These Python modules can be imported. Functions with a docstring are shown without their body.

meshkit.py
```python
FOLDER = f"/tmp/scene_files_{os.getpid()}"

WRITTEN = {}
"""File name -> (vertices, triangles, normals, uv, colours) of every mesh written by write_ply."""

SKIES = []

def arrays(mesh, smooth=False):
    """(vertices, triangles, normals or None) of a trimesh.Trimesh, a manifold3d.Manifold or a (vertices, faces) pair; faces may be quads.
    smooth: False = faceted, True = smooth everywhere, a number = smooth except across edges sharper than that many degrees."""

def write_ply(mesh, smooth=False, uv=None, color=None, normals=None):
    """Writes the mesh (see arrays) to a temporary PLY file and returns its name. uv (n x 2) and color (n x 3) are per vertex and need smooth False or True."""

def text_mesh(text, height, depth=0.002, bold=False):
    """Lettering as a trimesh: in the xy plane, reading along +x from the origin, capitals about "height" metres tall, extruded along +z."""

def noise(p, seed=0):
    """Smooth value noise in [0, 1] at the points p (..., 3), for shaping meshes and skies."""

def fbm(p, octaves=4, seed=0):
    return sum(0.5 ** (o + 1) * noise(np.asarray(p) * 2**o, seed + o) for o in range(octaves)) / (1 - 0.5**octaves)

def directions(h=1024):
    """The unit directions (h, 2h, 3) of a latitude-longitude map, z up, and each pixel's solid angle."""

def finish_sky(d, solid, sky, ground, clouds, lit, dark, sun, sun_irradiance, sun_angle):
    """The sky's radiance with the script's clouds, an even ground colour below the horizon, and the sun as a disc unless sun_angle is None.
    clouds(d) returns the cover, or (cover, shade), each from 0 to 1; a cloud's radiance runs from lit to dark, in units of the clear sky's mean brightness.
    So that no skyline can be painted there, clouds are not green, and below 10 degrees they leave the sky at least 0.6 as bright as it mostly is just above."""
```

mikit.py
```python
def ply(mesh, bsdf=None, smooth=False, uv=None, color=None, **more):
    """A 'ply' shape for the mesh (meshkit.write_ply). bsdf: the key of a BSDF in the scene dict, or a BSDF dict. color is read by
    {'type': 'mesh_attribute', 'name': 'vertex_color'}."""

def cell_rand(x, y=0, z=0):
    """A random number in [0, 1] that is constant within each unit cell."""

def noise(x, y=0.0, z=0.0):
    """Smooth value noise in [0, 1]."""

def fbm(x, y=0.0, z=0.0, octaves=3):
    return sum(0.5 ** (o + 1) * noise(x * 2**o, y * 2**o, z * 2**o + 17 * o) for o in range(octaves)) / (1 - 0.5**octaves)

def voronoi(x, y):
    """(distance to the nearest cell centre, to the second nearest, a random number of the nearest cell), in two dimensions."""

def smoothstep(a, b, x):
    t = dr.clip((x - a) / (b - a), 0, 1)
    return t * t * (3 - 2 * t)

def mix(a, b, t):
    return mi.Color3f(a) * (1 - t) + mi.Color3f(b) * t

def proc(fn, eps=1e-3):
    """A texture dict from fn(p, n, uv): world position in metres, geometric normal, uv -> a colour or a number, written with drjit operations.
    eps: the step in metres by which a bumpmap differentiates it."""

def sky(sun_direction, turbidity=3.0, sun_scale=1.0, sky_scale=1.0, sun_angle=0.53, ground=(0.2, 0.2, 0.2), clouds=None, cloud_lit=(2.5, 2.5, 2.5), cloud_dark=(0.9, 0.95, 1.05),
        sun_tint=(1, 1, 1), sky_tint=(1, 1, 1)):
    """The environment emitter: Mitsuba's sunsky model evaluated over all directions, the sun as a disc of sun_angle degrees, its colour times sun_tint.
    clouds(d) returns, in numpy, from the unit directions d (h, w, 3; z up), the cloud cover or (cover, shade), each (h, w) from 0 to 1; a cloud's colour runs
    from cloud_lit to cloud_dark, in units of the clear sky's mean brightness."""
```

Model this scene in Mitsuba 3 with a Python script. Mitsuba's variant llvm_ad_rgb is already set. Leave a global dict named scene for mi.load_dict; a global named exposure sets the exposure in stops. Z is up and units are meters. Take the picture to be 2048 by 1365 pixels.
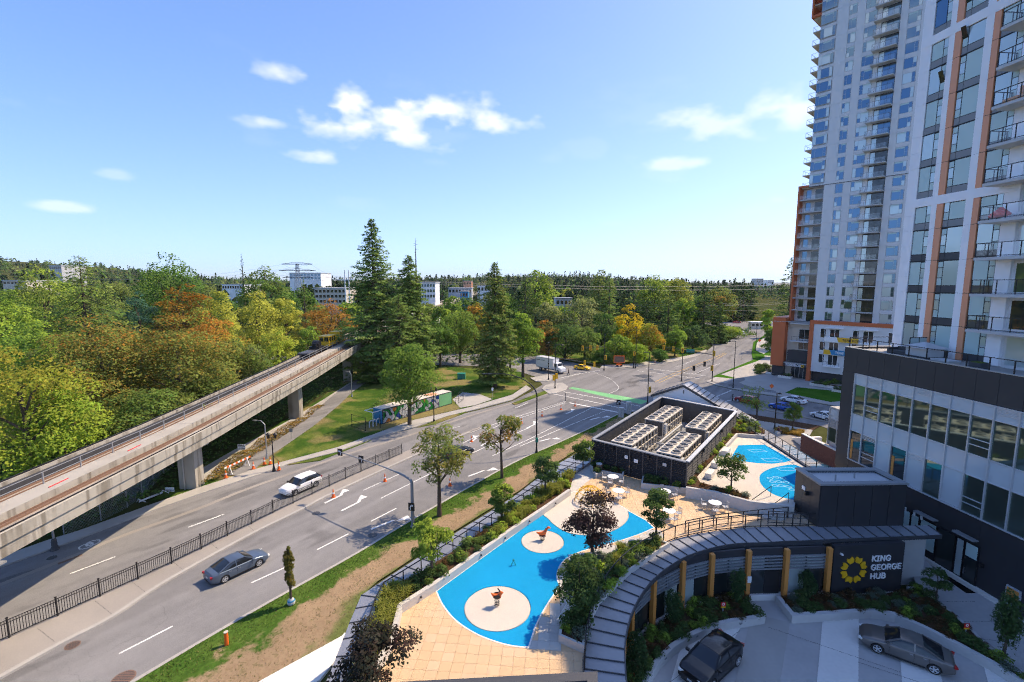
import math, random
import numpy as np, trimesh, mitsuba as mi, mikit, meshkit
import drjit as dr
from shapely.geometry import Polygon, LineString, Point, MultiPolygon
from shapely.ops import unary_union
from shapely import affinity

T = mi.ScalarTransform4f
scene, labels = {}, {}

# ---------------------------------------------------------------- camera, sky, exposure
FOC, HORIZON, EYE = 940.0, 566.0, 24.0          # focal length and horizon row in the 2048 px photograph; eye height in metres
PITCH = math.atan((682.5 - HORIZON) / FOC)
scene['camera'] = {'type': 'perspective', 'fov': math.degrees(2 * math.atan(1024 / FOC)), 'fov_axis': 'x', 'near_clip': 0.1, 'far_clip': 20000.0,
                   'to_world': T().look_at(origin=[0, 0, EYE], target=[0, math.cos(PITCH), EYE - math.sin(PITCH)], up=[0, 0, 1])}

SUN = (0.70, 0.40, 1.0)


def cloud_cover(d):
    """A few small fair-weather clouds: warped noise blobs about given directions."""
    az = np.degrees(np.arctan2(d[..., 0], d[..., 1]))
    el = np.degrees(np.arcsin(np.clip(d[..., 2], -1, 1)))
    cover = np.zeros(az.shape)
    shade = np.zeros(az.shape)
    n1 = meshkit.fbm(np.stack([az / 3.0, el / 1.6, az * 0 + 3.0], -1), 5, 11)
    n2 = meshkit.fbm(np.stack([az / 9.0, el / 3.0, az * 0 + 8.0], -1), 4, 5)
    # (azimuth, elevation, half width, half height, strength)
    for a, e, w, h, s in CLOUDS:
        x = ((az - a + 180) % 360 - 180) / w + 1.1 * (n2 - 0.5)
        y = (el - e) / h
        y = np.where(y < 0, y * 1.5, y)
        c = np.clip((1.0 - (x * x + y * y)) * 0.75 + (n1 - 0.5) * 2.8 - 0.08, 0, 1) ** 1.2 * np.clip(1.7 - np.sqrt(x * x + y * y), 0, 1) * s
        cover = np.maximum(cover, c)
        shade = np.maximum(shade, np.where(c > 0, np.clip(0.45 - 0.45 * (el - e) / h, 0, 0.8) * c, 0))
    far = np.clip((n2 - 0.66) * 0.5, 0, 0.05) * np.clip((el - 2) / 8, 0, 1) * np.clip((26 - el) / 10, 0, 1)
    return np.maximum(cover, far), np.clip(shade, 0, 1)


CLOUDS = [(-12.8, 17.2, 12.5, 3.4, 1.0), (-24.7, 20.6, 3.2, 1.2, 0.6), (-22.3, 13.2, 2.8, 0.9, 0.6), (24.8, 16.3, 8.5, 2.8, 0.5), (29.1, 16.6, 3.6, 2.2, 0.6), (18.5, 12.8, 4.4, 0.9, 0.45),
          (-43, 6.5, 2.2, 0.7, 0.4), (-39.7, 9.6, 1.8, 0.6, 0.2), (28.4, 8.4, 1.6, 0.5, 0.35), (11.8, 6.8, 1.9, 0.5, 0.25), (95, 24, 16, 4, 0.9), (150, 30, 18, 5, 0.9), (-120, 22, 18, 4, 0.9), (-160, 38, 14, 4, 0.8), (60, 42, 10, 3, 0.6)]
scene['sky'] = mikit.sky(SUN, turbidity=3.6, ground=(0.16, 0.17, 0.14), clouds=cloud_cover, cloud_lit=(2.15, 2.15, 2.2), cloud_dark=(1.5, 1.6, 1.75), sky_tint=(0.75, 0.80, 0.97), sun_tint=(1.0, 0.96, 0.90), sky_scale=1.38, sun_scale=0.82)
exposure = 2.4

# ---------------------------------------------------------------- from a pixel of the photograph to the point of a level plane
def at(u, v, z=0.0):
    x, y = (u - 1024) / FOC, -(v - 682.5) / FOC
    d = (x, math.cos(PITCH) + y * math.sin(PITCH), -math.sin(PITCH) + y * math.cos(PITCH))
    t = (z - EYE) / d[2]
    return np.array([d[0] * t, d[1] * t, z])


def W(pts, z=0.0):
    return [tuple(at(u, v, z)[:2]) for u, v in pts]


def top_z(xy, v, u=1024):
    """Height at which the plumb line through xy meets the image row v."""
    y = -(v - 682.5) / FOC
    return EYE + (-math.sin(PITCH) + y * math.cos(PITCH)) / (math.cos(PITCH) + y * math.sin(PITCH)) * xy[1]


def at_dist(u, v, Y):
    """The point on the pixel's ray at forward distance Y."""
    x, y = (u - 1024) / FOC, -(v - 682.5) / FOC
    d = (x, math.cos(PITCH) + y * math.sin(PITCH), -math.sin(PITCH) + y * math.cos(PITCH))
    return np.array([d[0], d[1], d[2]]) * (Y / d[1]) + [0, 0, EYE]


# ---------------------------------------------------------------- names
_count = {}


def numbered(key):
    n = _count.get(key, 0)
    _count[key] = n + 1
    return key if n == 0 else f'{key}_{n:03d}'


def thing(name, label, cat, group=None):
    key = numbered(name)
    labels[key] = {'label': label, 'category': cat}
    if group:
        labels[key]['group'] = group
    return key


def struct(name, mesh, mat, parent=None, **kw):
    key = numbered(name if parent is None else parent + '__' + name)
    scene[key] = as_ply(mesh, mat, **kw)
    if parent is None:
        labels[key] = {'kind': 'structure'}
    return key


def as_ply(mesh, mat, smooth=False, color=None, **kw):
    if isinstance(mesh, MB):
        if color is None and mesh.c:
            color = mesh.colors()
        mesh = mesh.get()
    return mikit.ply(mesh, mat, smooth=smooth, color=color, **kw)


def part(parent, name, mesh, mat, label=None, stuff=False, **kw):
    key = numbered(parent + '__' + name)
    scene[key] = mesh if isinstance(mesh, dict) else as_ply(mesh, mat, **kw)
    if 'to_world' in kw and isinstance(mesh, dict):
        scene[key] = {**mesh, 'to_world': kw['to_world']}
    if label or stuff:
        labels[key] = {}
        if label:
            labels[key]['label'] = label
        if stuff:
            labels[key]['kind'] = 'stuff'
    return key


def one(name, mesh, mat, label, cat, group=None, **kw):
    key = thing(name, label, cat, group)
    scene[key] = as_ply(mesh, mat, **kw)
    return key


def stuff(name, mesh, mat, label, cat, **kw):
    key = numbered(name)
    labels[key] = {'label': label, 'category': cat, 'kind': 'stuff'}
    scene[key] = as_ply(mesh, mat, **kw)
    return key


class Proto:
    """Parts of a thing made once; place() adds entries for one copy, all under its own key."""

    def __init__(self):
        self.parts = []

    def add(self, name, mesh, mat, smooth=False, label=None, **kw):
        self.parts.append((name, as_ply(mesh, mat, smooth, **kw), label))
        return self

    def place(self, name, label, cat, group=None, to=None, skip=()):
        key = thing(name, label, cat, group)
        c = {}
        for nm, d, lab in self.parts:
            if nm in skip:
                continue
            k = key + '__' + nm
            segs = nm.split('__')
            scene[k] = {**d, 'to_world': to} if to is not None else dict(d)
            if lab:
                labels[k] = {'label': lab}
        return key


def num_parts(base, i):
    return base if i == 0 else f'{base}_{i:03d}'


def place_T(x, y, z=0.0, rz=0.0, s=1.0):
    return T().translate([float(x), float(y), float(z)]).rotate([0, 0, 1], math.degrees(rz)).scale(s)


# ---------------------------------------------------------------- mesh building
def rotz(a):
    c, s = math.cos(a), math.sin(a)
    return np.array([[c, -s, 0], [s, c, 0], [0, 0, 1.0]])


_BV = np.array([[x, y, z] for x in (-.5, .5) for y in (-.5, .5) for z in (-.5, .5)])
_BF = np.array([[0, 1, 3], [0, 3, 2], [4, 6, 7], [4, 7, 5], [0, 4, 5], [0, 5, 1], [2, 3, 7], [2, 7, 6], [0, 2, 6], [0, 6, 4], [1, 5, 7], [1, 7, 3]])


class MB:
    def __init__(self):
        self.v, self.f, self.c, self.n = [], [], [], 0

    def add(self, v, f, c=None):
        v, f = np.asarray(v, float), np.asarray(f, int)
        if f.ndim == 2 and f.shape[1] == 4:
            f = np.vstack([f[:, [0, 1, 2]], f[:, [0, 2, 3]]])
        self.v.append(v)
        self.f.append(f + self.n)
        self.n += len(v)
        if c is not None:
            self.c.append(np.broadcast_to(np.asarray(c, float), (len(v), 3)))
        return self

    def box(self, c, s, rz=0.0, R=None, col=None):
        v = _BV * np.asarray(s, float)
        R = rotz(rz) if R is None else R
        return self.add(v @ R.T + np.asarray(c, float), _BF, col)

    def bx(self, x0, x1, y0, y1, z0, z1, col=None):
        return self.box(((x0 + x1) / 2, (y0 + y1) / 2, (z0 + z1) / 2), (x1 - x0, y1 - y0, z1 - z0), col=col)

    def beam(self, p0, p1, w, h=None, col=None, up=(0, 0, 1)):
        p0, p1 = np.asarray(p0, float), np.asarray(p1, float)
        d = p1 - p0
        L = np.linalg.norm(d)
        if L < 1e-9:
            return self
        x = d / L
        up = np.array((0, 1.0, 0)) if abs(np.dot(x, up)) > 0.97 else np.asarray(up, float)
        y = np.cross(up, x)
        y /= np.linalg.norm(y)
        z = np.cross(x, y)
        return self.add((_BV * [L, w, w if h is None else h]) @ np.array([x, y, z]) + (p0 + p1) / 2, _BF, col)

    def tube(self, pts, r, n=8, caps=True, col=None):
        pts = np.asarray(pts, float)
        r = np.broadcast_to(np.asarray(r, float), (len(pts),))
        t = np.gradient(pts, axis=0)
        t /= np.linalg.norm(t, axis=1, keepdims=True) + 1e-12
        a = np.cross(t[0], (0, 0, 1) if abs(t[0][2]) < 0.9 else (1, 0, 0))
        rings = []
        ang = np.arange(n) * 2 * np.pi / n
        for i in range(len(pts)):
            a = a - t[i] * np.dot(a, t[i])
            a /= np.linalg.norm(a)
            b = np.cross(t[i], a)
            rings.append(pts[i] + r[i] * (np.cos(ang)[:, None] * a + np.sin(ang)[:, None] * b))
        v = np.vstack(rings)
        f = []
        for i in range(len(pts) - 1):
            for k in range(n):
                q, w = i * n + k, i * n + (k + 1) % n
                f += [[q, w, w + n], [q, w + n, q + n]]
        if caps:
            m = len(v)
            v = np.vstack([v, pts[0], pts[-1]])
            for k in range(n):
                f += [[(k + 1) % n, k, m], [(len(pts) - 1) * n + k, (len(pts) - 1) * n + (k + 1) % n, m + 1]]
        return self.add(v, f, col)

    def cyl(self, p0, p1, r0, r1=None, n=10, col=None):
        return self.tube([p0, p1], [r0, r0 if r1 is None else r1], n, True, col)

    def prism(self, poly, z0, z1, col=None):
        """poly: shapely polygon or a list of xy."""
        if not hasattr(poly, 'geom_type'):
            poly = Polygon(poly)
        if not poly.is_valid:
            poly = poly.buffer(0)
        for g in getattr(poly, 'geoms', [poly]):
            if g.is_empty or g.area < 1e-6 or g.geom_type != 'Polygon':
                continue
            m = trimesh.creation.extrude_polygon(g, z1 - z0, engine='earcut')
            self.add(m.vertices + [0, 0, z0], m.faces, col)
        return self

    def sheet(self, poly, z, col=None):
        if not hasattr(poly, 'geom_type'):
            poly = Polygon(poly)
        if not poly.is_valid:
            poly = poly.buffer(0)
        for g in getattr(poly, 'geoms', [poly]):
            if g.is_empty or g.area < 1e-4 or g.geom_type != 'Polygon':
                continue
            v, f = trimesh.creation.triangulate_polygon(g, engine='earcut')
            v3 = np.column_stack([v, np.full(len(v), z)])
            f = np.asarray(f)
            a = v3[f[:, 1]] - v3[f[:, 0]]
            b = v3[f[:, 2]] - v3[f[:, 0]]
            flip = (a[:, 0] * b[:, 1] - a[:, 1] * b[:, 0]) < 0
            f[flip] = f[flip][:, ::-1]
            self.add(v3, f, col)
        return self

    def wall(self, pts, z0, z1, th, col=None):
        return self.prism(LineString(pts).buffer(th / 2, cap_style=2, join_style=2), z0, z1, col)

    def tm(self, m, M=None, col=None):
        v = np.asarray(m.vertices)
        if M is not None:
            M = np.asarray(M)
            v = v @ M[:3, :3].T + M[:3, 3]
        return self.add(v, m.faces, col)

    def lathe(self, prof, n=12, c=(0, 0, 0), col=None):
        prof = np.asarray(prof, float)
        ang = np.arange(n) * 2 * np.pi / n
        v = np.vstack([np.column_stack([r * np.cos(ang), r * np.sin(ang), np.full(n, z)]) for r, z in prof]) + np.asarray(c, float)
        f = []
        for i in range(len(prof) - 1):
            for k in range(n):
                q, w = i * n + k, i * n + (k + 1) % n
                f += [[q, w, w + n], [q, w + n, q + n]]
        m = len(v)
        v = np.vstack([v, np.asarray(c, float) + [0, 0, prof[0][1]], np.asarray(c, float) + [0, 0, prof[-1][1]]])
        for k in range(n):
            f += [[(k + 1) % n, k, m], [(len(prof) - 1) * n + k, (len(prof) - 1) * n + (k + 1) % n, m + 1]]
        return self.add(v, f, col)

    def ball(self, c, r, n=1, col=None):
        m = trimesh.creation.icosphere(n)
        return self.add(m.vertices * np.asarray(r, float) + np.asarray(c, float), m.faces, col)

    def moved(self, x=0, y=0, z=0, rz=0, s=1.0):
        R = rotz(rz)
        self.v = [(v * s) @ R.T + [x, y, z] for v in self.v]
        return self

    def get(self):
        return np.vstack(self.v), np.vstack(self.f)

    def colors(self):
        return np.vstack(self.c)


def arc(cx, cy, r, a0, a1, n=16):
    return [(cx + r * math.cos(a), cy + r * math.sin(a)) for a in np.linspace(a0, a1, n)]


def resample(pts, step):
    ls = LineString(pts)
    n = max(1, int(round(ls.length / step)))
    return [ls.interpolate(i / n, normalized=True).coords[0] for i in range(n + 1)]


def smooth_line(pts, n=8):
    """Catmull-Rom through the points."""
    p = np.asarray(pts, float)
    q = np.vstack([2 * p[0] - p[1], p, 2 * p[-1] - p[-2]])
    out = []
    for i in range(1, len(q) - 2):
        for t in np.linspace(0, 1, n, endpoint=False):
            a, b, c, d = q[i - 1], q[i], q[i + 1], q[i + 2]
            out.append(0.5 * (2 * b + (c - a) * t + (2 * a - 5 * b + 4 * c - d) * t * t + (3 * b - 3 * c + d - a) * t ** 3))
    out.append(p[-1])
    return [tuple(x) for x in out]


# ---------------------------------------------------------------- materials
noise, fbm, voronoi, mix, smoothstep, cell_rand, proc = mikit.noise, mikit.fbm, mikit.voronoi, mikit.mix, mikit.smoothstep, mikit.cell_rand, mikit.proc


def rgb(*c):
    return {'type': 'rgb', 'value': list(c)}


def plain(name, col, rough=0.6, metal=0.0, spec=0.5, **kw):
    scene[name] = {'type': 'twosided', 'bsdf': {'type': 'principled', 'base_color': col if isinstance(col, dict) else rgb(*col), 'roughness': rough, 'metallic': metal, 'specular': spec, **kw}}


def matte(name, col):
    scene[name] = {'type': 'twosided', 'bsdf': {'type': 'diffuse', 'reflectance': col if isinstance(col, dict) else rgb(*col)}}


def asphalt_fn(p, n, uv):
    a = fbm(p.x * 0.11, p.y * 0.11, 0.0, 3)
    b = fbm(p.x * 1.7, p.y * 1.7, 3.0, 2)
    c = noise(p.x * 34, p.y * 34, 0.0)
    s, q = p.x * 0.83 - p.y * 0.56, p.x * 0.56 + p.y * 0.83
    w = fbm(s * 0.9, q * 0.035, 6.0, 3)
    g = 0.10 * (w - 0.5) - 0.06 * smoothstep(0.68, 0.8, fbm(s * 0.5, q * 0.16, 12.0, 3)) + 0.225 + 0.06 * (a - 0.5) + 0.028 * (b - 0.5) + 0.05 * (c - 0.5)
    cr = dr.abs(fbm(p.x * 0.33, p.y * 0.33, 9.0, 3) - 0.5)
    g = g * (1 - 0.2 * (1 - smoothstep(0.0, 0.006, cr)) * smoothstep(0.45, 0.6, noise(p.x * 0.07, p.y * 0.07, 5.0)))
    return mi.Color3f(g * 1.0, g * 0.985, g * 0.985)


def tan_concrete_fn(p, n, uv):
    a = fbm(p.x * 0.3, p.y * 0.3, 1.0, 3)
    c = noise(p.x * 25, p.y * 25, 0.0)
    g = 0.30 + 0.09 * (a - 0.5) + 0.04 * (c - 0.5)
    return mi.Color3f(g * 1.05, g * 0.97, g * 0.88)


def grass_fn(p, n, uv):
    a = fbm(p.x * 0.35, p.y * 0.35, 0.0, 4)
    c = fbm(p.x * 5.0, p.y * 5.0, 0.0, 2)
    col = mix((0.045, 0.095, 0.016), (0.12, 0.155, 0.035), smoothstep(0.35, 0.7, a))
    col = mix(col, (0.27, 0.205, 0.10), smoothstep(0.52, 0.68, fbm(p.x * 0.17 + 7, p.y * 0.17, 2.0, 3)) * 0.7)
    return col * (0.7 + 0.6 * c)


def verge_fn(p, n, uv):
    """Worn grass of the street verge: green along the kerb, bare brown soil towards the deck."""
    s = uv.x
    a = fbm(p.x * 0.6, p.y * 0.6, 0.0, 4)
    c = fbm(p.x * 6.0, p.y * 6.0, 4.0, 3)
    dirt = smoothstep(0.40, 0.55, s + 0.75 * (a - 0.5) + 0.15 * (c - 0.5)) * (1 - 0.8 * smoothstep(0.88, 1.0, s + 0.3 * (a - 0.5)))
    green = mix((0.04, 0.10, 0.015), (0.10, 0.15, 0.03), a) * (0.6 + 0.8 * c)
    soil = mix((0.24, 0.165, 0.10), (0.36, 0.265, 0.17), c) * (0.8 + 0.4 * a)
    soil = mix(soil, (0.10, 0.09, 0.03), smoothstep(0.62, 0.75, c) * 0.5)
    return mix(green, soil, dirt)


def lush_fn(p, n, uv):
    a = fbm(p.x * 0.5, p.y * 0.5, 0.0, 3)
    c = noise(p.x * 12, p.y * 12, 0.0)
    return mix((0.035, 0.11, 0.012), (0.07, 0.16, 0.02), a) * (0.75 + 0.5 * c)


def terrain_fn(p, n, uv):
    a = fbm(p.x * 0.02, p.y * 0.02, 0.0, 4)
    c = fbm(p.x * 0.5, p.y * 0.5, 0.0, 3)
    return mix((0.03, 0.05, 0.018), (0.085, 0.085, 0.03), a) * (0.6 + 0.8 * c)


def concrete_fn(base, var=0.12):
    def fn(p, n, uv):
        a = fbm(p.x * 0.5, p.y * 0.5, p.z * 0.5, 3)
        c = fbm(p.x * 7, p.y * 7, p.z * 7, 2)
        k = 1 + var * 2 * (a - 0.5) + var * 0.8 * (c - 0.5)
        return mi.Color3f(base[0] * k, base[1] * k, base[2] * k)
    return fn


def guideway_fn(p, n, uv):
    """Weathered cast concrete with dark vertical runs on its upright faces."""
    a = fbm(p.x * 0.3, p.y * 0.3, p.z * 0.3, 3)
    run = fbm(p.y * 2.2, p.z * 0.12, p.x * 0.5, 3)
    up = dr.abs(n.z)
    st = smoothstep(0.45, 0.75, run) * (1 - smoothstep(0.3, 0.7, up))
    g = 0.40 + 0.14 * (a - 0.5)
    col = mi.Color3f(g * 1.03, g * 0.97, g * 0.85)
    return mix(col, (0.17, 0.15, 0.12), 0.75 * st + 0.25 * smoothstep(0.5, 0.7, a))


def bark_fn(p, n, uv):
    a = fbm(p.x * 8, p.y * 8, p.z * 1.5, 3)
    return mix((0.06, 0.045, 0.035), (0.15, 0.12, 0.095), a)


def soil_fn(p, n, uv):
    c = fbm(p.x * 9, p.y * 9, 0.0, 3)
    return mix((0.045, 0.028, 0.018), (0.14, 0.085, 0.055), c)


def panel_dark_fn(p, n, uv):
    a = fbm(p.x * 0.4, p.y * 0.4, p.z * 0.4, 2)
    g = 0.036 + 0.010 * (a - 0.5)
    return mi.Color3f(g * 1.0, g * 1.0, g * 1.12)


def wood_fn(p, n, uv):
    a = fbm(p.x * 14, p.y * 14, p.z * 0.8, 3)
    return mix((0.52, 0.20, 0.04), (0.66, 0.28, 0.06), a)


def rubber_fn(base):
    def fn(p, n, uv):
        a = fbm(p.x * 0.6, p.y * 0.6, 0.0, 3)
        c = noise(p.x * 60, p.y * 60, 0.0)
        k = 1 + 0.14 * (a - 0.5) + 0.12 * (c - 0.5)
        return mi.Color3f(base[0] * k, base[1] * k, base[2] * k)
    return fn


def graffiti_fn(p, n, uv):
    """Spray-painted lettering shapes: bands of white, green, blue and orange strokes."""
    x, z = p.x * 0.573 + p.y * 0.819, p.z
    f1, f2, r = voronoi(x * 1.3 + fbm(x, z, 2.0, 2) * 1.4, z * 1.2 + fbm(x, z, 7.0, 2))
    edge = smoothstep(0.03, 0.12, f2 - f1)
    col = mix((0.55, 0.55, 0.55), (0.03, 0.22, 0.05), smoothstep(0.42, 0.45, r))
    col = mix(col, (0.10, 0.38, 0.06), smoothstep(0.62, 0.64, r))
    col = mix(col, (0.03, 0.07, 0.25), smoothstep(0.76, 0.78, r))
    col = mix(col, (0.55, 0.22, 0.05), smoothstep(0.88, 0.9, r))
    col = mix(col, (0.65, 0.65, 0.62), smoothstep(0.94, 0.95, r))
    return mix((0.02, 0.02, 0.025), col, edge)


matte('m_asphalt', proc(asphalt_fn))
matte('m_tan_concrete', proc(tan_concrete_fn))
matte('m_grass', proc(grass_fn))
matte('m_verge', proc(verge_fn))
matte('m_lush', proc(lush_fn))
matte('m_terrain', proc(terrain_fn))
matte('m_guideway', proc(guideway_fn))
matte('m_trackbed', proc(concrete_fn((0.36, 0.315, 0.26), 0.3)))
matte('m_concrete', proc(concrete_fn((0.52, 0.51, 0.49))))
matte('m_walk', proc(concrete_fn((0.40, 0.385, 0.36), 0.10)))
matte('m_court_light', proc(concrete_fn((0.72, 0.695, 0.65), 0.10)))
matte('m_court_dark', proc(concrete_fn((0.44, 0.425, 0.41), 0.16)))
matte('m_soil', proc(soil_fn))
matte('m_bark', proc(bark_fn))
plain('m_panel_dark', proc(panel_dark_fn), 0.42, spec=0.4)
plain('m_wood', proc(wood_fn), 0.55)
matte('m_blue_rubber', proc(rubber_fn((0.014, 0.29, 0.56))))
matte('m_beige_rubber', proc(rubber_fn((0.58, 0.53, 0.46))))
matte('m_graffiti', proc(graffiti_fn))
plain('m_roof_metal', proc(concrete_fn((0.25, 0.26, 0.285), 0.10)), 0.36, metal=0.2, spec=0.6)
matte('m_paint_white', proc(concrete_fn((0.72, 0.72, 0.70), 0.16)))
matte('m_paint_green', proc(concrete_fn((0.20, 0.46, 0.22), 0.2)))
matte('m_vertex', {'type': 'mesh_attribute', 'name': 'vertex_color'})
scene['m_leaf'] = {'type': 'principledthin', 'base_color': {'type': 'mesh_attribute', 'name': 'vertex_color'}, 'roughness': 0.6, 'diff_trans': 0.8, 'spec_trans': 0.0, 'eta': 1.35}
plain('m_gloss_vertex', {'type': 'mesh_attribute', 'name': 'vertex_color'}, 0.5)
plain('m_black', (0.012, 0.012, 0.014), 0.45)
plain('m_rubber', (0.015, 0.015, 0.016), 0.75)
plain('m_dark_grey', (0.05, 0.052, 0.058), 0.5)
plain('m_mid_grey', (0.22, 0.23, 0.24), 0.5)
plain('m_light_grey', (0.46, 0.47, 0.48), 0.5)
plain('m_galv', (0.42, 0.43, 0.44), 0.4, metal=0.6)
plain('m_white', (0.8, 0.8, 0.8), 0.45)
plain('m_white_panel', (0.82, 0.81, 0.83), 0.45)
plain('m_grey_panel', (0.62, 0.635, 0.65), 0.45)
plain('m_orange_panel', (0.74, 0.32, 0.17), 0.45)
plain('m_rust_panel', (0.50, 0.12, 0.035), 0.5)
plain('m_alu', (0.55, 0.56, 0.58), 0.35, metal=0.4)
plain('m_spandrel', (0.46, 0.50, 0.53), 0.2, spec=0.7)
plain('m_yellow', (0.75, 0.42, 0.012), 0.45)
plain('m_orange', (0.78, 0.14, 0.02), 0.5)
plain('m_red', (0.55, 0.02, 0.02), 0.4)
plain('m_beige_metal', (0.52, 0.47, 0.39), 0.5)
plain('m_cream_wall', (0.55, 0.50, 0.42), 0.6)
plain('m_brick', (0.135, 0.055, 0.045), 0.7)
plain('m_rust', (0.19, 0.115, 0.08), 0.7)
plain('m_glass_sky', (0.11, 0.19, 0.28), 0.04, metal=0.85)
plain('m_glass_pale', (0.50, 0.58, 0.58), 0.12, metal=0.35, spec=0.8)
plain('m_glass_green', (0.16, 0.21, 0.18), 0.03, metal=0.8)
plain('m_glass_dark', (0.018, 0.024, 0.026), 0.03, spec=0.9)
plain('m_glass_car', (0.012, 0.014, 0.017), 0.03, spec=0.9)
plain('m_blind', (0.42, 0.55, 0.53), 0.35, spec=0.8)
plain('m_chrome', (0.6, 0.6, 0.62), 0.18, metal=1.0)
plain('m_tail', (0.35, 0.01, 0.01), 0.15)
plain('m_lamp_glass', (0.7, 0.7, 0.68), 0.1)
scene['m_clear'] = {'type': 'thindielectric', 'int_ior': 1.5}
for nm, c, ro, me in (('car_slate', (0.10, 0.135, 0.19), 0.28, 0.45), ('car_white', (0.72, 0.73, 0.74), 0.3, 0.0), ('car_black', (0.006, 0.006, 0.007), 0.12, 0.0), ('car_charcoal', (0.02, 0.023, 0.028), 0.2, 0.2),
                      ('car_bronze', (0.17, 0.155, 0.145), 0.28, 0.55), ('car_red', (0.30, 0.012, 0.015), 0.25, 0.2), ('car_blue', (0.01, 0.09, 0.42), 0.25, 0.2), ('car_yellow', (0.75, 0.46, 0.01), 0.3, 0.0)):
    plain('m_' + nm, c, ro, metal=me, clearcoat=0.8, clearcoat_gloss=0.95)
# ================================================================ THE SETTING: ground, roads, pavements
KERB = 0.13
struct('ground', MB().sheet(Point(0, 300).buffer(6000, 16), -0.06), 'm_terrain')

GUTTER = [(0, 1170), (160, 1107), (256, 1068), (391, 1020), (512, 972), (700, 907), (793, 879), (900, 845), (960, 826), (1024, 807), (1098, 787), (1128, 777)]
NEAR_KERB = [(270, 1365), (345, 1320), (512, 1222), (717, 1107), (822, 1043), (1024, 929), (1115, 888), (1180, 858), (1238, 829)]
FENCE = [(0, 1288), (98, 1244), (204, 1195), (298, 1152), (380, 1113), (451, 1077), (512, 1047), (567, 1019), (618, 995), (664, 973), (707, 953), (748, 935), (786, 918), (822, 902)]
MEDIAN_KERB = [(0, 1357), (120, 1290), (222, 1237), (320, 1172), (420, 1115), (512, 1065), (600, 1022), (665, 988), (775, 937), (830, 912), (880, 890), (960, 858), (1040, 832), (1132, 803)]


def extend(pts, a=60, b=0):
    """Carry a world polyline on beyond its first (and last) point."""
    p = [np.array(q) for q in pts]
    d = (p[0] - p[1]) / np.linalg.norm(p[0] - p[1])
    e = (p[-1] - p[-2]) / np.linalg.norm(p[-1] - p[-2])
    out = ([tuple(p[0] + d * a)] if a else []) + [tuple(q) for q in p] + ([tuple(p[-1] + e * b)] if b else [])
    return out


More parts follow.
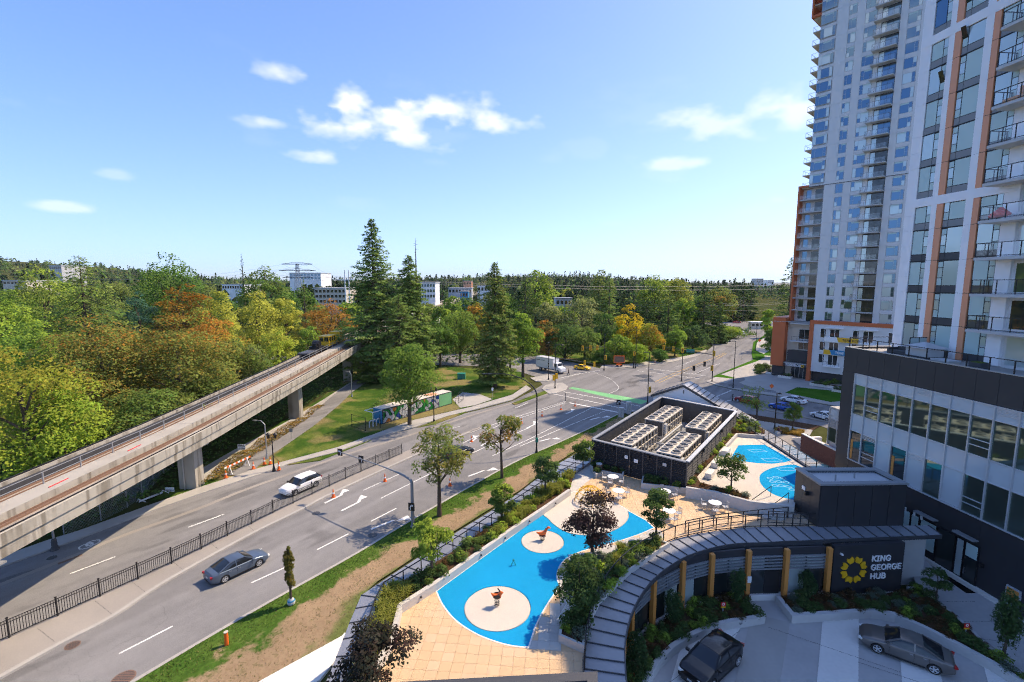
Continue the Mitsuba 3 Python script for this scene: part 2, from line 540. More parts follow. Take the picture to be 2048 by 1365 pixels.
gutter_w = extend(smooth_line(W(GUTTER), 4))
near_w = extend(smooth_line(W(NEAR_KERB), 4), 40)
median_w = extend(smooth_line(W(MEDIAN_KERB), 4), 40)
fence_w = extend(smooth_line(W(FENCE), 4), 2)

CORNER_NE = [(1434, 754), (1511, 723), (1509, 706), (1511, 685), (1533, 669), (1545, 660)]
road_outline = Polygon(
    extend(W([(0, 1117), (95, 1083), (160, 1063), (300, 1020), (399, 985), (511, 951), (576, 927), (676, 905), (741, 879), (832, 856), (893, 836), (960, 820), (1024, 803), (1060, 785), (1085, 770), (1075, 755), (1040, 744), (960, 733), (800, 728)]), 60, 60)
    + W([(600, 712), (900, 708), (963, 709), (1060, 712), (1130, 722), (1200, 737), (1247, 736), (1344, 724), (1391, 714), (1414, 702), (1426, 692), (1420, 686), (1380, 690), (1380, 686), (1450, 683), (1470, 677), (1485, 664), (1480, 654), (1410, 652), (1410, 646), (1500, 643), (1640, 640),
         (1700, 650), (1560, 660), (1534, 668), (1511, 685), (1509, 706), (1511, 723), (1434, 754), (1412, 764), (1432, 772), (1463, 779), (1503, 787), (1560, 795), (1661, 812), (1760, 830), (1900, 880), (1720, 880), (1640, 852), (1545, 837), (1477, 826), (1400, 815), (1302, 818), (1238, 829)])
    + [tuple(q) for q in near_w[::-1]]).buffer(0)
struct('road', MB().sheet(road_outline, 0.0), 'm_asphalt')


def stroke(px, w=0.12, z=0.006, name='lane_line', mat='m_paint_white', world=False):
    line = LineString(px if world else W(px))
    return struct(name, MB().sheet(line.buffer(w / 2, cap_style=2), z), mat, 'road')


for a, b in [((238, 1308), (345, 1253)), ((503, 1166), (571, 1135)), ((634, 1100), (697, 1068)), ((742, 1043), (793, 1017)), ((971, 905), (1001, 912)), ((140, 1148), (230, 1114)), ((377, 1055), (448, 1029)), ((727, 946), (775, 925)), ((905, 857), (920, 853)), ((1030, 817), (1056, 806)),
             ((880, 940), (935, 915)), ((970, 899), (1005, 882))]:
    if a != (971, 905):
        stroke([a, b], 0.15, name='lane_dash')
for l in [[(762, 997), (850, 953), (905, 925)], [(727, 981), (800, 948)], [(925, 887), (1000, 850), (1130, 806)], [(985, 912), (1060, 878), (1187, 814)], [(1040, 893), (1115, 861), (1216, 820)], [(905, 925), (1000, 881), (1060, 855)], [(880, 890), (960, 858), (1040, 832), (1132, 803)]]:
    stroke(l, 0.13)
stroke([(1139, 806), (1190, 816), (1245, 827)], 0.45, name='stop_line')
stroke([(1105, 788), (1180, 803), (1270, 823)], 0.22, name='crosswalk_line')
stroke([(1127, 784), (1200, 797), (1280, 813)], 0.22, name='crosswalk_line')
stroke([(1118, 757), (1160, 748), (1200, 741)], 0.22, name='crosswalk_line')
stroke([(1290, 737), (1360, 745), (1412, 752)], 0.22, name='crosswalk_line')
stroke([(1275, 742), (1340, 750), (1400, 758)], 0.22, name='crosswalk_line')
stroke([(1463, 781), (1425, 797)], 0.25, name='stop_line')
stroke([(1497, 791), (1437, 807)], 0.25, name='crosswalk_line')
stroke(smooth_line([(1190, 746), (1218, 757), (1234, 770), (1236, 779), (1218, 788)], 5), 0.10, name='guide_line')
for c in ([(1310, 764), (1350, 746), (1428, 716), (1450, 706)], [(1318, 766), (1358, 748), (1434, 718), (1454, 707)]):
    stroke(c, 0.12, name='centre_line', mat='m_yellow')
stroke([(1350, 735), (1392, 720)], 0.12)
stroke([(1390, 748), (1440, 727)], 0.12)
for q in [[(1466, 801), (1530, 820), (1580, 830), (1655, 845)]]:
    struct('traffic_island', MB().prism(LineString(W(q)).buffer(0.35), -0.02, KERB), 'm_tan_concrete')
struct('bicycle_crossing', MB().sheet(Polygon(W([(1137, 777), (1145, 774.5), (1297, 802.5), (1283, 809), (1215, 795)])), 0.005), 'm_paint_green', 'road')
for pts in ([(1262, 752), (1290, 749), (1308, 753), (1290, 757)], [(1270, 763), (1300, 756), (1312, 765)]):
    struct('asphalt_patch', MB().sheet(Polygon(W(pts)), 0.004), 'm_dark_grey', 'road')


def arrow(p, q, left, s=1.0):
    """A painted turn arrow lying along the lane from p towards q."""
    a, b = at(*p)[:2], at(*q)[:2]
    d = (b - a) / np.linalg.norm(b - a)
    L = np.linalg.norm(b - a)
    k = 1 if left else -1
    loc = [(0, -.13), (L * .62, -.13), (L * .80, k * .35), (L * .72, k * .62), (L * 1.02, k * .95), (L * 1.04, k * .28), (L * .93, k * .40)]
    sh = [(0, -.13), (L * .66, -.13), (L * .86, k * .45), (L * .78, k * .55), (L * .60, .13), (0, .13)]
    hd = [(L * .66, k * .30), (L * 1.0, k * 1.15), (L * 1.02, k * .12)]
    m = MB()
    for poly in (sh, hd):
        m.sheet(Polygon([tuple(a + d * x + np.array([-d[1], d[0]]) * y) for x, y in poly]).buffer(0), 0.006 + (0.001 if poly is hd else 0))
    struct('turn_arrow', m, 'm_paint_white', 'road')


for p, q, l in [((649, 1007), (700, 982), True), ((683, 1022), (736, 995), True), ((742, 1059), (812, 1031), False), ((937, 953), (985, 935), False), ((940, 886), (958, 873), True), ((962, 892), (980, 882), True), ((1053, 857), (1078, 845), True), ((1132, 828), (1152, 820), True), ((1180, 840), (1212, 832), False), ((1079, 883), (1112, 875), False)]:
    arrow(p, q, l)
# the painted bicycle in the side lane
bk = MB()
for c in ((172, 1093), (186, 1086)):
    o = at(*c)[:2]
    bk.sheet(Point(o).buffer(0.55).difference(Point(o).buffer(0.42)), 0.006)
bk.sheet(LineString(W([(172, 1093), (180, 1085), (186, 1086), (178, 1092), (172, 1093)])).buffer(0.06), 0.0075)
struct('bicycle_symbol', bk, 'm_paint_white', 'road')

# kerbs, gutter, median
struct('gutter', MB().sheet(LineString(gutter_w).buffer(0.28, cap_style=2), 0.008), 'm_tan_concrete', 'road')
med = Polygon([tuple(q) for q in fence_w[:1]] + [tuple(q) for q in LineString(fence_w).parallel_offset(0.25, 'left').coords] + [tuple(q) for q in W([(880, 886), (960, 855)])] + W([(960, 858)]) + [tuple(q) for q in median_w[::-1] if q[1] < 72]).buffer(0)
med = max(getattr(med, 'geoms', [med]), key=lambda g: g.area)
struct('median_strip', MB().prism(med, -0.02, KERB), 'm_tan_concrete')
kb = LineString([q for q in median_w if q[1] < 75])
struct('kerb', MB().prism(kb.buffer(0.17, cap_style=2), -0.02, KERB + 0.012), 'm_walk', 'median_strip')
struct('near_kerb', MB().prism(LineString(near_w).buffer(0.13, cap_style=2), -0.02, KERB + 0.01), 'm_walk')
for (a, b) in ((0.33, 0.36), (0.5, 0.52)):
    pass
for u, v in [(75, 1260), (190, 1205), (262, 1165), (340, 1122), (416, 1085), (490, 1050)]:
    a, b = at(u, v)[:2], at(u + 34, v + 27)[:2]
    p = LineString([a, b]).intersection(med)
    if not p.is_empty and p.geom_type == 'LineString' and p.length > 0.3:
        struct('joint', MB().sheet(p.buffer(0.012), KERB + 0.004), 'm_dark_grey', 'median_strip')

# left pavement, leaf strip, park lawn and paths
walk_up = extend(W([(0, 1117), (95, 1083), (160, 1063), (300, 1012), (399, 977), (511, 940), (676, 896), (822, 843), (943, 815), (1024, 791), (1052, 772)]), 60)
walk_dn = extend(W([(24, 1128), (100, 1101), (160, 1079), (300, 1025), (399, 990), (512, 953), (576, 930), (676, 905), (741, 879), (832, 855), (893, 834), (960, 818), (1024, 801), (1062, 778)]), 60)
walk = Polygon(walk_up + walk_dn[::-1]).buffer(0)
struct('pavement', MB().prism(walk, -0.03, KERB), 'm_walk')
struct('leaf_strip', MB().sheet(Polygon(extend(W([(24, 1128), (100, 1101), (160, 1079), (188, 1068)]), 30) + extend(W([(30, 1136), (103, 1112), (160, 1090), (188, 1070)]), 30)[::-1]).buffer(0), 0.012), 'm_rust')
lawn = Polygon(W([(560, 926), (676, 895), (822, 842), (943, 814), (1024, 790), (1050, 770), (1040, 757), (1000, 746), (940, 738), (880, 733), (820, 728), (700, 745), (640, 800), (600, 850), (540, 905)])).buffer(0)
struct('lawn', MB().sheet(lawn, 0.10), 'm_grass')
struct('lawn', MB().sheet(Polygon(W([(300, 1003), (420, 925), (700, 765), (800, 728), (1040, 744), (1062, 770), (822, 845), (576, 930), (399, 984)])).buffer(0).difference(walk), 0.03), 'm_grass')
struct('strip_lawn', MB().prism(Polygon(W([(576, 931), (640, 915), (676, 906), (741, 882), (700, 898), (640, 922)])).buffer(0.05), 0, 0.10), 'm_grass')
struct('strip_lawn', MB().prism(Polygon(W([(835, 856), (890, 836), (940, 820), (925, 829), (870, 849)])).buffer(0.05), 0, 0.10), 'm_grass')
p1 = LineString(W([(470, 952), (512, 916), (560, 885), (612, 850), (660, 812), (690, 785), (725, 762), (760, 745)]))
struct('footpath', MB().sheet(p1.buffer(1.7, cap_style=2).difference(walk), 0.115), 'm_asphalt')
p2 = LineString(W([(400, 962), (425, 938), (480, 905), (540, 872), (600, 838), (660, 800), (705, 770), (745, 748)]))
struct('footpath', MB().sheet(p2.buffer(1.3, cap_style=2).difference(walk.buffer(0.1)), 0.108), 'm_walk')
struct('gravel_pad', MB().sheet(Polygon(W([(905, 800), (925, 786), (960, 790), (985, 800), (950, 812), (920, 817)])), 0.115), 'm_walk')
# dry weedy strip between the two paths
struct('weed_strip', MB().sheet(Polygon(W([(411, 968), (440, 930), (520, 880), (600, 836), (640, 806), (650, 812), (600, 852), (545, 890), (500, 925), (470, 945)])).buffer(0), 0.06), 'm_grass')
# the corner island by the lights
struct('corner_island', MB().prism(Polygon(W([(1090, 772), (1108, 767), (1126, 767), (1136, 774), (1132, 781), (1112, 788), (1098, 789), (1084, 779)])).buffer(0), -0.02, KERB), 'm_walk')
struct('corner_pavement', MB().prism(Polygon(W([(1060, 757), (1098, 750), (1112, 757), (1096, 764), (1072, 764)])).buffer(0), -0.02, KERB), 'm_walk')
struct('strip_lawn', MB().prism(Polygon(W([(1024, 808), (1094, 781), (1098, 786), (1030, 811)])).buffer(0), -0.02, KERB - 0.01), 'm_grass')
# the far side of the crossing
struct('far_pavement', MB().prism(Polygon(W([(1200, 737), (1247, 736), (1344, 725), (1391, 714), (1414, 703), (1412, 700), (1386, 710), (1340, 719), (1245, 730), (1205, 731)])).buffer(0), -0.02, KERB), 'm_walk')
struct('far_lawn', MB().sheet(Polygon(W([(1060, 711), (1130, 721), (1200, 732), (1245, 731), (1340, 720), (1386, 711), (1405, 702), (1420, 688), (1300, 690), (1100, 696)])).buffer(0), 0.05), 'm_grass')
struct('far_lawn', MB().sheet(Polygon(W([(1380, 682), (1450, 680), (1470, 674), (1485, 663), (1478, 656), (1440, 660), (1390, 668)])).buffer(0), 0.05), 'm_grass')
struct('far_lawn', MB().sheet(Polygon(W([(1410, 645), (1500, 641), (1600, 637), (1640, 626), (1500, 628), (1400, 632)])).buffer(0), 0.05), 'm_grass')
# right corner plaza before the grey tower
plaza = Polygon(W([(1412, 764), (1434, 754), (1511, 723), (1509, 706), (1511, 685), (1533, 669), (1560, 668), (1620, 700), (1800, 800), (1760, 828), (1661, 811), (1560, 794), (1503, 786), (1463, 778), (1432, 771)])).buffer(0)
struct('plaza', MB().prism(plaza, -0.02, KERB), 'm_walk')
struct('street_lawn', MB().sheet(Polygon(W([(1427, 754), (1511, 725), (1530, 716), (1527, 709), (1511, 702), (1514, 686), (1536, 671), (1533, 669), (1507, 685), (1503, 708), (1506, 721), (1433, 751)])).buffer(0), KERB + 0.01), 'm_lush')
struct('street_lawn', MB().sheet(Polygon(W([(1425, 754.5), (1440, 750), (1470, 757), (1466, 759)])).buffer(0), KERB + 0.012), 'm_lush')
struct('street_lawn', MB().sheet(Polygon(W([(1570, 787), (1594, 776), (1690, 785), (1720, 800), (1662, 806)])).buffer(0), KERB + 0.01), 'm_lush')
struct('street_lawn', MB().sheet(Polygon(W([(1524, 712), (1541, 700), (1541, 713)])).buffer(0), KERB + 0.01), 'm_lush')
struct('asphalt_ramp', MB().sheet(Polygon(W([(1416, 763), (1450, 768), (1472, 758), (1487, 756), (1491, 761), (1478, 767), (1500, 775), (1550, 783), (1556, 789), (1500, 781), (1450, 775)])).buffer(0), KERB + 0.006), 'm_asphalt')
# near side of the right-hand street: bed, pavement, sunlit terrace
struct('planting_bed', MB().prism(Polygon(W([(1476, 826), (1545, 837), (1640, 853), (1625, 862), (1560, 850), (1476, 836)])).buffer(0), -0.02, 0.10), 'm_soil')
struct('pavement', MB().prism(Polygon(W([(1476, 836), (1560, 850), (1625, 862), (1618, 875), (1540, 862), (1500, 858)])).buffer(0), -0.02, KERB), 'm_walk')
struct('terrace', MB().prism(Polygon(W([(1500, 858), (1540, 862), (1618, 875), (1680, 900), (1740, 1000), (1600, 960)])).buffer(0), -0.02, 0.16), 'm_tan_concrete')

# street verge between the near kerb and the deck (uv.x runs from kerb to deck)
off = LineString(near_w)
vb = MB()
vv, uu, ff = [], [], []
s_n, s_m = 60, 10
inner = extend(W([(440, 1440), (556, 1365), (690, 1285), (712, 1212), (746, 1172), (822, 1122), (917, 1060), (1037, 985), (1111, 929), (1190, 880), (1238, 846), (1250, 836)]), 10)
li = LineString(inner)
for i in range(s_n + 1):
    a = np.array(off.interpolate(i / s_n, normalized=True).coords[0])
    b = np.array(li.interpolate(i / s_n, normalized=True).coords[0])
    for j in range(s_m + 1):
        t = j / s_m
        vv.append([*(a * (1 - t) + b * t), 0.12 + 0.03 * math.sin(3.1 * t) + 0.02 * math.sin(i * 1.7 + j)])
        uu.append([t, i])
for i in range(s_n):
    for j in range(s_m):
        q = i * (s_m + 1) + j
        ff += [[q, q + 1, q + s_m + 2], [q, q + s_m + 2, q + s_m + 1]]
key = numbered('verge')
ff = np.array(ff)
va = np.array(vv)
if np.cross(va[ff[0][1]] - va[ff[0][0]], va[ff[0][2]] - va[ff[0][0]])[2] < 0:
    ff = ff[:, ::-1]
scene[key] = mikit.ply((va, ff), 'm_verge', smooth=True, uv=np.array(uu))
labels[key] = {'kind': 'structure'}
struct('verge_path', MB().prism(Polygon(W([(525, 1365), (684, 1277), (690, 1270), (700, 1290), (640, 1365), (560, 1420), (440, 1420)])).buffer(0), 0.0, 0.19), 'm_court_light')
# street ironwork
for u, v, r, g in [(145, 1291, .42, True), (247, 1357, .62, True), (104, 1116, .35, False), (745, 1071, .45, False), (632, 1027, .4, False)]:
    o = at(u, v)
    m = MB().cyl((o[0], o[1], 0.0), (o[0], o[1], 0.014), r, n=24)
    k = one('manhole_cover', m, 'm_rust' if g else 'm_dark_grey', {145: 'rusty round manhole cover in the road beside the bare median', 247: 'large ribbed manhole cover at the very edge of the near kerb', 104: 'oval cover in the bicycle lane under the elevated track', 745: 'dark round cover beside the right turn arrow', 632: 'dark asphalt-filled cover behind the left turn arrows'}[u], 'manhole cover')
    if g:
        for j in range(-4, 5):
            w = math.sqrt(max(r * r * .8 - (j * r / 5) ** 2, 0.001))
            part(k, 'rib', MB().bx(o[0] - w, o[0] + w, o[1] + j * r / 5 - .02, o[1] + j * r / 5 + .02, 0.012, 0.022), 'm_dark_grey')
o = at(141, 1119)
one('drain_inlet', MB().box((o[0], o[1], 0.015), (1.6, 0.28, 0.03), rz=1.02), 'm_rust', 'rusty kerb drain inlet beside the bicycle lane', 'drain')
# ================================================================ THE ELEVATED TRACK
def gx(Y):
    return float(np.interp(Y, [-40, 50, 82, 113, 130, 250, 420, 700], [-33.6, -34.2, -35.0, -36.6, -37.2, -38.0, -38.5, -38.5]))


def gz(Y):
    return float(np.interp(Y, [-40, 0, 50, 82, 120, 200, 300, 700], [5.0, 5.2, 6.0, 7.0, 8.15, 9.6, 10.4, 11.5]))


def sweep(prof, y0, y1, step=6.0):
    """Closed profile (t to the left of the near edge, height) swept along the track."""
    ys = np.linspace(y0, y1, max(2, int((y1 - y0) / step) + 1))
    n = len(prof)
    v = np.vstack([[[gx(y) - t, y, gz(y) + z] for t, z in prof] for y in ys])
    f = []
    for i in range(len(ys) - 1):
        for k in range(n):
            q, w = i * n + k, i * n + (k + 1) % n
            f += [[q, q + n, w + n], [q, w + n, w]]
    cap = trimesh.creation.triangulate_polygon(Polygon(prof), engine='earcut')
    # the end faces, by the same corner order
    pv = np.array(prof)
    idx = [int(np.argmin(((pv - c) ** 2).sum(1))) for c in cap[0]]
    for tri in cap[1]:
        a, b, c = (idx[j] for j in tri)
        f += [[a, b, c], [(len(ys) - 1) * n + a, (len(ys) - 1) * n + c, (len(ys) - 1) * n + b]]
    m = trimesh.Trimesh(v, f, process=False)
    trimesh.repair.fix_normals(m)
    return m.vertices, m.faces


gw = thing('elevated_guideway', 'long concrete elevated railway track on square columns beside the road', 'railway viaduct')
joints = [-40, 24.5, 53.2, 81.8, 113.5, 150, 190, 240, 300, 380, 500, 700]
GIRD = [(0.05, 0.0), (0.25, -0.05), (1.6, -0.55), (6.1, -0.55), (7.5, -0.05), (7.7, 0.0), (7.7, .85), (7.55, .98), (0.2, .98), (0.05, .85)]
for a, b in zip(joints[:-1], joints[1:]):
    part(gw, 'girder', sweep(GIRD, a + 0.02, b - 0.02), 'm_guideway')
    part(gw, 'parapet', sweep([(-0.10, .9), (0.20, .9), (0.20, 1.8), (-0.05, 1.8), (-0.10, 1.75)], a + 0.04, b - 0.04), 'm_guideway')
    part(gw, 'parapet', sweep([(7.55, .9), (7.87, .9), (7.87, 2.0), (7.55, 2.0)], a + 0.04, b - 0.04), 'm_guideway')
    part(gw, 'walkway', sweep([(2.95, .97), (4.85, .97), (4.85, 1.65), (2.95, 1.65)], a + 0.03, b - 0.03), 'm_guideway')
for a in (.22, 4.87):
    part(gw, 'track_bed', sweep([(a, .972), (a + 2.66, .972), (a + 2.66, .985), (a, .985)], -40, 420), 'm_trackbed')
for t in (0.85, 2.29, 5.45, 6.89):
    part(gw, 'rail', sweep([(t - .05, .97), (t + .05, .97), (t + .05, 1.15), (t - .05, 1.15)], -40, 420), 'm_rust')
for t in (2.62, 6.1):
    part(gw, 'power_rail', sweep([(t - .04, .97), (t + .04, .97), (t + .04, 1.2), (t - .04, 1.2)], -40, 420), 'm_rust')
part(gw, 'cable', sweep([(.02, 1.81), (.09, 1.81), (.09, 1.9), (.02, 1.9)], -40, 420), 'm_black')
part(gw, 'cable', sweep([(7.66, 2.01), (7.76, 2.01), (7.76, 2.13), (7.66, 2.13)], -40, 420), 'm_black')
part(gw, 'cable_tray', sweep([(7.25, .98), (7.5, .98), (7.5, 1.7), (7.25, 1.7)], -40, 420), 'm_dark_grey')
for y in np.arange(20, 200, 3.45):
    part(gw, 'handrail_post', MB().bx(gx(y) - 4.78, gx(y) - 4.70, y - .04, y + .04, gz(y) + 1.65, gz(y) + 2.65), 'm_galv')
for h in (2.17, 2.63):
    part(gw, 'handrail', sweep([(4.715, h), (4.765, h), (4.765, h + .05), (4.715, h + .05)], 18, 200), 'm_galv')
for y in (24.5, 53.2, 81.8, 113.5, 150, 190, 240, 300, 380):
    x = gx(y)
    m = MB().bx(x - 4.6, x - 2.65, y - 0.75, y + 0.75, -0.3, gz(y) - 0.9)
    m.prism(Polygon([(x - 5.6, y - .8), (x - 1.8, y - .8), (x - 1.8, y + .8), (x - 5.6, y + .8)]), gz(y) - 1.1, gz(y) - 0.45)
    c = part(gw, 'column', m, 'm_guideway')
    if y == 53.2:
        part(c, 'drainpipe', MB().tube([(x - 3.9, y - .9, 0), (x - 3.9, y - .9, gz(y) - 1.2)], 0.09, 8), 'm_galv')
# flat bits seen on the deck: cable box at the near end, blue pipe bracket, steel edge
y = 27.2
part(gw, 'pipe', MB().tube([(gx(y) + .2, y - .8, gz(y) + .7), (gx(y) + .2, y, gz(y) + .75), (gx(y) + .2, y + .1, gz(y) + 1.8), (gx(y) - .1, y + .1, gz(y) + 1.95)], 0.1, 8), 'm_car_blue', label='blue pipe bracket')
for y in (24.9, 26.3):
    part(gw, 'edge_post', MB().bx(gx(y) + .3, gx(y) + .36, y - .03, y + .03, gz(y) + .2, gz(y) + 1.8), 'm_white')
part(gw, 'edge_plate', MB().bx(gx(25) + .06, gx(25) + .7, 22.0, 29.0, gz(25) + .1, gz(25) + .22), 'm_galv')
for u, v in ((40, 1060), (180, 985), (290, 926)):
    y = {40: 29.5, 180: 36.5, 290: 44.5}[u]
    part(gw, 'hose', MB().tube([(gx(y) - 3.6, y, gz(y) + 1.68), (gx(y) - 3.7, y + 1.8, gz(y) + 1.68)], 0.05, 6), 'm_red', label='red hose on the walkway')

# the maintenance vehicle on the far track
y0 = 103.0
tx, tz = gx(110) - 6.15, gz(110) + 1.15
tr = thing('maintenance_railcar', 'yellow maintenance railcar with glazed cab and box body on the elevated track', 'railcar')
m = MB().bx(tx - 1.15, tx + 1.15, y0, y0 + 12.6, tz + .45, tz + .8)
part(tr, 'chassis', m, 'm_black')
cab = MB()
cab.bx(tx - 1.2, tx + 1.2, y0 + 2.6, y0 + 6.6, tz + .8, tz + 1.75)
cab.bx(tx - 1.25, tx + 1.25, y0 + 2.5, y0 + 6.7, tz + 2.75, tz + 3.0)
for sx in (-1.1, -.03, 1.1):
    for yy in (2.68, 4.0, 5.3, 6.52):
        if abs(sx) > 1 or yy in (2.68, 6.52):
            cab.bx(tx + sx - .09, tx + sx + .09, y0 + yy - .08, y0 + yy + .08, tz + 1.7, tz + 2.8)
c = part(tr, 'cab', cab, 'm_yellow')
part(c, 'window', MB().bx(tx - 1.1, tx + 1.1, y0 + 2.75, y0 + 6.45, tz + 1.74, tz + 2.76), 'm_glass_dark')
part(tr, 'box_body', MB().bx(tx - 1.25, tx + 1.25, y0 + 9.0, y0 + 12.4, tz + .8, tz + 3.3), 'm_yellow')
part(tr, 'deck', MB().bx(tx - 1.2, tx + 1.2, y0 + 6.7, y0 + 8.95, tz + .8, tz + .95), 'm_rust')
m = MB().bx(tx - 1.1, tx + 1.1, y0 - 3.0, y0 - .2, tz + .5, tz + 1.3)
m.cyl((tx - .7, y0 - 1.4, tz + 1.8), (tx + .7, y0 - 1.4, tz + 1.8), .75, n=14)
m.bx(tx - .5, tx + .5, y0 - 2.8, y0 - 2.0, tz + 1.3, tz + 2.0)
part(tr, 'cable_reel', m, 'm_black')
part(tr, 'coupling', MB().bx(tx - .1, tx + .1, y0 - .3, y0 + .1, tz + .55, tz + .7), 'm_black')
part(tr, 'trailer_deck', MB().bx(tx - 1.1, tx + 1.1, y0 - 8.5, y0 - 3.2, tz + .4, tz + .75), 'm_dark_grey')
for yy in (-7.8, -4.2, -2.2, 1.0, 4.0, 8.5, 11.5):
    for sx in (-.72, .72):
        part(tr, 'wheel', MB().cyl((tx + sx - .06, y0 + yy, tz + .4), (tx + sx + .06, y0 + yy, tz + .4), .4, n=12), 'm_black')

# ================================================================ MEDIAN FENCE
fl = LineString([q for q in fence_w if q[1] > 20])
fk = thing('median_fence', 'black steel picket fence along the concrete median between the carriageways', 'fence')
step, nP = 2.45, int(fl.length / 2.45)
picks = []
for i in range(nP + 1):
    a = np.array(fl.interpolate(i * step).coords[0])
    part(fk, 'post', MB().box((a[0], a[1], KERB + .72), (.08, .08, 1.44)).box((a[0], a[1], KERB + 1.46), (.11, .11, .06)), 'm_black')
    if i < nP:
        b = np.array(fl.interpolate((i + 1) * step).coords[0])
        for h in (.14, 1.10, 1.30):
            part(fk, 'rail', MB().beam((*a, KERB + h), (*b, KERB + h), .04), 'm_black')
        for j in range(1, 17):
            picks.append(a + (b - a) * j / 17)
mid = np.array([0.0, 0.0])
order = sorted(range(len(picks)), key=lambda i: np.hypot(*picks[i]))
rest = MB()
for r, i in enumerate(order):
    p = picks[i]
    if r < 300:
        part(fk, 'picket', MB().box((p[0], p[1], KERB + .71), (.028, .028, 1.22)), 'm_black')
    else:
        rest.box((p[0], p[1], KERB + .71), (.028, .028, 1.22))
if rest.n:
    part(fk, 'pickets', rest, 'm_black', stuff=True)

# chain-link fence below the track
cl = thing('chain_link_fence', 'chain-link fence with galvanised posts in the ivy below the elevated track', 'fence')
cp = W([(128, 1070), (222, 1035), (268, 1008), (345, 935), (366, 918)])
cl_line = resample(cp, 3.0)
for a in cl_line:
    part(cl, 'post', MB().cyl((*a, 0), (*a, 1.9), .05, n=6), 'm_galv')
part(cl, 'rail', MB().tube([(*a, 1.86) for a in cl_line], .03, 6), 'm_galv')
wires = MB()
for a, b in zip(cl_line[:-1], cl_line[1:]):
    a, b = np.array(a), np.array(b)
    for k in np.arange(-1.8, 3.0, 0.3):
        for sg in (0, 1):
            x0, x1 = max(k, 0), min(k + 1.8, 3.0)
            if x1 > x0:
                z0, z1 = x0 - k, x1 - k
                if sg:
                    z0, z1 = 1.8 - z0, 1.8 - z1
                wires.beam((*(a + (b - a) * x0 / 3), z0), (*(a + (b - a) * x1 / 3), z1), .012)
part(cl, 'mesh', wires, 'm_galv', stuff=True)
# ================================================================ BUILDINGS ON THE RIGHT
class Frame:
    """Local axes of a facade: x along it, y out of it, z up. Parts are made in these axes and placed by to_world."""

    def __init__(self, O, ang):
        self.O, self.ang = np.asarray(O, float), ang
        self.M = place_T(O[0], O[1], 0, ang)
        self.R = rotz(ang)

    def at(self, x, y=0.0, z=0.0):
        return self.R @ np.array([x, y, z]) + [self.O[0], self.O[1], 0]

    def put(self, parent, name, mesh, mat, label=None, shift=None, stuff=False, **kw):
        d = mesh if isinstance(mesh, dict) else as_ply(mesh, mat, **kw)
        M = self.M if shift is None else self.M @ T().translate([float(c) for c in shift])
        key = numbered(parent + '__' + name)
        scene[key] = {**d, 'to_world': M}
        if label or stuff:
            labels[key] = ({'label': label} if label else {}) | ({'kind': 'stuff'} if stuff else {})
        return key


def B(x0, x1, y0, y1, z0, z1):
    return MB().bx(x0, x1, y0, y1, z0, z1)


COURT = 0.7
FA = math.atan2(0.99584, -0.09111)
PF = Frame((35.4, 33.0), FA)            # the glazed podium's facade
PT = Frame(PF.at(0, -3.62)[:2], FA)     # the tower above it, set back

# ---- the podium
pod = thing('glazed_podium', 'dark clad three storey building with a grid of silver window mullions', 'building')
SE, S0 = 14.7, -16.0
PF.put(pod, 'body', B(S0, SE, -24, -0.12, COURT - .9, 17.2), 'm_panel_dark')
PF.put(pod, 'roof', B(S0 + .3, SE - .3, -23.7, -0.4, 17.2, 17.32), 'm_walk')
PF.put(pod, 'parapet_cap', B(S0, SE + .02, -0.32, 0.05, 17.5, 17.56).bx(SE - .3, SE + .05, -24, -0.32, 17.5, 17.56), 'm_galv')
PF.put(pod, 'parapet', B(SE - .25, SE - .02, -24, -.3, 17.2, 17.49), 'm_panel_dark')
mull = [14.35, 13.02, 11.62, 9.98, 8.40, 6.81, 5.20, 3.645, 2.03, 0.46, -1.157, -2.76, -4.36, -5.97, -7.57, -9.2, -10.8]
edges = [SE - .02] + mull[1:]
for a, b in zip(edges[:-1], edges[1:]):
    PF.put(pod, 'cladding_panel', B(b + .012, a - .012, -.12, 0, 15.07, 17.49), 'm_panel_dark')
PF.put(pod, 'cladding_panel', B(13.05, SE, -.12, 0, 5.0, 15.05), 'm_panel_dark')
for a, b in zip(mull[1::2][:-1], mull[3::2]):
    PF.put(pod, 'cladding_panel', B(b + .012, a - .012, -.12, 0, 4.86, 6.22), 'm_panel_dark')
mm = mull[1:]
rows = {'header': (14.02, 15.04), 'upper': (11.0, 14.0), 'spandrel': (9.32, 10.97), 'lower': (6.36, 9.29)}
for i in range(len(mm)):
    PF.put(pod, 'mullion', B(mm[i] - .045, mm[i] + .045, -.02, .13, 6.3, 15.06), 'm_alu')
for z in (6.3, 9.3, 10.98, 14.01, 15.05):
    PF.put(pod, 'transom', B(mm[-1], mm[0], -.02, .075 if z > 6.3 else .16, z - .035, z + .035), 'm_alu')
opaque_low = {2, 4, 6, 11, 13}
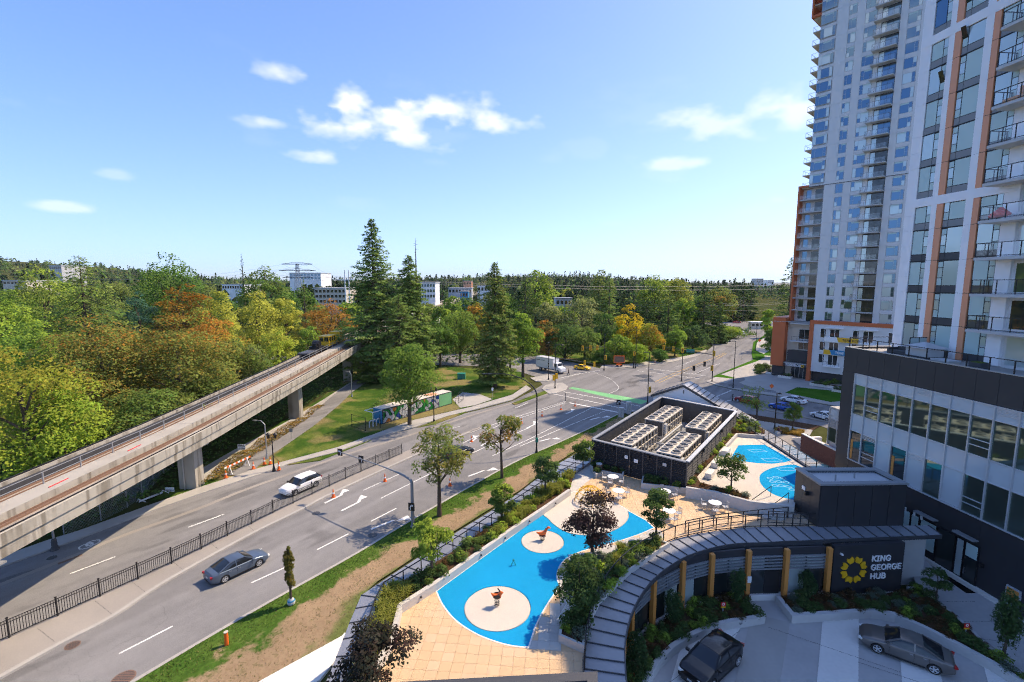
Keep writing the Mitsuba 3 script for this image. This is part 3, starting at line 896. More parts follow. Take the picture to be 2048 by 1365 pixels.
for i in range(len(mm) - 1):
    a, b = mm[i + 1] + .05, mm[i] - .05
    w = b - a
    PF.put(pod, 'spandrel_panel', B(a, b, -.08, 0.0, *rows['header']), 'm_spandrel')
    PF.put(pod, 'spandrel_panel', B(a, b, -.08, 0.0, *rows['spandrel']), 'm_spandrel')
    if i in (1, 4, 8, 12):
        g = MB()
        for k in range(5):
            g.bx(a, b, -.01, .05, 14.5 + k * .105, 14.55 + k * .105)
        PF.put(pod, 'louvre', g, 'm_alu')
    k = PF.put(pod, 'window', B(a, b, -.08, 0.0, *rows['upper']), 'm_glass_green')
    if i in (1, 7, 12):
        for z in (11.72, 12.2):
            PF.put(k, 'transom', B(a, b, .002, .07, z - .03, z + .03), 'm_alu')
    if i in opaque_low:
        PF.put(pod, 'spandrel_panel', B(a, b, -.08, 0.0, *rows['lower']), 'm_spandrel')
    else:
        k = PF.put(pod, 'window', B(a, b, -.08, 0.0, *rows['lower']), 'm_glass_dark' if i in (0, 1, 3) else 'm_glass_green')
        if i in (1, 7, 12):
            for z in (7.05, 7.5):
                PF.put(k, 'transom', B(a, b, .002, .07, z - .03, z + .03), 'm_alu')
        if i in (0, 3):
            PF.put(k, 'timber_post', B(b - .34, b - .08, .004, .03, 6.4, 8.4), 'm_wood')
    if i in (1, 4):
        g = MB()
        for q in range(4):
            g.bx(a, b, .002, .06, 8.85 + q * .12, 8.90 + q * .12)
        PF.put(pod, 'louvre', g, 'm_alu')
# shopfront along the court
PF.put(pod, 'plinth', B(-1.3, 8.2, -.1, .12, COURT - .1, COURT + .28), 'm_court_light')
for a, b, m in [(8.1, 6.9, 'm_blind'), (6.8, 5.95, 'm_blind'), (5.85, 5.15, 'm_blind'), (5.0, 3.62, 'm_blind'), (3.45, 2.1, 'm_glass_dark'), (1.98, 1.42, 'm_glass_pale')]:
    k = PF.put(pod, 'shop_window', B(b, a, -.1, .01, COURT + .3, 4.12), 'm_black')
    PF.put(k, 'pane', B(b + .05, a - .05, .0, .03, COURT + (.95 if m == 'm_blind' else .38), 4.02), m)
k = PF.put(pod, 'shop_door', B(.36, 1.34, -.1, .01, COURT + .02, 4.12), 'm_black')
PF.put(k, 'pane', B(.44, 1.26, .0, .03, COURT + .12, 2.9), 'm_glass_dark')
PF.put(k, 'transom_light', B(.44, 1.26, .0, .03, 3.0, 4.04), 'm_blind')
PF.put(k, 'handle', B(1.16, 1.2, .04, .12, 1.5, 2.0), 'm_chrome')
for a, b in [(5.3, 3.55), (2.05, .45)]:
    g = B(b, a, .0, .5, 4.52, 4.6)
    for j in range(3):
        g.bx(b, a, .42 - .16 * j, .46 - .16 * j, 4.6, 4.66)
    PF.put(pod, 'awning', g, 'm_mid_grey')
for s in (6.1, 5.25, 4.6):
    PF.put(pod, 'hanging_lamp', B(s - .06, s + .06, .35, .47, 4.15, 4.5), 'm_lamp_glass')
PF.put(pod, 'wall_lamp', B(-.1, .12, .0, .28, 2.75, 3.05), 'm_black')
k = PF.put(pod, 'vent_hatch', B(-2.52, -1.62, -.1, .02, COURT + .1, 2.5), 'm_alu')
PF.put(k, 'board', B(-2.44, -1.7, .021, .04, 1.4, 2.4), 'm_wood')
PF.put(k, 'pane', B(-2.44, -1.7, .021, .04, .9, 1.3), 'm_glass_pale')
# roof rail
rr = thing('roof_railing', 'black framed glass railing along the podium roof edge', 'railing')
for x in np.arange(14.4, -3.5, -1.62):
    PF.put(rr, 'post', B(x - .03, x + .03, -.28, -.2, 17.32, 18.48), 'm_black')
PF.put(rr, 'top_rail', B(-3.6, 14.43, -.28, -.2, 18.48, 18.53), 'm_black')
PF.put(rr, 'top_rail', B(14.38, 14.44, -9, -.28, 18.48, 18.53), 'm_black')
for y in (-2.4, -4.6, -6.8, -9):
    PF.put(rr, 'post', B(14.38, 14.44, y - .03, y + .03, 17.32, 18.48), 'm_black')
# roof terrace things
RT = [('patio_sofa', 9.3, -2.6), ]
k = thing('gazebo_tent', 'pale grey fabric covered patio cabinet on the podium roof terrace', 'patio cover')
PF.put(k, 'body', B(6.9, 8.9, -2.5, -.9, 17.62, 18.35), 'm_light_grey')
v = np.array([[6.6, -2.8, 18.35], [9.2, -2.8, 18.35], [9.2, -.6, 18.35], [6.6, -.6, 18.35], [7.9, -1.7, 18.85]])
PF.put(k, 'roof', (v, np.array([[0, 1, 4], [1, 2, 4], [2, 3, 4], [3, 0, 4], [0, 2, 1], [0, 3, 2]])), 'm_light_grey')
PF.put(k, 'base', B(6.8, 9.0, -2.6, -.8, 17.32, 17.6), 'm_dark_grey')
k = thing('patio_sofa', 'dark wicker sofa beside the grey patio cabinet on the roof', 'sofa')
PF.put(k, 'seat', B(9.3, 11.0, -2.2, -1.3, 17.32, 17.75), 'm_dark_grey')
PF.put(k, 'backrest', B(9.3, 11.0, -2.4, -2.2, 17.32, 18.05), 'm_dark_grey')
PF.put(k, 'armrest', B(11.0, 11.2, -2.4, -1.3, 17.32, 17.95), 'm_dark_grey')
k = thing('ottoman', 'low round-edged ottoman with pale cushion on the roof terrace', 'ottoman')
PF.put(k, 'base', B(5.0, 6.5, -1.9, -.9, 17.32, 17.5), 'm_cream_wall')
PF.put(k, 'cushion', B(4.95, 6.55, -1.95, -.85, 17.5, 17.64), 'm_light_grey')
k = thing('planter_box', 'dark tapered planter box with yellowish top on the roof edge', 'planter')
PF.put(k, 'box', B(2.5, 3.4, -1.6, -.8, 17.32, 17.85), 'm_dark_grey')
PF.put(k, 'soil', B(2.58, 3.32, -1.52, -.88, 17.85, 17.89), 'm_grass')

# ---- the tower above the podium
tw = thing('orange_striped_tower', 'white apartment tower with orange vertical stripes rising above the dark podium', 'apartment tower')
F0, FH, NF = 17.40, 2.862, 13
TE, TS = 13.15, -10.0
ZT = F0 + FH * NF
PT.put(tw, 'body', B(TS, TE - .15, -19, -.25, 17.32, ZT + 1.2), 'm_grey_panel')
for k in range(NF):
    z0, z1 = F0 + k * FH, F0 + (k + 1) * FH
    PT.put(tw, 'corner_panel', B(12.12, TE, -.3, 0, z0 + .008, z0 + FH * .5 - .008), 'm_white_panel')
    PT.put(tw, 'corner_panel', B(12.12, TE, -.3, 0, z0 + FH * .5 + .008, z1 - .008), 'm_white_panel')
    PT.put(tw, 'side_panel', B(TE - .15, TE - .002, -19, -.302, z0 + .008, z1 - .008), 'm_white_panel')
    band = k in (4, 9, 14, 19)
    for xa, xb in ((10.02, 10.52), (6.92, 7.53), ):
        PT.put(tw, 'white_strip', B(xa, xb, -.3, 0.02, z0 + .008, z1 - .008), 'm_white_panel')
    for xa, xb in ((9.44, 10.02), (6.44, 6.92)):
        PT.put(tw, 'orange_strip', B(xa - .0, xb - .004, -.3, 0.015, z0 + .02, z1 - (.02 if not band else .75)), 'm_orange_panel')
    if band:
        PT.put(tw, 'band', B(3.55, TE - .02, -.2, .04, z1 - .73, z1 + .03), 'm_white_panel')
    PT.put(tw, 'reveal_strip', B(4.6, 12.12, -.25, -.02, z1 - .05, z1 + .02), 'm_black')
    # (window from, to, side of the narrow lights)
    for wi, (xa, xb, side) in enumerate(((10.54, 12.1, 'r'), (7.55, 9.40, 'l'), (4.72, 6.40, 'r'))):
        key = PT.put(tw, 'window', B(xa, xb, -.25, -.10, z0 + .02, z1 - .05), 'm_black')
        sp = .62
        nw = .46
        if side == 'r':
            big, nar = (xa + nw + .06, xb - .05), (xa + .04, xa + nw - .02)
        else:
            big, nar = (xa + .05, xb - nw - .06), (xb - nw + .02, xb - .04)
        hz = z1 - (.08 if not band else .80)
        rnd = random.Random(k * 7 + wi * 131)
        glass = 'm_blind' if rnd.random() < .62 else ('m_glass_sky' if k > 9 else 'm_glass_pale')
        PT.put(key, 'pane', B(*big, -.105, -.075, z0 + sp + .04, hz), glass)
        zz = [z0 + sp + .04, z0 + sp + .72, z0 + sp + 1.62, hz]
        for q in range(3):
            if zz[q + 1] - .05 > zz[q] + .1:
                PT.put(key, 'pane', B(*nar, -.105, -.075, zz[q], zz[q + 1] - .06), 'm_blind' if q != 1 else 'm_glass_pale')
        PT.put(key, 'spandrel', B(big[0] - .02, big[1] + .02, -.105, -.07, z0 + .04, z0 + sp - .02), 'm_dark_grey' if k < 4 else 'm_mid_grey')
        PT.put(key, 'spandrel', B(nar[0] - .02, nar[1] + .02, -.105, -.07, z0 + .04, z0 + sp - .02), 'm_dark_grey' if k < 4 else 'm_mid_grey')
        if (k, wi) in ((9, 1), (8, 0), (10, 1)):
            vmid = (nar[0] + nar[1]) / 2
            g = MB().box((vmid, .10, z0 + sp + 1.15), (nar[1] - nar[0], .04, .95), R=np.array([[1, 0, 0], [0, .94, .34], [0, -.34, .94]]))
            PT.put(key, 'open_sash', g, 'm_glass_dark')
    PT.put(tw, 'white_panel', B(3.58, 4.66, -.25, 0.0, z0 + .008, z1 - .1), 'm_white_panel')
    # balcony bay
    key = PT.put(tw, 'balcony_door', B(-1.2, 3.5, -1.0, -.26, z0 + .05, z1 - .06), 'm_black')
    for q in range(3):
        PT.put(key, 'pane', B(-1.1 + q * 1.53, .3 + q * 1.53, -.27, -.24, z0 + .16, z1 - .5), ('m_glass_dark', 'm_glass_green', 'm_glass_pale')[(k + q) % 3])
    PT.put(tw, 'balcony_slab', B(-1.3, 5.05, -.3, 1.55, z0 - .22, z0 + .0), 'm_light_grey') if k else None
    if k:
        rl = MB()
        for x in (5.0, 4.1, 3.2, 1.9, .6, -.7):
            rl.bx(x - .025, x + .025, 1.44, 1.49, z0, z0 + 1.07)
        for y in (.0, .7):
            rl.bx(4.97, 5.02, y - .025, y + .025, z0, z0 + 1.07)
        rl.bx(-1.3, 5.03, 1.43, 1.5, z0 + 1.07, z0 + 1.12).bx(4.96, 5.03, -.2, 1.43, z0 + 1.07, z0 + 1.12).bx(-1.3, 5.03, 1.45, 1.48, z0 + .08, z0 + .12)
        PT.put(tw, 'balcony_rail', rl, 'm_black')
        PT.put(tw, 'rail_glass', B(-1.3, 5.0, 1.455, 1.457, z0 + .13, z0 + 1.06), 'm_clear')
    PT.put(tw, 'wall_panel', B(TS, -1.22, -.25, 0, z0 + .008, z1 - .008), 'm_white_panel')
PT.put(tw, 'parapet', B(TS, TE, -19, .02, ZT, ZT + 1.3), 'm_white_panel')
k = thing('folded_parasol', 'folded red parasol lying on a tower balcony', 'parasol')
g = MB().tube([PT.at(4.7, 1.0, F0 + FH * 4 + .3), PT.at(3.9, 1.0, F0 + FH * 4 + .55), PT.at(3.2, 1.0, F0 + FH * 4 + .3)], [.12, .4, .08], 10)
part(k, 'canopy', g, 'm_red')
part(k, 'pole', MB().tube([PT.at(3.3, 1.0, F0 + FH * 4 + .32), PT.at(2.6, 1.0, F0 + FH * 4 + .2)], .03, 6), 'm_galv')
k = thing('balcony_bench', 'tan cushioned bench on the balcony above the red parasol', 'bench')
PT.put(k, 'seat', B(3.6, 4.6, .6, 1.2, F0 + FH * 7 + .02, F0 + FH * 7 + .38), 'm_wood')
PT.put(k, 'backrest', B(3.3, 3.5, .6, 1.2, F0 + FH * 7 + .02, F0 + FH * 7 + .95), 'm_wood')
k = thing('terrace_divider', 'frosted glass divider screen on the podium roof terrace', 'screen')
for y in (-.1, .8, 1.7):
    PT.put(k, 'post', B(9.55, 9.61, y - .03, y + .03, 17.32, 19.0), 'm_black')
PT.put(k, 'rail', B(9.55, 9.61, -.1, 1.7, 19.0, 19.06), 'm_black')
PT.put(k, 'glass', B(9.57, 9.585, -.07, 1.67, 17.45, 18.98), 'm_glass_pale')

# ---- the grey tower beyond the street
NA = math.atan2(0.76394, -0.64529)
NF0 = Frame((71.5, 114.5), NA)                       # its low front block
NT = Frame(NF0.at(0, -3.0)[:2], NA)                  # the tower, set back
nt = thing('grey_balcony_tower', 'tall grey apartment tower with a column of glass balconies and rust red corner', 'apartment tower')
Z0, H = 14.3, 2.99
NFL = 27
RX = -24.0
NT.put(nt, 'body', B(RX, -1.16, -22, -.3, 0.2, Z0 + NFL * H + 1).bx(-1.16, 2.3, -22, -.3, Z0 + 11 * H, Z0 + NFL * H + 1).bx(-1.16, 2.3, -22, -2.61, .2, Z0 + 11 * H - .005), 'm_grey_panel')
NT.put(nt, 'side_wall', B(2.302, 4.55, -22, -2.4, 0.2, Z0 + 11 * H), 'm_grey_panel')
glass_cycle = ['m_glass_sky', 'm_glass_sky', 'm_glass_pale', 'm_glass_sky', 'm_glass_sky', 'm_glass_pale', 'm_glass_sky']


def unit(w, panes, mat_f='m_light_grey', z0=.62, z1=2.72):
    """A window of given width: frame ply and pane plies."""
    f = MB()
    f.bx(0, w, -.05, .045, z1 - .05, z1).bx(0, w, -.05, .045, z0, z0 + .05).bx(0, .05, -.05, .045, z0 + .05, z1 - .05).bx(w - .05, w, -.05, .045, z0 + .05, z1 - .05)
    ps = []
    for (a, b, c, d) in panes:
        ps.append((a, b, c, d))
        if a > .1:
            f.bx(a - .05, a - .001, -.05, .042, z0 + .05, z1 - .05)
        if c > z0 + .1:
            f.bx(a, b, -.05, .04, c - .05, c - .001)
    return as_ply(f, mat_f), ps


WA = unit(1.5, [(.06, .92, .68, 2.66), (.97, 1.44, .68, 1.55), (.97, 1.44, 1.60, 2.66)])
WB = unit(2.2, [(.06, 1.5, .68, 2.66), (1.55, 2.14, .68, 1.55), (1.55, 2.14, 1.60, 2.66)])
WD = unit(2.15, [(.62, 2.09, .68, 2.66), (.06, .57, .68, 1.55), (.06, .57, 1.60, 2.66)])
WE = unit(3.1, [(.06, .6, .68, 1.5), (.06, .6, 1.55, 2.66), (.65, 2.3, .68, 2.66), (2.35, 3.04, .68, 2.66)], z0=.3)
pane_ply = {}


def pane(box6, mat):
    key = (tuple(round(q, 3) for q in box6), mat)
    if key not in pane_ply:
        pane_ply[key] = as_ply(B(*box6), mat)
    return pane_ply[key]


bal_slab = as_ply(B(-.02, 4.3, 0, 1.5, -.2, 0), 'm_light_grey')
rl = MB()
for x in (0.02, 1.05, 2.1, 3.15, 4.22):
    rl.bx(x - .02, x + .02, 1.42, 1.46, 0, 1.05)
for x in (0.0, 4.24):
    for y in (.15, .75):
        rl.bx(x - .02, x + .02, y - .02, y + .02, 0, 1.05)
    rl.bx(x - .02, x + .02, 0, 1.44, 1.05, 1.09)
rl.bx(0, 4.24, 1.41, 1.47, 1.05, 1.09)
bal_rail = as_ply(rl, 'm_dark_grey')
bal_glass = as_ply(B(.03, 4.2, 1.438, 1.44, .06, 1.04), 'm_clear')
rl = MB()
for x in (0.02, 1.3, 2.6, 3.9, 5.2):
    rl.bx(x - .02, x + .02, -.06, -.02, 0, 1.05)
rl.bx(0, 5.24, -.07, -.01, 1.05, 1.09)
lb_rail = as_ply(rl, 'm_dark_grey')
lb_glass = as_ply(B(.03, 5.2, -.04, -.038, .06, 1.04), 'm_clear')
floor_panel = {}
for k in range(NFL):
    z0 = Z0 + k * H
    low = k < 11
    seed = random.Random(900 + k)

    def win(x, spec, parent=nt):
        fr, ps = spec
        key = NT.put(parent, 'window', fr, None, shift=(x, 0, z0))
        for (a, b, c, d) in ps:
            g = seed.choice(glass_cycle)
            NT.put(key, 'pane', pane((a, b, -.04, 0.0, c, d), g), None, shift=(x, 0, z0))
            if seed.random() < .6 and b - a > .8:
                NT.put(key, 'blind', pane((a, b, 0.001, .008, d - .32, d), 'm_blind'), None, shift=(x, 0, z0))
        return key

    # panels between the windows, with real joints at floors and jambs
    xs = [(-0.9, -3.22), (-4.78, -6.32), (-8.58, -9.4), (-12.65, -13.92), (-16.13, RX)]
    for a, b in xs:
        NT.put(nt, 'wall_panel', B(b + .01, a - .01, -.3, .0, z0 + .01, z0 + H - .01), 'm_grey_panel')
    for a, b in ((-3.22, -4.78), (-6.32, -8.58), (-13.92, -16.13)):
        NT.put(nt, 'sill_panel', B(b + .01, a - .01, -.3, .0, z0 + .01, z0 + .6), 'm_grey_panel')
        NT.put(nt, 'sill_panel', B(b + .01, a - .01, -.3, .0, z0 + 2.74, z0 + H - .01), 'm_grey_panel')
        NT.put(nt, 'backing', B(b + .01, a - .01, -.3, -.06, z0 + .6, z0 + 2.74), 'm_dark_grey')
    win(-4.76, WA)
    win(-8.55, WB)
    win(-16.1, WD)
    # the balcony column
    key = NT.put(nt, 'balcony_door', B(-12.62, -9.42, -.3, -.14, z0 + .02, z0 + 2.75), 'm_dark_grey')
    for j, (a, b) in enumerate(((-12.55, -11.5), (-11.44, -10.4))):
        NT.put(key, 'pane', pane((a, b, -.13, -.1, .08 + 0, 2.5), 'm_glass_dark' if k < 14 else 'm_glass_sky'), None, shift=(0, 0, z0))
    NT.put(key, 'pane', pane((-10.33, -9.5, -.13, -.1, .08, 2.5), 'm_glass_pale'), None, shift=(0, 0, z0))
    if k:
        by = NT.put(nt, 'balcony', bal_slab, None, shift=(-12.62, 0, z0))
        NT.put(by, 'rail', bal_rail, None, shift=(-12.62, 0, z0))
        NT.put(by, 'glass', bal_glass, None, shift=(-12.62, 0, z0))
    if low:
        # loggias of the lower left bay
        if k:
            by = NT.put(nt, 'balcony', B(-.95, 4.6, -2.4, .02, z0 - .2, z0), 'm_light_grey')
            NT.put(by, 'rail', lb_rail, None, shift=(-.85, 0, z0))
            NT.put(by, 'glass', lb_glass, None, shift=(-.85, 0, z0))
        NT.put(nt, 'loggia_wall', B(-.9, 4.2, -2.6, -2.36, z0 + .01, z0 + H - .21), 'm_grey_panel')
        NT.put(nt, 'loggia_side', B(-1.15, -.92, -2.5, -.02, z0 + .01, z0 + H - .01), 'm_grey_panel')
        NT.put(nt, 'loggia_window', B(-.6, 1.5, -2.36, -2.3, z0 + .05, z0 + 2.5), 'm_glass_dark')
        NT.put(nt, 'loggia_window', B(2.4, 3.5, -2.36, -2.3, z0 + .6, z0 + 2.5), 'm_glass_sky')
        NT.put(nt, 'rust_fin', B(4.2, 4.58, -2.8, .1, z0 + .005, z0 + H - .005), 'm_rust_panel')
    else:
        win(-.75, WE)
        NT.put(nt, 'sill_panel', B(-.9, 2.35, -.3, .0, z0 + .01, z0 + .28), 'm_grey_panel')
        NT.put(nt, 'sill_panel', B(-.9, 2.35, -.3, .0, z0 + 2.74, z0 + H - .01), 'm_grey_panel')
        by = NT.put(nt, 'side_balcony', B(2.32, 4.1, -6.0, -.6, z0 - .2, z0), 'm_cream_wall')
        r2 = MB()
        for y in (-6, -4.2, -2.4, -.65):
            r2.bx(4.02, 4.06, y - .02, y + .02, z0, z0 + 1.05)
        r2.bx(4.01, 4.07, -6, -.62, z0 + 1.05, z0 + 1.09).bx(2.4, 4.07, -.66, -.6, z0 + 1.05, z0 + 1.09)
        NT.put(by, 'rail', r2, 'm_dark_grey')
        NT.put(nt, 'rust_wall', B(2.302, 2.6, -8, -2.6, z0 + .01, z0 + H - .21), 'm_rust_panel')
NT.put(nt, 'soffit_band', B(-17, 2.3, -.2, .06, Z0 + 11 * H - .12, Z0 + 11 * H + .02), 'm_dark_grey')
NT.put(nt, 'rust_cap', B(2.3, 4.6, -2.8, .1, Z0 + 11 * H - .0, Z0 + 11 * H + .4), 'm_rust_panel')
zf = Z0 + 24 * H
NT.put(nt, 'rust_frame', B(2.31, 4.4, -7, .15, zf, zf + .5), 'm_rust_panel')
NT.put(nt, 'rust_frame', B(4.1, 4.4, -7, .15, zf + .5, Z0 + NFL * H + 1), 'm_rust_panel')
NT.put(nt, 'roof', B(RX, 2.3, -22, .02, Z0 + NFL * H + 1.01, Z0 + NFL * H + 1.6), 'm_grey_panel')

# ---- its low front block with the shop sign
lb = thing('low_front_block', 'white and orange four storey block at the foot of the grey tower', 'building')
NF0.put(lb, 'body', B(-40, -1.9, -22, -.3, 2.6, 14.2), 'm_grey_panel')
NF0.put(lb, 'base', B(-40, -2.06, -22, -1.2, -.2, 2.6).bx(4.4, 7.2, -14, -1.2, -.2, 2.85), 'm_panel_dark')
NF0.put(lb, 'terrace', B(-40, 7.2, -22, -.35, 14.2, 14.32), 'm_walk')
NF0.put(lb, 'rust_band', B(-40, -1.2, -.5, .25, 14.2, 15.05), 'm_rust_panel')
NF0.put(lb, 'rust_pillar', B(-2.05, -1.2, -.5, .25, .1, 14.2), 'm_rust_panel')
NF0.put(lb, 'white_wall', B(-40, -2.06, -.29, .0, 2.7, 14.19), 'm_grey_panel')
NF0.put(lb, 'rust_block', B(4.4, 7.4, -14, -.4, 2.9, 15.3), 'm_rust_panel')
NF0.put(lb, 'cream_wall', B(-1.19, 4.39, -4, -2.2, .1, 14.2), 'm_cream_wall')
NF0.put(lb, 'canopy', B(-1.18, 4.0, -2.2, .3, 3.95, 4.15), 'm_galv')
for x in np.arange(-.9, 3.9, .55):
    NF0.put(lb, 'canopy_fin', B(x, x + .1, -1.8, .2, 4.15, 4.3), 'm_galv')
NF0.put(lb, 'dark_panel', B(-1.0, 3.6, -2.2, -.6, 4.5, 7.2), 'm_panel_dark')
for z in (9.6, 14.0):
    NF0.put(lb, 'balcony_slab', B(-1.1, 3.2, -2.2, .2, z - .15, z + .1), 'm_light_grey')
rl = MB()
for x in (-.9, .2, 1.4, 2.6):
    rl.bx(x - .02, x + .02, .05, .1, 9.7, 10.75)
rl.bx(-1, 2.8, .04, .11, 10.75, 10.8)
NF0.put(lb, 'balcony_rail', rl, 'm_black')
for z in (7.4, 10.0):
    k = NF0.put(lb, 'balcony_door', B(-.7, 1.8, -2.22, -2.15, z, z + 2.6), 'm_light_grey')
    NF0.put(k, 'pane', B(-.6, .5, -2.16, -2.12, z + .1, z + 2.4), 'm_glass_dark')
    NF0.put(k, 'pane', B(.6, 1.7, -2.16, -2.12, z + .1, z + 2.4), 'm_glass_dark')
k = NF0.put(lb, 'entrance', B(-1.0, 3.0, -2.2, -1.9, .1, 3.0), 'm_glass_dark')
for x in (-.9, .1, 1.0, 2.0, 2.9):
    NF0.put(k, 'mullion', B(x - .04, x + .04, -1.9, -1.82, .1, 3.0), 'm_galv')
for j, (zb, zt) in enumerate(((11.0, 13.2), (8.0, 10.1), (5.0, 7.1))):
    for x0 in (-3.55, -10.0, -16.5):
        k = NF0.put(lb, 'window', B(x0 - 1.15, x0, 0.001, .06, zb, zt), 'm_white')
        NF0.put(k, 'pane', B(x0 - .85, x0 - .05, .061, .075, zb + .07, zt - .07), 'm_glass_dark')
        NF0.put(k, 'pane', B(x0 - 1.1, x0 - .92, .061, .075, zb + .07, zt - .07), 'm_glass_dark')
        k = NF0.put(lb, 'patio_door', B(x0 - 3.9, x0 - 1.95, 0.001, .05, zb - .4, zt), 'm_white')
        NF0.put(k, 'pane', B(x0 - 2.85, x0 - 2.0, .051, .07, zb - .3, zt - .1), 'm_glass_dark')
        NF0.put(k, 'pane', B(x0 - 3.8, x0 - 2.98, .051, .07, zb - .3, zt - .1), 'm_glass_dark')
        NF0.put(lb, 'balcony_slab', B(x0 - 4.6, x0 - 1.3, 0.001, 1.3, zb - .75, zb - .55), 'm_white')
        if j == 2 or x0 < -5:
            rl = MB()
            for q in (4.55, 3.75, 2.95, 2.15, 1.35):
                rl.bx(x0 - q - .02, x0 - q + .02, 1.2, 1.25, zb - .55, zb + .45)
            rl.bx(x0 - 4.57, x0 - 1.33, 1.19, 1.26, zb + .45, zb + .5)
            NF0.put(lb, 'balcony_rail', rl, 'm_dark_grey')
        if j == 0:
            NF0.put(lb, 'eave', B(x0 - 4.6, x0 - 1.3, 0.001, 1.1, zt + .2, zt + .35), 'm_white')


def letters(frame, parent, text, x, y, z, h, mat, name='lettering', bold=True, flip=-1, depth=.04):
    """Lettering on a facade seen from outside; the local x axis runs towards the reader's left, so the text advances by -x."""
    m = meshkit.text_mesh(text, h, depth, bold)
    v = np.asarray(m.vertices)
    w = v[:, 0].max()
    loc = np.column_stack([x + flip * v[:, 0], y + v[:, 2], z + v[:, 1]])
    f = np.asarray(m.faces)
    if flip < 0:
        pass
    return frame.put(parent, name, (loc, f), mat), w


letters(NF0, lb, 'TERB', 3.6, .36, 3.3, .58, 'm_white')
letters(NF0, lb, 'KOR', 1.55, .36, 3.3, .58, 'm_white')
NF0.put(lb, 'sign_beam', B(-1.1, 3.9, .27, .35, 3.2, 3.95), 'm_panel_dark')
NF0.put(lb, 'sign_ring', MB().tm(trimesh.creation.annulus(.22, .36, .05), np.array([[1, 0, 0, -.35], [0, 0, 1, .38], [0, 1, 0, 3.6], [0, 0, 0, 1.0]])), 'm_yellow')
for lab, x0, zb, mats, txt, tm in (('yellow and white banner on the upper balcony of the white block', -4.85, 10.35, ('m_white', 'm_yellow'), 'TERB KOR', 'm_black'), ('blue and yellow banner on the middle balcony of the white block', -4.85, 7.3, ('m_yellow', 'm_banner_blue'), 'TERB KOR', 'm_white')):
    if 'm_banner_blue' not in scene:
        plain('m_banner_blue', (0.03, 0.22, 0.42), 0.6)
    k = thing('balcony_banner', lab, 'banner')
    L1 = 2.3 if mats[0] == 'm_white' else 1.1
    f = np.array([[x0, 1.3, zb], [x0 - L1 - .5, 1.3, zb], [x0 - L1 - .1, 1.3, zb + 1.1], [x0, 1.3, zb + 1.1]])
    g = np.array([[x0 - L1 - .5, 1.3, zb], [x0 - 6.6, 1.3, zb], [x0 - 6.6, 1.3, zb + 1.1], [x0 - L1 - .1, 1.3, zb + 1.1]])
    for q, mt in ((f, mats[0]), (g, mats[1])):
        v = np.vstack([q, q + [0, .03, 0]])
        NF0.put(k, 'cloth', (v, np.array([[0, 1, 2], [0, 2, 3], [4, 6, 5], [4, 7, 6], [0, 4, 1], [1, 4, 5], [1, 5, 2], [2, 5, 6], [2, 6, 3], [3, 6, 7], [3, 7, 0], [0, 7, 4]])), mt)
    letters(NF0, k, txt, x0 - L1 - 1.2, 1.34, zb + .3, .5, tm, depth=.02)
# planting terraces and seats before the entrance
for i, (u, v, w) in enumerate([(1531, 741, 3.0), (1546, 750, 3.2), (1570, 757, 3.0), (1655, 776, 7.0), (1681, 786, 3.0)]):
    o = at(u, v)
    k = thing('plaza_planter', ['low white planter nearest the corner by the rust block', 'second white planter from the corner by the rust block', 'white planter beside the shop entrance', 'long white planter before the white block', 'short white planter beside the dark podium corner'][i], 'planter')
    part(k, 'wall', MB().box((o[0], o[1], .4), (w, 1.4, .6), rz=NA), 'm_court_light')
    part(k, 'soil', MB().box((o[0], o[1], .72), (w - .3, 1.1, .06), rz=NA), 'm_soil')
    PL_SPOTS = globals().setdefault('PL_SPOTS', [])
    PL_SPOTS.append((o, w))
# ================================================================ THE DECK, THE HUB, THE PLANT ENCLOSURE
DECK, UP = 4.9, 5.6
EA = math.radians(53.9)
cap_out = W([(600, 1440), (651, 1365), (672, 1312), (699, 1242), (712, 1212), (720, 1190), (733, 1179), (746, 1172), (762, 1161), (822, 1122), (917, 1060), (984, 1019), (1037, 985), (1062, 965), (1111, 929), (1147, 909), (1180, 890)], 5.05)
cap_in = W([(650, 1440), (700, 1362), (716, 1325), (728, 1300), (742, 1252), (752, 1222), (757, 1207), (762, 1200), (775, 1192), (848, 1145), (922, 1096), (990, 1048), (1055, 1004), (1078, 988), (1129, 957), (1150, 945), (1182, 925)], 5.05)
hub_out = smooth_line(W([(1172, 1440), (1169, 1341), (1169, 1317), (1173, 1287), (1179, 1260), (1186, 1235), (1196, 1212), (1206, 1192), (1219, 1172), (1231, 1157), (1245, 1142), (1260, 1129), (1276, 1116), (1295, 1105), (1314, 1096), (1335, 1086), (1353, 1079), (1374, 1074), (1394, 1069), (1416, 1066), (1439, 1062), (1462, 1060), (1486, 1057), (1509, 1056), (1536, 1055)], 5.0), 1)
hub_in = smooth_line(W([(1262, 1440), (1250, 1352), (1249, 1327), (1248, 1300), (1250, 1275), (1255, 1250), (1261, 1230), (1269, 1212), (1278, 1195), (1289, 1179), (1301, 1164), (1314, 1152), (1328, 1140), (1344, 1129), (1359, 1120), (1375, 1112), (1394, 1105), (1414, 1099), (1434, 1094), (1452, 1090.5), (1471, 1088), (1494, 1086.5), (1518, 1086), (1543, 1085), (1569, 1083)], 4.9), 1)
for i in range(1, 13):
    hub_out.append((20.05 + (32.75 - 20.05) * i / 12, 34.73 + .2 * i / 12))
    hub_in.append((20.3 + (32.75 - 20.3) * i / 12, 32.85 + .88 * i / 12))
enc = [np.array(q) for q in ((8.37, 47.23), (15.9, 41.0), (28.5, 58.1), (21.3, 65.5))]
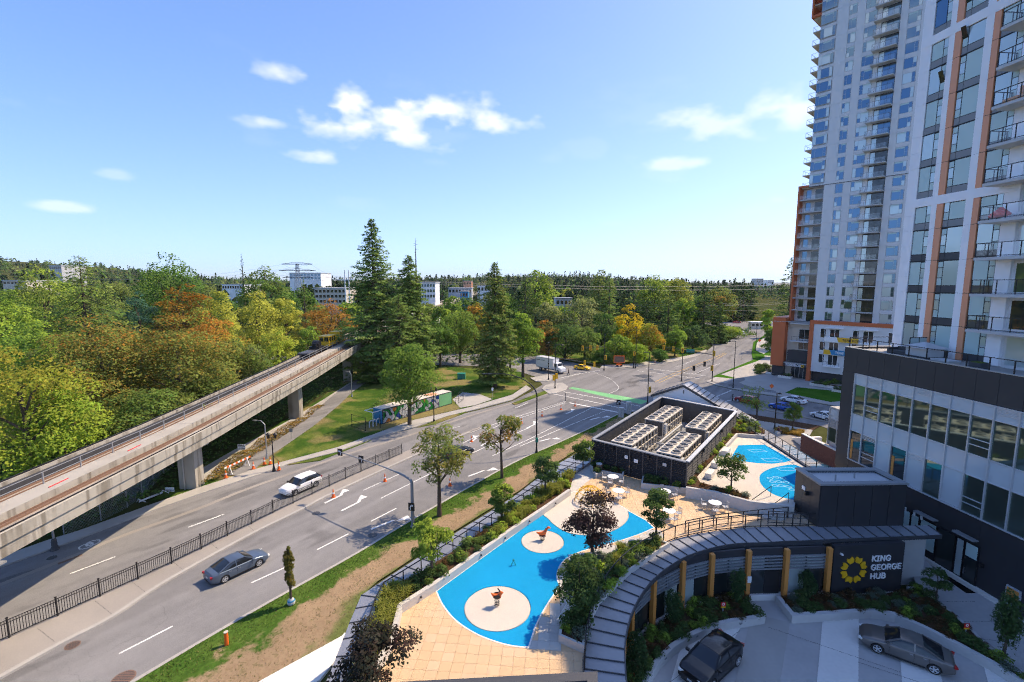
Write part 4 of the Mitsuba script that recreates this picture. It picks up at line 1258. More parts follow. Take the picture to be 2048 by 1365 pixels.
deck_poly = Polygon([tuple(q) for q in cap_in] + [tuple(enc[0]), tuple(enc[3]), (29.6, 62.5), (29.75, 53), (29.5, 45), (30.2, 38), (30.2, 34.9)] + [tuple(q) for q in hub_out[::-1]]).buffer(0)
struct('deck', MB().prism(deck_poly, 0.0, DECK - 0.05), 'm_concrete')

# --- paving stones of the deck: each one a slab of its own where it can be told apart
PA = math.radians(-5.0)
pav_warm = [plain(f'm_paver_{i}', c, 0.7) or f'm_paver_{i}' for i, c in enumerate([(0.57, 0.40, 0.235), (0.585, 0.41, 0.245), (0.56, 0.39, 0.225), (0.595, 0.42, 0.26)])]
pav_grey = [plain(f'm_paver_grey_{i}', c, 0.7) or f'm_paver_grey_{i}' for i, c in enumerate([(0.44, 0.42, 0.39), (0.47, 0.45, 0.41), (0.41, 0.39, 0.365)])]
SQ = 0.61
blue1 = Polygon(smooth_line(W([(874, 1183), (887, 1210), (912, 1240), (949, 1265), (987, 1281), (1024, 1291), (1056, 1294)], DECK), 4) + smooth_line(W([(1056, 1294), (1071, 1250), (1084, 1225), (1099, 1200), (1119, 1173)], DECK), 3) + smooth_line(W([(1119, 1173), (1113, 1157), (1116, 1137), (1131, 1118), (1164, 1102), (1214, 1089), (1274, 1070), (1307, 1056)], DECK), 4)
                + W([(1307, 1056), (1292, 1042), (1255, 1022)], DECK) + W([(1200, 1012), (1120, 1016), (1088, 1027)], DECK)).buffer(0)
big = Polygon(smooth_line(W([(1255, 1021), (1256, 1035), (1245, 1050), (1220, 1064), (1190, 1070), (1160, 1070), (1132, 1064), (1109, 1050), (1097, 1038), (1088, 1026), (1120, 1000), (1150, 984), (1180, 985), (1215, 1000), (1240, 1012), (1255, 1021)], DECK), 4)).buffer(0)
circ = [Point(*at(995, 1215, DECK)[:2]).buffer(1.93, 32), Point(*at(1085, 1083, DECK)[:2]).buffer(1.55, 32)]
playground = unary_union([blue1, big])
grey_zone = Polygon(W([(1056, 1296), (1130, 1173), (1122, 1150), (1140, 1118), (1214, 1092), (1310, 1056), (1330, 1072), (1240, 1120), (1180, 1180), (1130, 1300)], DECK)).buffer(0)
planter_left_in = W([(700, 1440), (786, 1290), (800, 1226), (874, 1178), (1022, 1071), (1087, 1027), (1139, 990), (1192, 950)], DECK)
lower_deck = Polygon(planter_left_in + W([(1205, 936), (1290, 955), (1374, 980), (1374, 986), (1498, 1027), (1590, 1030)], DECK) + [(24.2, 37.6), (24.2, 34.8)] + [tuple(q) for q in hub_out[:24][::-1]]).buffer(0)
pvk = 'deck'
nwarm = 0
pieces = []
ca, sa = math.cos(PA), math.sin(PA)
for i in range(-40, 80):
    for j in range(-10, 80):
        x, y = i * SQ, 14 + j * SQ
        pieces.append(((ca * x - sa * y), (sa * x + ca * y)))
sq = Polygon([(0, 0), (SQ - .012, 0), (SQ - .012, SQ - .012), (0, SQ - .012)])
sq = affinity.rotate(sq, math.degrees(PA), origin=(0, 0))
sq_mesh = MB().prism(sq, 0, .05)
pav_ply = {m: as_ply(sq_mesh, m) for m in pav_warm + pav_grey}
play_b = playground.buffer(0.09)
full, cut = [], {}
rnd = random.Random(5)
pav_area = lower_deck.buffer(-.05)
for p in pieces:
    s = affinity.translate(sq, *p)
    if not s.intersects(pav_area):
        continue
    g = s.intersection(pav_area).difference(play_b)
    if g.is_empty or g.area < .02:
        continue
    inG = grey_zone.contains(s.centroid)
    m = rnd.choice(pav_grey if inG else pav_warm)
    if g.area > s.area * .995:
        full.append((math.hypot(s.centroid.x, s.centroid.y), p, m))
    else:
        cut.setdefault(m, MB()).prism(g, DECK - .05, DECK)
full.sort(key=lambda q: q[0])
for r, (dd, p, m) in enumerate(full):
    if r < 300:
        key = numbered('deck__paving_stone')
        scene[key] = {**pav_ply[m], 'to_world': T().translate([p[0], p[1], DECK - .05])}
    else:
        cut.setdefault(m, MB()).prism(affinity.translate(sq, *p), DECK - .05, DECK)
for m, mb in cut.items():
    key = numbered('deck__paving')
    scene[key] = as_ply(mb, m)
    labels[key] = {'kind': 'stuff'}

# --- the play surface
inner_blue = blue1.difference(big.buffer(.06)).difference(unary_union([c.buffer(.05) for c in circ]))
struct('play_surface', MB().prism(inner_blue, DECK - .05, DECK + .004), 'm_blue_rubber')
part('play_surface', 'beige_disc', MB().prism(big, DECK - .05, DECK + .005), 'm_beige_rubber')
for c in circ:
    part('play_surface', 'beige_disc', MB().prism(c, DECK - .05, DECK + .005), 'm_beige_rubber')
plain('m_light_blue_line', (0.25, 0.48, 0.62), 0.6)
part('play_surface', 'white_edge', MB().prism(play_b.difference(playground), DECK - .05, DECK + .012), 'm_court_light')
# low white wall of the left planting bed, with its bed
lw = LineString(planter_left_in[:-1])
wl = thing('planter_wall', 'long low white concrete wall between play surface and street side planting', 'wall')
part(wl, 'wall', MB().prism(lw.buffer(.14, cap_style=2, join_style=2), DECK - .05, DECK + .52), 'm_concrete')
for u, v in [(842, 1203), (962, 1118), (1010, 1083), (1060, 1050), (1108, 1012)]:
    o = np.array(lw.interpolate(lw.project(Point(*at(u, v, DECK)[:2]))).coords[0])
    part(wl, 'light', MB().box((o[0] + .10, o[1] - .10, DECK + .3), (.1, .22, .1), rz=.7), 'm_dark_grey')
bed_left = Polygon(cap_in[:-1] + planter_left_in[:-1][::-1]).buffer(0).buffer(-.1)
struct('planting_bed', MB().prism(bed_left, DECK - .05, DECK + .36), 'm_soil')
# sloping metal coping outside the deck's edge with its seams
ck = thing('metal_coping', 'grey standing seam metal coping along the street edge of the deck', 'coping')
co, ci = LineString(cap_out), LineString(cap_in)
N = 34
P0 = [np.array(co.interpolate(i / N, normalized=True).coords[0]) for i in range(N + 1)]
P1 = [np.array(ci.interpolate(ci.project(Point(*p))).coords[0]) for p in P0]
for i in range(N):
    a, b, c, d = P0[i], P0[i + 1], P1[i + 1], P1[i]
    e = .006
    a2, b2 = a + (b - a) * e, b - (b - a) * e
    d2, c2 = d + (c - d) * e, c - (c - d) * e
    v = np.array([[*a2, 4.95], [*b2, 4.95], [*c2, 5.16], [*d2, 5.16], [*a2, 4.7], [*b2, 4.7], [*c2, 4.9], [*d2, 4.9]])
    if np.linalg.norm(c - d) < .05 or np.linalg.norm(a - b) < .05:
        pass
    part(ck, 'panel', (v, np.array([[0, 1, 2], [0, 2, 3], [4, 6, 5], [4, 7, 6], [0, 4, 5], [0, 5, 1], [3, 2, 6], [3, 6, 7], [0, 3, 7], [0, 7, 4], [1, 5, 6], [1, 6, 2]])), 'm_roof_metal')
    part(ck, 'seam', MB().beam((*a, 4.96), (*d, 5.17), .05, .07), 'm_dark_grey')
kw = LineString(cap_out).parallel_offset(.02, 'right')
struct('deck_wall', MB().prism(Polygon([tuple(q) for q in cap_out] + [tuple(q) for q in cap_in[::-1]]).buffer(0).buffer(-.12), 0, 4.69), 'm_concrete')


def glass_rail(line, z0, name, label, h=1.08, step=1.5, glass=True, mat='m_black', mid=False):
    k = thing(name, label, 'railing')
    pts = resample(line, step)
    for a, b in zip(pts[:-1], pts[1:]):
        part(k, 'top_rail', MB().beam((*a, z0 + h), (*b, z0 + h), .055, .05), mat)
        part(k, 'bottom_rail', MB().beam((*a, z0 + .12), (*b, z0 + .12), .04, .05), mat)
        if glass:
            a_, b_ = np.array(a), np.array(b)
            q = (b_ - a_) / np.linalg.norm(b_ - a_) * .05
            v = np.array([[*(a_ + q), z0 + .16], [*(b_ - q), z0 + .16], [*(b_ - q), z0 + h - .04], [*(a_ + q), z0 + h - .04]])
            part(k, 'glass', (v, np.array([[0, 1, 2], [0, 2, 3]])), 'm_clear')
        if mid:
            part(k, 'mid_rail', MB().beam((*a, z0 + h * .55), (*b, z0 + h * .55), .035), mat)
    for a in pts:
        part(k, 'post', MB().box((a[0], a[1], z0 + h / 2 - .1), (.06, .06, h + .2)), mat)
    return k


fence_line = [tuple(q) for q in LineString(cap_in[1:-1]).parallel_offset(.08, 'right' if True else 'left').coords]
if LineString(fence_line).distance(Point(*cap_out[5])) < LineString(cap_in[1:-1]).distance(Point(*cap_out[5])):
    fence_line = [tuple(q) for q in LineString(cap_in[1:-1]).parallel_offset(.08, 'left').coords]
glass_rail(fence_line, DECK + .22, 'deck_railing', 'black framed glass railing along the street side planting of the deck', h=1.0)

# --- upper play terrace on the right
up_poly = Polygon(W([(1374, 975), (1392, 952), (1440, 905), (1470, 862), (1478, 848)], UP) + [(29.6, 59.5), (29.75, 53), (29.5, 45), (30.0, 37.8), (23.95, 37.75)] + W([(1588, 1016), (1498, 1003), (1430, 986)], UP)).buffer(0)
struct('upper_terrace', MB().prism(up_poly, DECK - .1, UP - .02), 'm_concrete')
part('upper_terrace', 'beige_surface', MB().prism(up_poly.buffer(-.16), UP - .05, UP), 'm_beige_rubber')
b1 = Polygon(W([(1477, 891), (1460, 919), (1481, 922.5), (1513, 926.5), (1545, 928), (1570, 925), (1584, 921), (1555, 904), (1529, 890)], UP)).buffer(0)
b2 = Polygon(smooth_line(W([(1611, 938), (1588, 930), (1565, 932), (1540, 938), (1525, 946), (1519, 955), (1523, 970), (1540, 985), (1560, 994), (1591, 1001)], UP), 4) + W([(1600, 1002), (1660, 990), (1660, 960)], UP)).buffer(0)
wl2 = MB()
for pol in (b1, b2):
    pol = pol.intersection(up_poly.buffer(-.2))
    part('upper_terrace', 'blue_surface', MB().prism(pol, UP - .04, UP + .006), 'm_blue_rubber')
for r in ([(1494, 900), (1522, 899.5), (1536, 904), (1507, 905)], [(1521, 917), (1552, 916.5), (1566, 923), (1532, 923.5)], [(1552, 936.5), (1585, 936), (1594, 941), (1562, 942.5)]):
    g = Polygon(W(r, UP))
    part('upper_terrace', 'painted_line', MB().prism(g.difference(g.buffer(-.07)), UP, UP + .011), 'm_light_blue_line')
for u, v in [(1540, 957), (1552, 955), (1566, 957), (1545, 964), (1558, 964), (1572, 965), (1550, 972), (1563, 972), (1577, 974), (1584, 980)]:
    o = Point(*at(u, v, UP)[:2])
    part('upper_terrace', 'painted_ring', MB().prism(o.buffer(.27).difference(o.buffer(.2)), UP, UP + .011), 'm_light_blue_line')
w2 = LineString(W([(1372, 975), (1430, 984), (1500, 1003), (1560, 1010), (1588, 1014)], UP + .25))
k = thing('terrace_wall', 'white retaining wall stepping up to the right hand play terrace', 'wall')
part(k, 'wall', MB().prism(w2.buffer(.13, cap_style=2), DECK - .05, UP + .3), 'm_concrete')
w3 = LineString(W([(1392, 952), (1470, 868), (1478, 862), (1530, 866)], UP + .3))
k = thing('terrace_kerb', 'white concrete kerb bordering the blue surface beside the shrubs', 'wall')
part(k, 'wall', MB().prism(LineString(W([(1440, 905), (1474, 868), (1529, 872)], UP + .35)).buffer(.12, cap_style=2, join_style=2), UP - .05, UP + .4), 'm_concrete')
bed_right = Polygon(W([(1374, 972), (1382, 946), (1440, 870), (1476, 826), (1530, 862), (1529, 868), (1474, 866), (1440, 902), (1393, 953), (1400, 966), (1498, 992), (1496, 1001), (1430, 984)], UP + .1)).buffer(0)
struct('planting_bed', MB().prism(bed_right, DECK, UP + .16), 'm_soil')
for u, v in [(1432, 927), (1452, 903), (1420, 948)]:
    o = at(u, v, UP + .3)
    one('bench_block', MB().box((o[0], o[1], UP + .3), (1.5, .6, .5), rz=EA), 'm_court_light', {1432: 'pale seat block second from the terrace corner beside the shrubs', 1452: 'pale seat block nearest the blue rectangle games', 1420: 'pale seat block nearest the white retaining wall'}[u], 'bench')
# fence and metal cap on the right edge
cap2o = [(32.7, 64.3), (32.4, 55), (31.9, 44.5), (31.7, 38.5)]
cap2i = [(29.75, 60.2), (29.85, 53.6), (29.6, 45), (30.4, 38.2)]
ck2 = thing('metal_coping', 'grey standing seam metal coping outside the right hand play terrace', 'coping')
lo, l1 = LineString(cap2o), LineString(cap2i)
N2 = 18
for i in range(N2):
    a, b = (np.array(lo.interpolate(t / N2, normalized=True).coords[0]) for t in (i, i + 1))
    d, c = (np.array(l1.interpolate(t / N2, normalized=True).coords[0]) for t in (i, i + 1))
    part(ck2, 'panel', (np.array([[*a, 5.3], [*b, 5.3], [*c, 5.85], [*d, 5.85], [*a, 5.1], [*b, 5.1], [*c, 5.65], [*d, 5.65]]), np.array([[0, 1, 2], [0, 2, 3], [4, 6, 5], [4, 7, 6], [0, 4, 5], [0, 5, 1], [3, 2, 6], [3, 6, 7], [0, 3, 7], [0, 7, 4], [1, 5, 6], [1, 6, 2]])), 'm_roof_metal')
    part(ck2, 'seam', MB().beam((*a, 5.31), (*d, 5.86), .05, .07), 'm_dark_grey')
struct('deck_wall', MB().prism(Polygon(cap2o + cap2i[::-1]).buffer(-.1), 0, 5.08), 'm_concrete')
glass_rail(cap2i, UP + .1, 'deck_railing', 'black framed glass railing along the right hand play terrace', h=1.15)

# --- louvred plant enclosure
ek = thing('plant_enclosure', 'black louvred enclosure with a pale top rail around the rooftop cooling units', 'enclosure')
ETOP = 7.8
esides = [(0, 1, 7, True), (1, 2, 12, True), (2, 3, 5, False), (3, 0, 12, False)]
inner_slats = MB()
for a, b, nb, vis in esides:
    A_, B_ = enc[a], enc[b]
    dv = (B_ - A_) / np.linalg.norm(B_ - A_)
    ang = math.atan2(dv[1], dv[0])
    L = np.linalg.norm(B_ - A_)
    for i in range(nb + 1):
        p = A_ + dv * L * i / nb
        part(ek, 'post', MB().box((p[0], p[1], (DECK + ETOP) / 2), (.10, .10, ETOP - DECK - .02), rz=ang), 'm_dark_grey')
    part(ek, 'top_rail', MB().beam((*(A_ + dv * .1), ETOP + .05), (*(B_ - dv * .1), ETOP + .05), .36, .1), 'm_mid_grey' if a in (0, 3) else 'm_light_grey')
    nsl = 16
    for s in range(nsl):
        z = DECK + .12 + s * (ETOP - DECK - .2) / nsl
        for i in range(nb):
            p, q = A_ + dv * (L * i / nb + .06), A_ + dv * (L * (i + 1) / nb - .06)
            out = np.array([dv[1], -dv[0], 0.0]) * .06
            pp, qq = np.array([*p, z + .06]), np.array([*q, z + .06])
            if vis:
                mb = MB().beam(pp, qq, .05, .13, up=np.array([dv[1] * .5, -dv[0] * .5, 1.0]) / 1.118)
                part(ek, 'slat', mb, 'm_panel_dark' if True else '')
            else:
                inner_slats.beam(pp, qq, .05, .13)
for a, b, nb, vis in esides:
    A_, B_ = enc[a], enc[b]
    dv = (B_ - A_) / np.linalg.norm(B_ - A_)
    o_ = np.array([-dv[1], dv[0]]) * .07
    part(ek, 'backing', MB().beam((*(A_ + dv * .08 + o_), (DECK + ETOP) / 2), (*(B_ - dv * .08 + o_), (DECK + ETOP) / 2), .02, ETOP - DECK - .04), 'm_dark_grey')
part(ek, 'slats', inner_slats, 'm_panel_dark', stuff=True)
# doors and plates on the front face
dv = (enc[1] - enc[0]) / np.linalg.norm(enc[1] - enc[0])
nrm = np.array([dv[1], -dv[0]])
if np.dot(nrm, -enc[0]) < 0:
    nrm = -nrm
ang = math.atan2(dv[1], dv[0])
for t, z, w, h, mt in [(.395, 6.9, .32, .34, 'm_white'), (.50, 6.75, .42, .36, 'm_white'), (.79, 7.1, .36, .3, 'm_light_grey')]:
    p = enc[0] + dv * t * 9.8 + nrm * .1
    part(ek, 'notice', MB().box((p[0], p[1], z), (w, .02, h), rz=ang), mt)
for t in (.25, .63):
    p = enc[0] + dv * t * 9.8 + nrm * .14
    part(ek, 'wall_light', MB().box((p[0], p[1], 7.45), (.16, .22, .4), rz=ang), 'm_black')
p = enc[0] + dv * .445 * 9.8 + nrm * .1
part(ek, 'door_gap', MB().box((p[0], p[1], 6.2), (.03, .06, 2.5), rz=ang), 'm_black')
part(ek, 'door_handle', MB().box((p[0] - .1, p[1] + .1, 6.0), (.04, .08, .25), rz=ang), 'm_chrome')
dvr = (enc[2] - enc[1]) / np.linalg.norm(enc[2] - enc[1])
for t in (5.3, 13.0):
    p = enc[1] + dvr * t + np.array([dvr[1], -dvr[0]]) * .15
    part(ek, 'wall_light', MB().box((p[0], p[1], 7.45), (.22, .16, .4), rz=EA), 'm_black')
struct('plant_floor', MB().prism(Polygon([tuple(q) for q in enc]).buffer(-.15), DECK - .05, DECK + .02), 'm_mid_grey')
# cooling units
ch = Proto()
CL, CW, CZ0, CZ1 = 7.6, 2.25, .75, 2.55
frame = MB()
for x in np.linspace(-CL / 2, CL / 2, 9):
    for y in (-1, 1):
        frame.box((x, y * (CW / 2 - .05), (CZ0 + CZ1) / 2 - .35), (.1, .1, CZ1 - CZ0 + .6))
for y in (-1, 1):
    frame.bx(-CL / 2, CL / 2, y * (CW / 2 - .05) - .06, y * (CW / 2 - .05) + .06, CZ0 - .25, CZ0 - .1)
    frame.bx(-CL / 2, CL / 2, y * (CW / 2 - .05) - .055, y * (CW / 2 - .05) + .055, CZ1 - .95, CZ1 - .88)
for x in (-CL / 2, CL / 2):
    frame.bx(x - .05, x + .05, -CW / 2, CW / 2, CZ0 - .25, CZ0 - .1)
    for y in (-.9, .9):
        frame.bx(x - .08, x + .08, y - .08, y + .08, -.0, CZ0)
for x in (-2, 0, 2):
    for y in (-.95, .95):
        frame.bx(x - .07, x + .07, y - .07, y + .07, -.0, CZ0)
ch.add('frame', frame, 'm_beige_metal')
coil = MB()
for i in range(8):
    x0 = -CL / 2 + i * CL / 8 + .08
    x1 = x0 + CL / 8 - .16
    for y in (-1, 1):
        v = np.array([[x0, y * (CW / 2 - .12), CZ1 - .1], [x1, y * (CW / 2 - .12), CZ1 - .1], [(x0 + x1) / 2 + .02, y * (CW / 2 - .5), CZ0 + .1], [(x0 + x1) / 2 - .02, y * (CW / 2 - .5), CZ0 + .1]])
        coil.add(v, [[0, 1, 2], [0, 2, 3]])
coil.bx(-CL / 2 + .1, CL / 2 - .1, -.28, .28, CZ0, CZ1 - .12)
ch.add('coil', coil, 'm_dark_grey')
fx = MB()
for i in range(8):
    x0 = -CL / 2 + i * CL / 8
    for y in (-1, 1):
        v = np.array([[x0 - .14, y * (CW / 2 - .07), CZ1 - .1], [x0 + .14, y * (CW / 2 - .07), CZ1 - .1], [x0 + .02, y * (CW / 2 - .07), CZ0 + .1], [x0 - .02, y * (CW / 2 - .07), CZ0 + .1]])
        fx.add(v, [[0, 1, 2], [0, 2, 3]])
ch.add('fin', fx, 'm_beige_metal')
ch.add('end_panel', MB().bx(-CL / 2 - .02, -CL / 2 + .02, -CW / 2 + .02, CW / 2 - .02, CZ0 - .05, CZ1 - .16), 'm_dark_grey')
ch.add('end_panel_001', MB().bx(CL / 2 - .02, CL / 2 + .02, -CW / 2 + .02, CW / 2 - .02, CZ0 - .05, CZ1 - .16), 'm_beige_metal')
lid = Polygon([(-CL / 2 - .06, -CW / 2 - .04), (CL / 2 + .06, -CW / 2 - .04), (CL / 2 + .06, CW / 2 + .04), (-CL / 2 - .06, CW / 2 + .04)])
fans = [(-CL / 2 + CL / 12 + .1 + i * (CL - .2) / 6, y) for i in range(6) for y in (-.56, .56)]
for f_ in fans:
    lid = lid.difference(Point(f_).buffer(.40, 12))
ch.add('lid', MB().prism(lid, CZ1 - .12, CZ1), 'm_beige_metal')
for q, (x, y) in enumerate(fans):
    sh = MB()
    ring = Point(x, y).buffer(.46, 10).difference(Point(x, y).buffer(.40, 10))
    sh.prism(ring, CZ1, CZ1 + .16)
    nm = num_parts('fan', q)
    ch.add(nm, sh, 'm_beige_metal')
    bl = MB().cyl((x, y, CZ1 - .06), (x, y, CZ1 + .06), .13, n=10)
    for a in range(6):
        bl.box((x + .25 * math.cos(a * 1.047), y + .25 * math.sin(a * 1.047), CZ1 - .02), (.26, .17, .015), R=rotz(a * 1.047) @ np.array([[1, 0, 0], [0, .88, -.47], [0, .47, .88]]))
    ch.add(nm + '__blade', bl, 'm_black')
    gr = MB()
    for a in range(4):
        gr.beam((x + .44 * math.cos(a * .785), y + .44 * math.sin(a * .785), CZ1 + .15), (x - .44 * math.cos(a * .785), y - .44 * math.sin(a * .785), CZ1 + .15), .015)
    ch.add(nm + '__grille', gr, 'm_dark_grey')
ch.add('control_box', MB().bx(-CL / 2 + .3, -CL / 2 + .9, -CW / 2 - .22, -CW / 2 + .05, CZ0 + .2, CZ0 + 1.4), 'm_light_grey')
for c, lab in (((13.6, 50.1), 'beige cooling unit nearest the left front corner of the enclosure'), ((17.4, 47.0), 'beige cooling unit nearest the right front corner of the enclosure'), ((19.4, 58.2), 'beige cooling unit at the back left, below the gabled roof'), ((23.2, 55.1), 'beige cooling unit at the back right of the enclosure')):
    ch.place('cooling_unit', lab, 'cooling unit', 'cooling units in the enclosure', place_T(c[0], c[1], DECK + .1, EA))
pk = thing('pipework', 'pale pipes running between the cooling units', 'pipes')
for q, (a, b) in enumerate([((14.6, 46.5), (19.5, 53.2)), ((15.2, 46.1), (20.1, 52.8)), ((15.0, 53.6), (17.4, 51.9)), ((17.0, 52.3), (22.0, 59.2))]):
    part(pk, 'pipe', MB().tube([(*a, DECK + .1), (*a, DECK + .55 + .1 * q), (*b, DECK + .55 + .1 * q), (*b, DECK + .1)], .11, 8), 'm_light_grey')
# gabled metal roof behind it
gk = thing('gabled_roof', 'grey standing seam gabled roof with white gable end behind the plant enclosure', 'pavilion')
ap = at_dist(1367, 775.6, 64.9)
dr_ = np.array([math.cos(EA), math.sin(EA)])
sx = np.array([dr_[1], -dr_[0]])
apx, apz = ap[:2], ap[2] + .35
lft = apx - sx * 4.6
rgt = apx + sx * 9.0
lz, rz_ = apz - 2.1, apz - 4.3
back = 3.4
for side, (e, ez, n_) in enumerate(((lft, lz, 8), (rgt, rz_, 15))):
    for i in range(n_):
        t0, t1 = i / n_ + .002, (i + 1) / n_ - .002
        pa, pb = apx + (e - apx) * t0, apx + (e - apx) * t1
        za, zb = apz + (ez - apz) * t0, apz + (ez - apz) * t1
        ov = 1.25
        v = np.array([[*(pa - dr_ * ov * .0), za], [*(pb - dr_ * ov * .0), zb], [*(pb + dr_ * back), zb], [*(pa + dr_ * back), za]])
        v = np.vstack([v, v - [0, 0, .15]])
        part(gk, 'roof_panel', (v, np.array([[0, 1, 2], [0, 2, 3], [4, 6, 5], [4, 7, 6], [0, 4, 5], [0, 5, 1], [3, 2, 6], [3, 6, 7], [0, 3, 7], [0, 7, 4], [1, 5, 6], [1, 6, 2]])), 'm_roof_metal')
        part(gk, 'seam', MB().beam((*(pb), zb + .04), (*(pb + dr_ * back), zb + .04), .05, .09), 'm_dark_grey')
    part(gk, 'barge_board', MB().beam((*(apx - dr_ * .06), apz - .1), (*(e - dr_ * .06), ez - .1), .1, .3), 'm_dark_grey')
v = []
for z in (0, ):
    pass
q0, q1 = lft + (apx - lft) * .05, rgt + (apx - rgt) * .05
fv = np.array([[*(apx + dr_ * .2), apz - .25], [*(q0 + dr_ * .2), lz - .1], [*(q0 + dr_ * .2), 4.0], [*(q1 + dr_ * .2), 4.0], [*(q1 + dr_ * .2), rz_ - .1]])
fv = np.vstack([fv, fv + [*(dr_ * .2), 0]])
part(gk, 'gable_wall', (fv, np.array([[0, 1, 2], [0, 2, 3], [0, 3, 4], [5, 7, 6], [5, 8, 7], [5, 9, 8], [0, 5, 6], [0, 6, 1], [0, 4, 9], [0, 9, 5]])), 'm_white_panel')
part(gk, 'body', MB().prism(Polygon([tuple(lft + dr_ * .5), tuple(rgt + dr_ * .5), tuple(rgt + dr_ * 3.2), tuple(lft + dr_ * 3.2)]), 0, 4.2), 'm_concrete')
part(gk, 'wall_light', MB().box((*(apx + dr_ * .1), apz - 1.0), (.08, .08, .5)), 'm_dark_grey')

# --- the hub: curved metal roof over a glazed front
hk = thing('hub_pavilion', 'single storey glazed pavilion with curved grey metal roof and orange posts', 'building')
zo, zi = 5.05, 4.92
for i in range(len(hub_out) - 1):
    a, b, c, d = (np.array(q) for q in (hub_out[i], hub_out[i + 1], hub_in[i + 1], hub_in[i]))
    v = np.array([[*a, zo], [*b, zo], [*c, zi], [*d, zi], [*a, zo - .14], [*b, zo - .14], [*c, zi - .14], [*d, zi - .14]])
    part(hk, 'roof_panel', (v, np.array([[0, 1, 2], [0, 2, 3], [4, 6, 5], [4, 7, 6], [0, 4, 5], [0, 5, 1], [3, 2, 6], [3, 6, 7], [0, 3, 7], [0, 7, 4], [1, 5, 6], [1, 6, 2]])), 'm_roof_metal')
    part(hk, 'seam', MB().beam((*b, zo + .03), (*c, zi + .03), .045, .07), 'm_dark_grey')
    part(hk, 'fascia', MB().beam((*(d + (d - a) * .02), zi - .12), (*(c + (c - b) * .02), zi - .12), .06, .3), 'm_dark_grey')
cols = [np.array(q) for q in ((6.05, 24.4), (7.23, 27.06), (9.25, 29.15), (11.84, 30.85), (14.3, 31.75), (17.18, 32.2), (20.03, 32.35), (23.3, 32.5))]
cc = cols
curve = smooth_line([tuple(q) for q in [(5.1, 21.5)] + [tuple(c) for c in cc[:7]] + [(23.3, 32.5)]], 6)
back_c = [np.array(q) for q in hub_out]
# floor plinth, wall band above the glass
part(hk, 'plinth', MB().prism(LineString(curve).buffer(.16, cap_style=2), COURT - .3, COURT + .42), 'm_court_light')
for i in range(len(cols) - 1):
    a, b = cols[i], cols[i + 1]
    d = (b - a) / np.linalg.norm(b - a)
    n2 = np.array([d[1], -d[0]])            # towards the court
    L = np.linalg.norm(b - a)
    ang = math.atan2(d[1], d[0])
    fr = Frame(a - n2 * .0, ang)
    # y is to the left of d (into the building), so outward is -y
    fr.put(hk, 'post', B(-.15, .15, -.42, -.1, COURT + .1, zi - .16), 'm_wood')
    door = i == 5
    k = fr.put(hk, 'window_bay', B(.2, L - .2, .05, .12, COURT + (.42 if not door else .05), zi - .2), 'm_dark_grey')
    fr.put(hk, 'head_band', B(.16, L - .16, -.03, .05, zi - .85, zi - .2), 'm_panel_dark')
    for s in range(2):
        x0, x1 = .26 + s * (L - .46) / 2, .26 + (s + 1) * (L - .46) / 2 - .07
        if door and s == 1:
            g = fr.put(k, 'door', B(x0, x1, .0, .045, COURT + .05, COURT + 2.25), 'm_black')
            continue
        fr.put(k, 'pane', B(x0, x1, .0, .045, COURT + .5, COURT + 2.35), 'm_glass_dark' if (i + s) % 3 else 'm_glass_pale')
        fr.put(k, 'pane', B(x0, x1, .0, .045, COURT + 2.42, zi - .9), 'm_glass_pale')
    for s in range(5):
        z = COURT + 2.42 + s * .24
        fr.put(k, 'louvre', B(.2, L - .2, -.16, -.02, z, z + .09), 'm_mid_grey')
    fr.put(k, 'louvre_bracket', B(L / 2 - .03, L / 2 + .03, -.1, .04, COURT + 2.36, zi - .9), 'm_dark_grey')
for j, c in enumerate(cols[-1:]):
    part(hk, 'post', MB().box((c[0] - .05, c[1] - .25, (COURT + zi) / 2), (.3, .32, zi - COURT - .3)), 'm_wood')
dk = thing('door_notice', 'small white notice beside the pavilion entrance door', 'sign')
part(dk, 'board', MB().box((17.25, 31.75, 2.6), (.28, .03, .5)), 'm_white')
# dark sign wall with lettering
SWa, SWb = np.array([23.75, 32.45]), np.array([29.35, 32.95])
d = (SWb - SWa) / np.linalg.norm(SWb - SWa)
SW = Frame(SWa, math.atan2(d[1], d[0]))
Ls = np.linalg.norm(SWb - SWa)
SW.put(hk, 'sign_wall', B(0, Ls, 0, .35, COURT, zi - .16), 'm_panel_dark')
SW.put(hk, 'end_wall', B(Ls - .2, Ls, .35, 2.0, COURT, zi - .16), 'm_panel_dark')
SW.put(hk, 'wall_base', B(-.05, Ls + .02, -.03, .02, COURT - .1, COURT + .16), 'm_court_light')
SW.put(hk, 'wall_lamp', B(.45, .58, -.2, 0, 4.1, 4.22), 'm_white')
for txt, z in (('KING', 3.42), ('GEORGE', 2.72), ('HUB', 2.02)):
    m = meshkit.text_mesh(txt, .44, .05, True)
    v = np.asarray(m.vertices)
    SW.put(hk, 'sign_lettering', (np.column_stack([2.98 + v[:, 0] - .0, -.06 + v[:, 2], z + v[:, 1]]), np.asarray(m.faces)), 'm_white')
em = MB()
cx, cz, R0 = 1.62, 2.85, .80
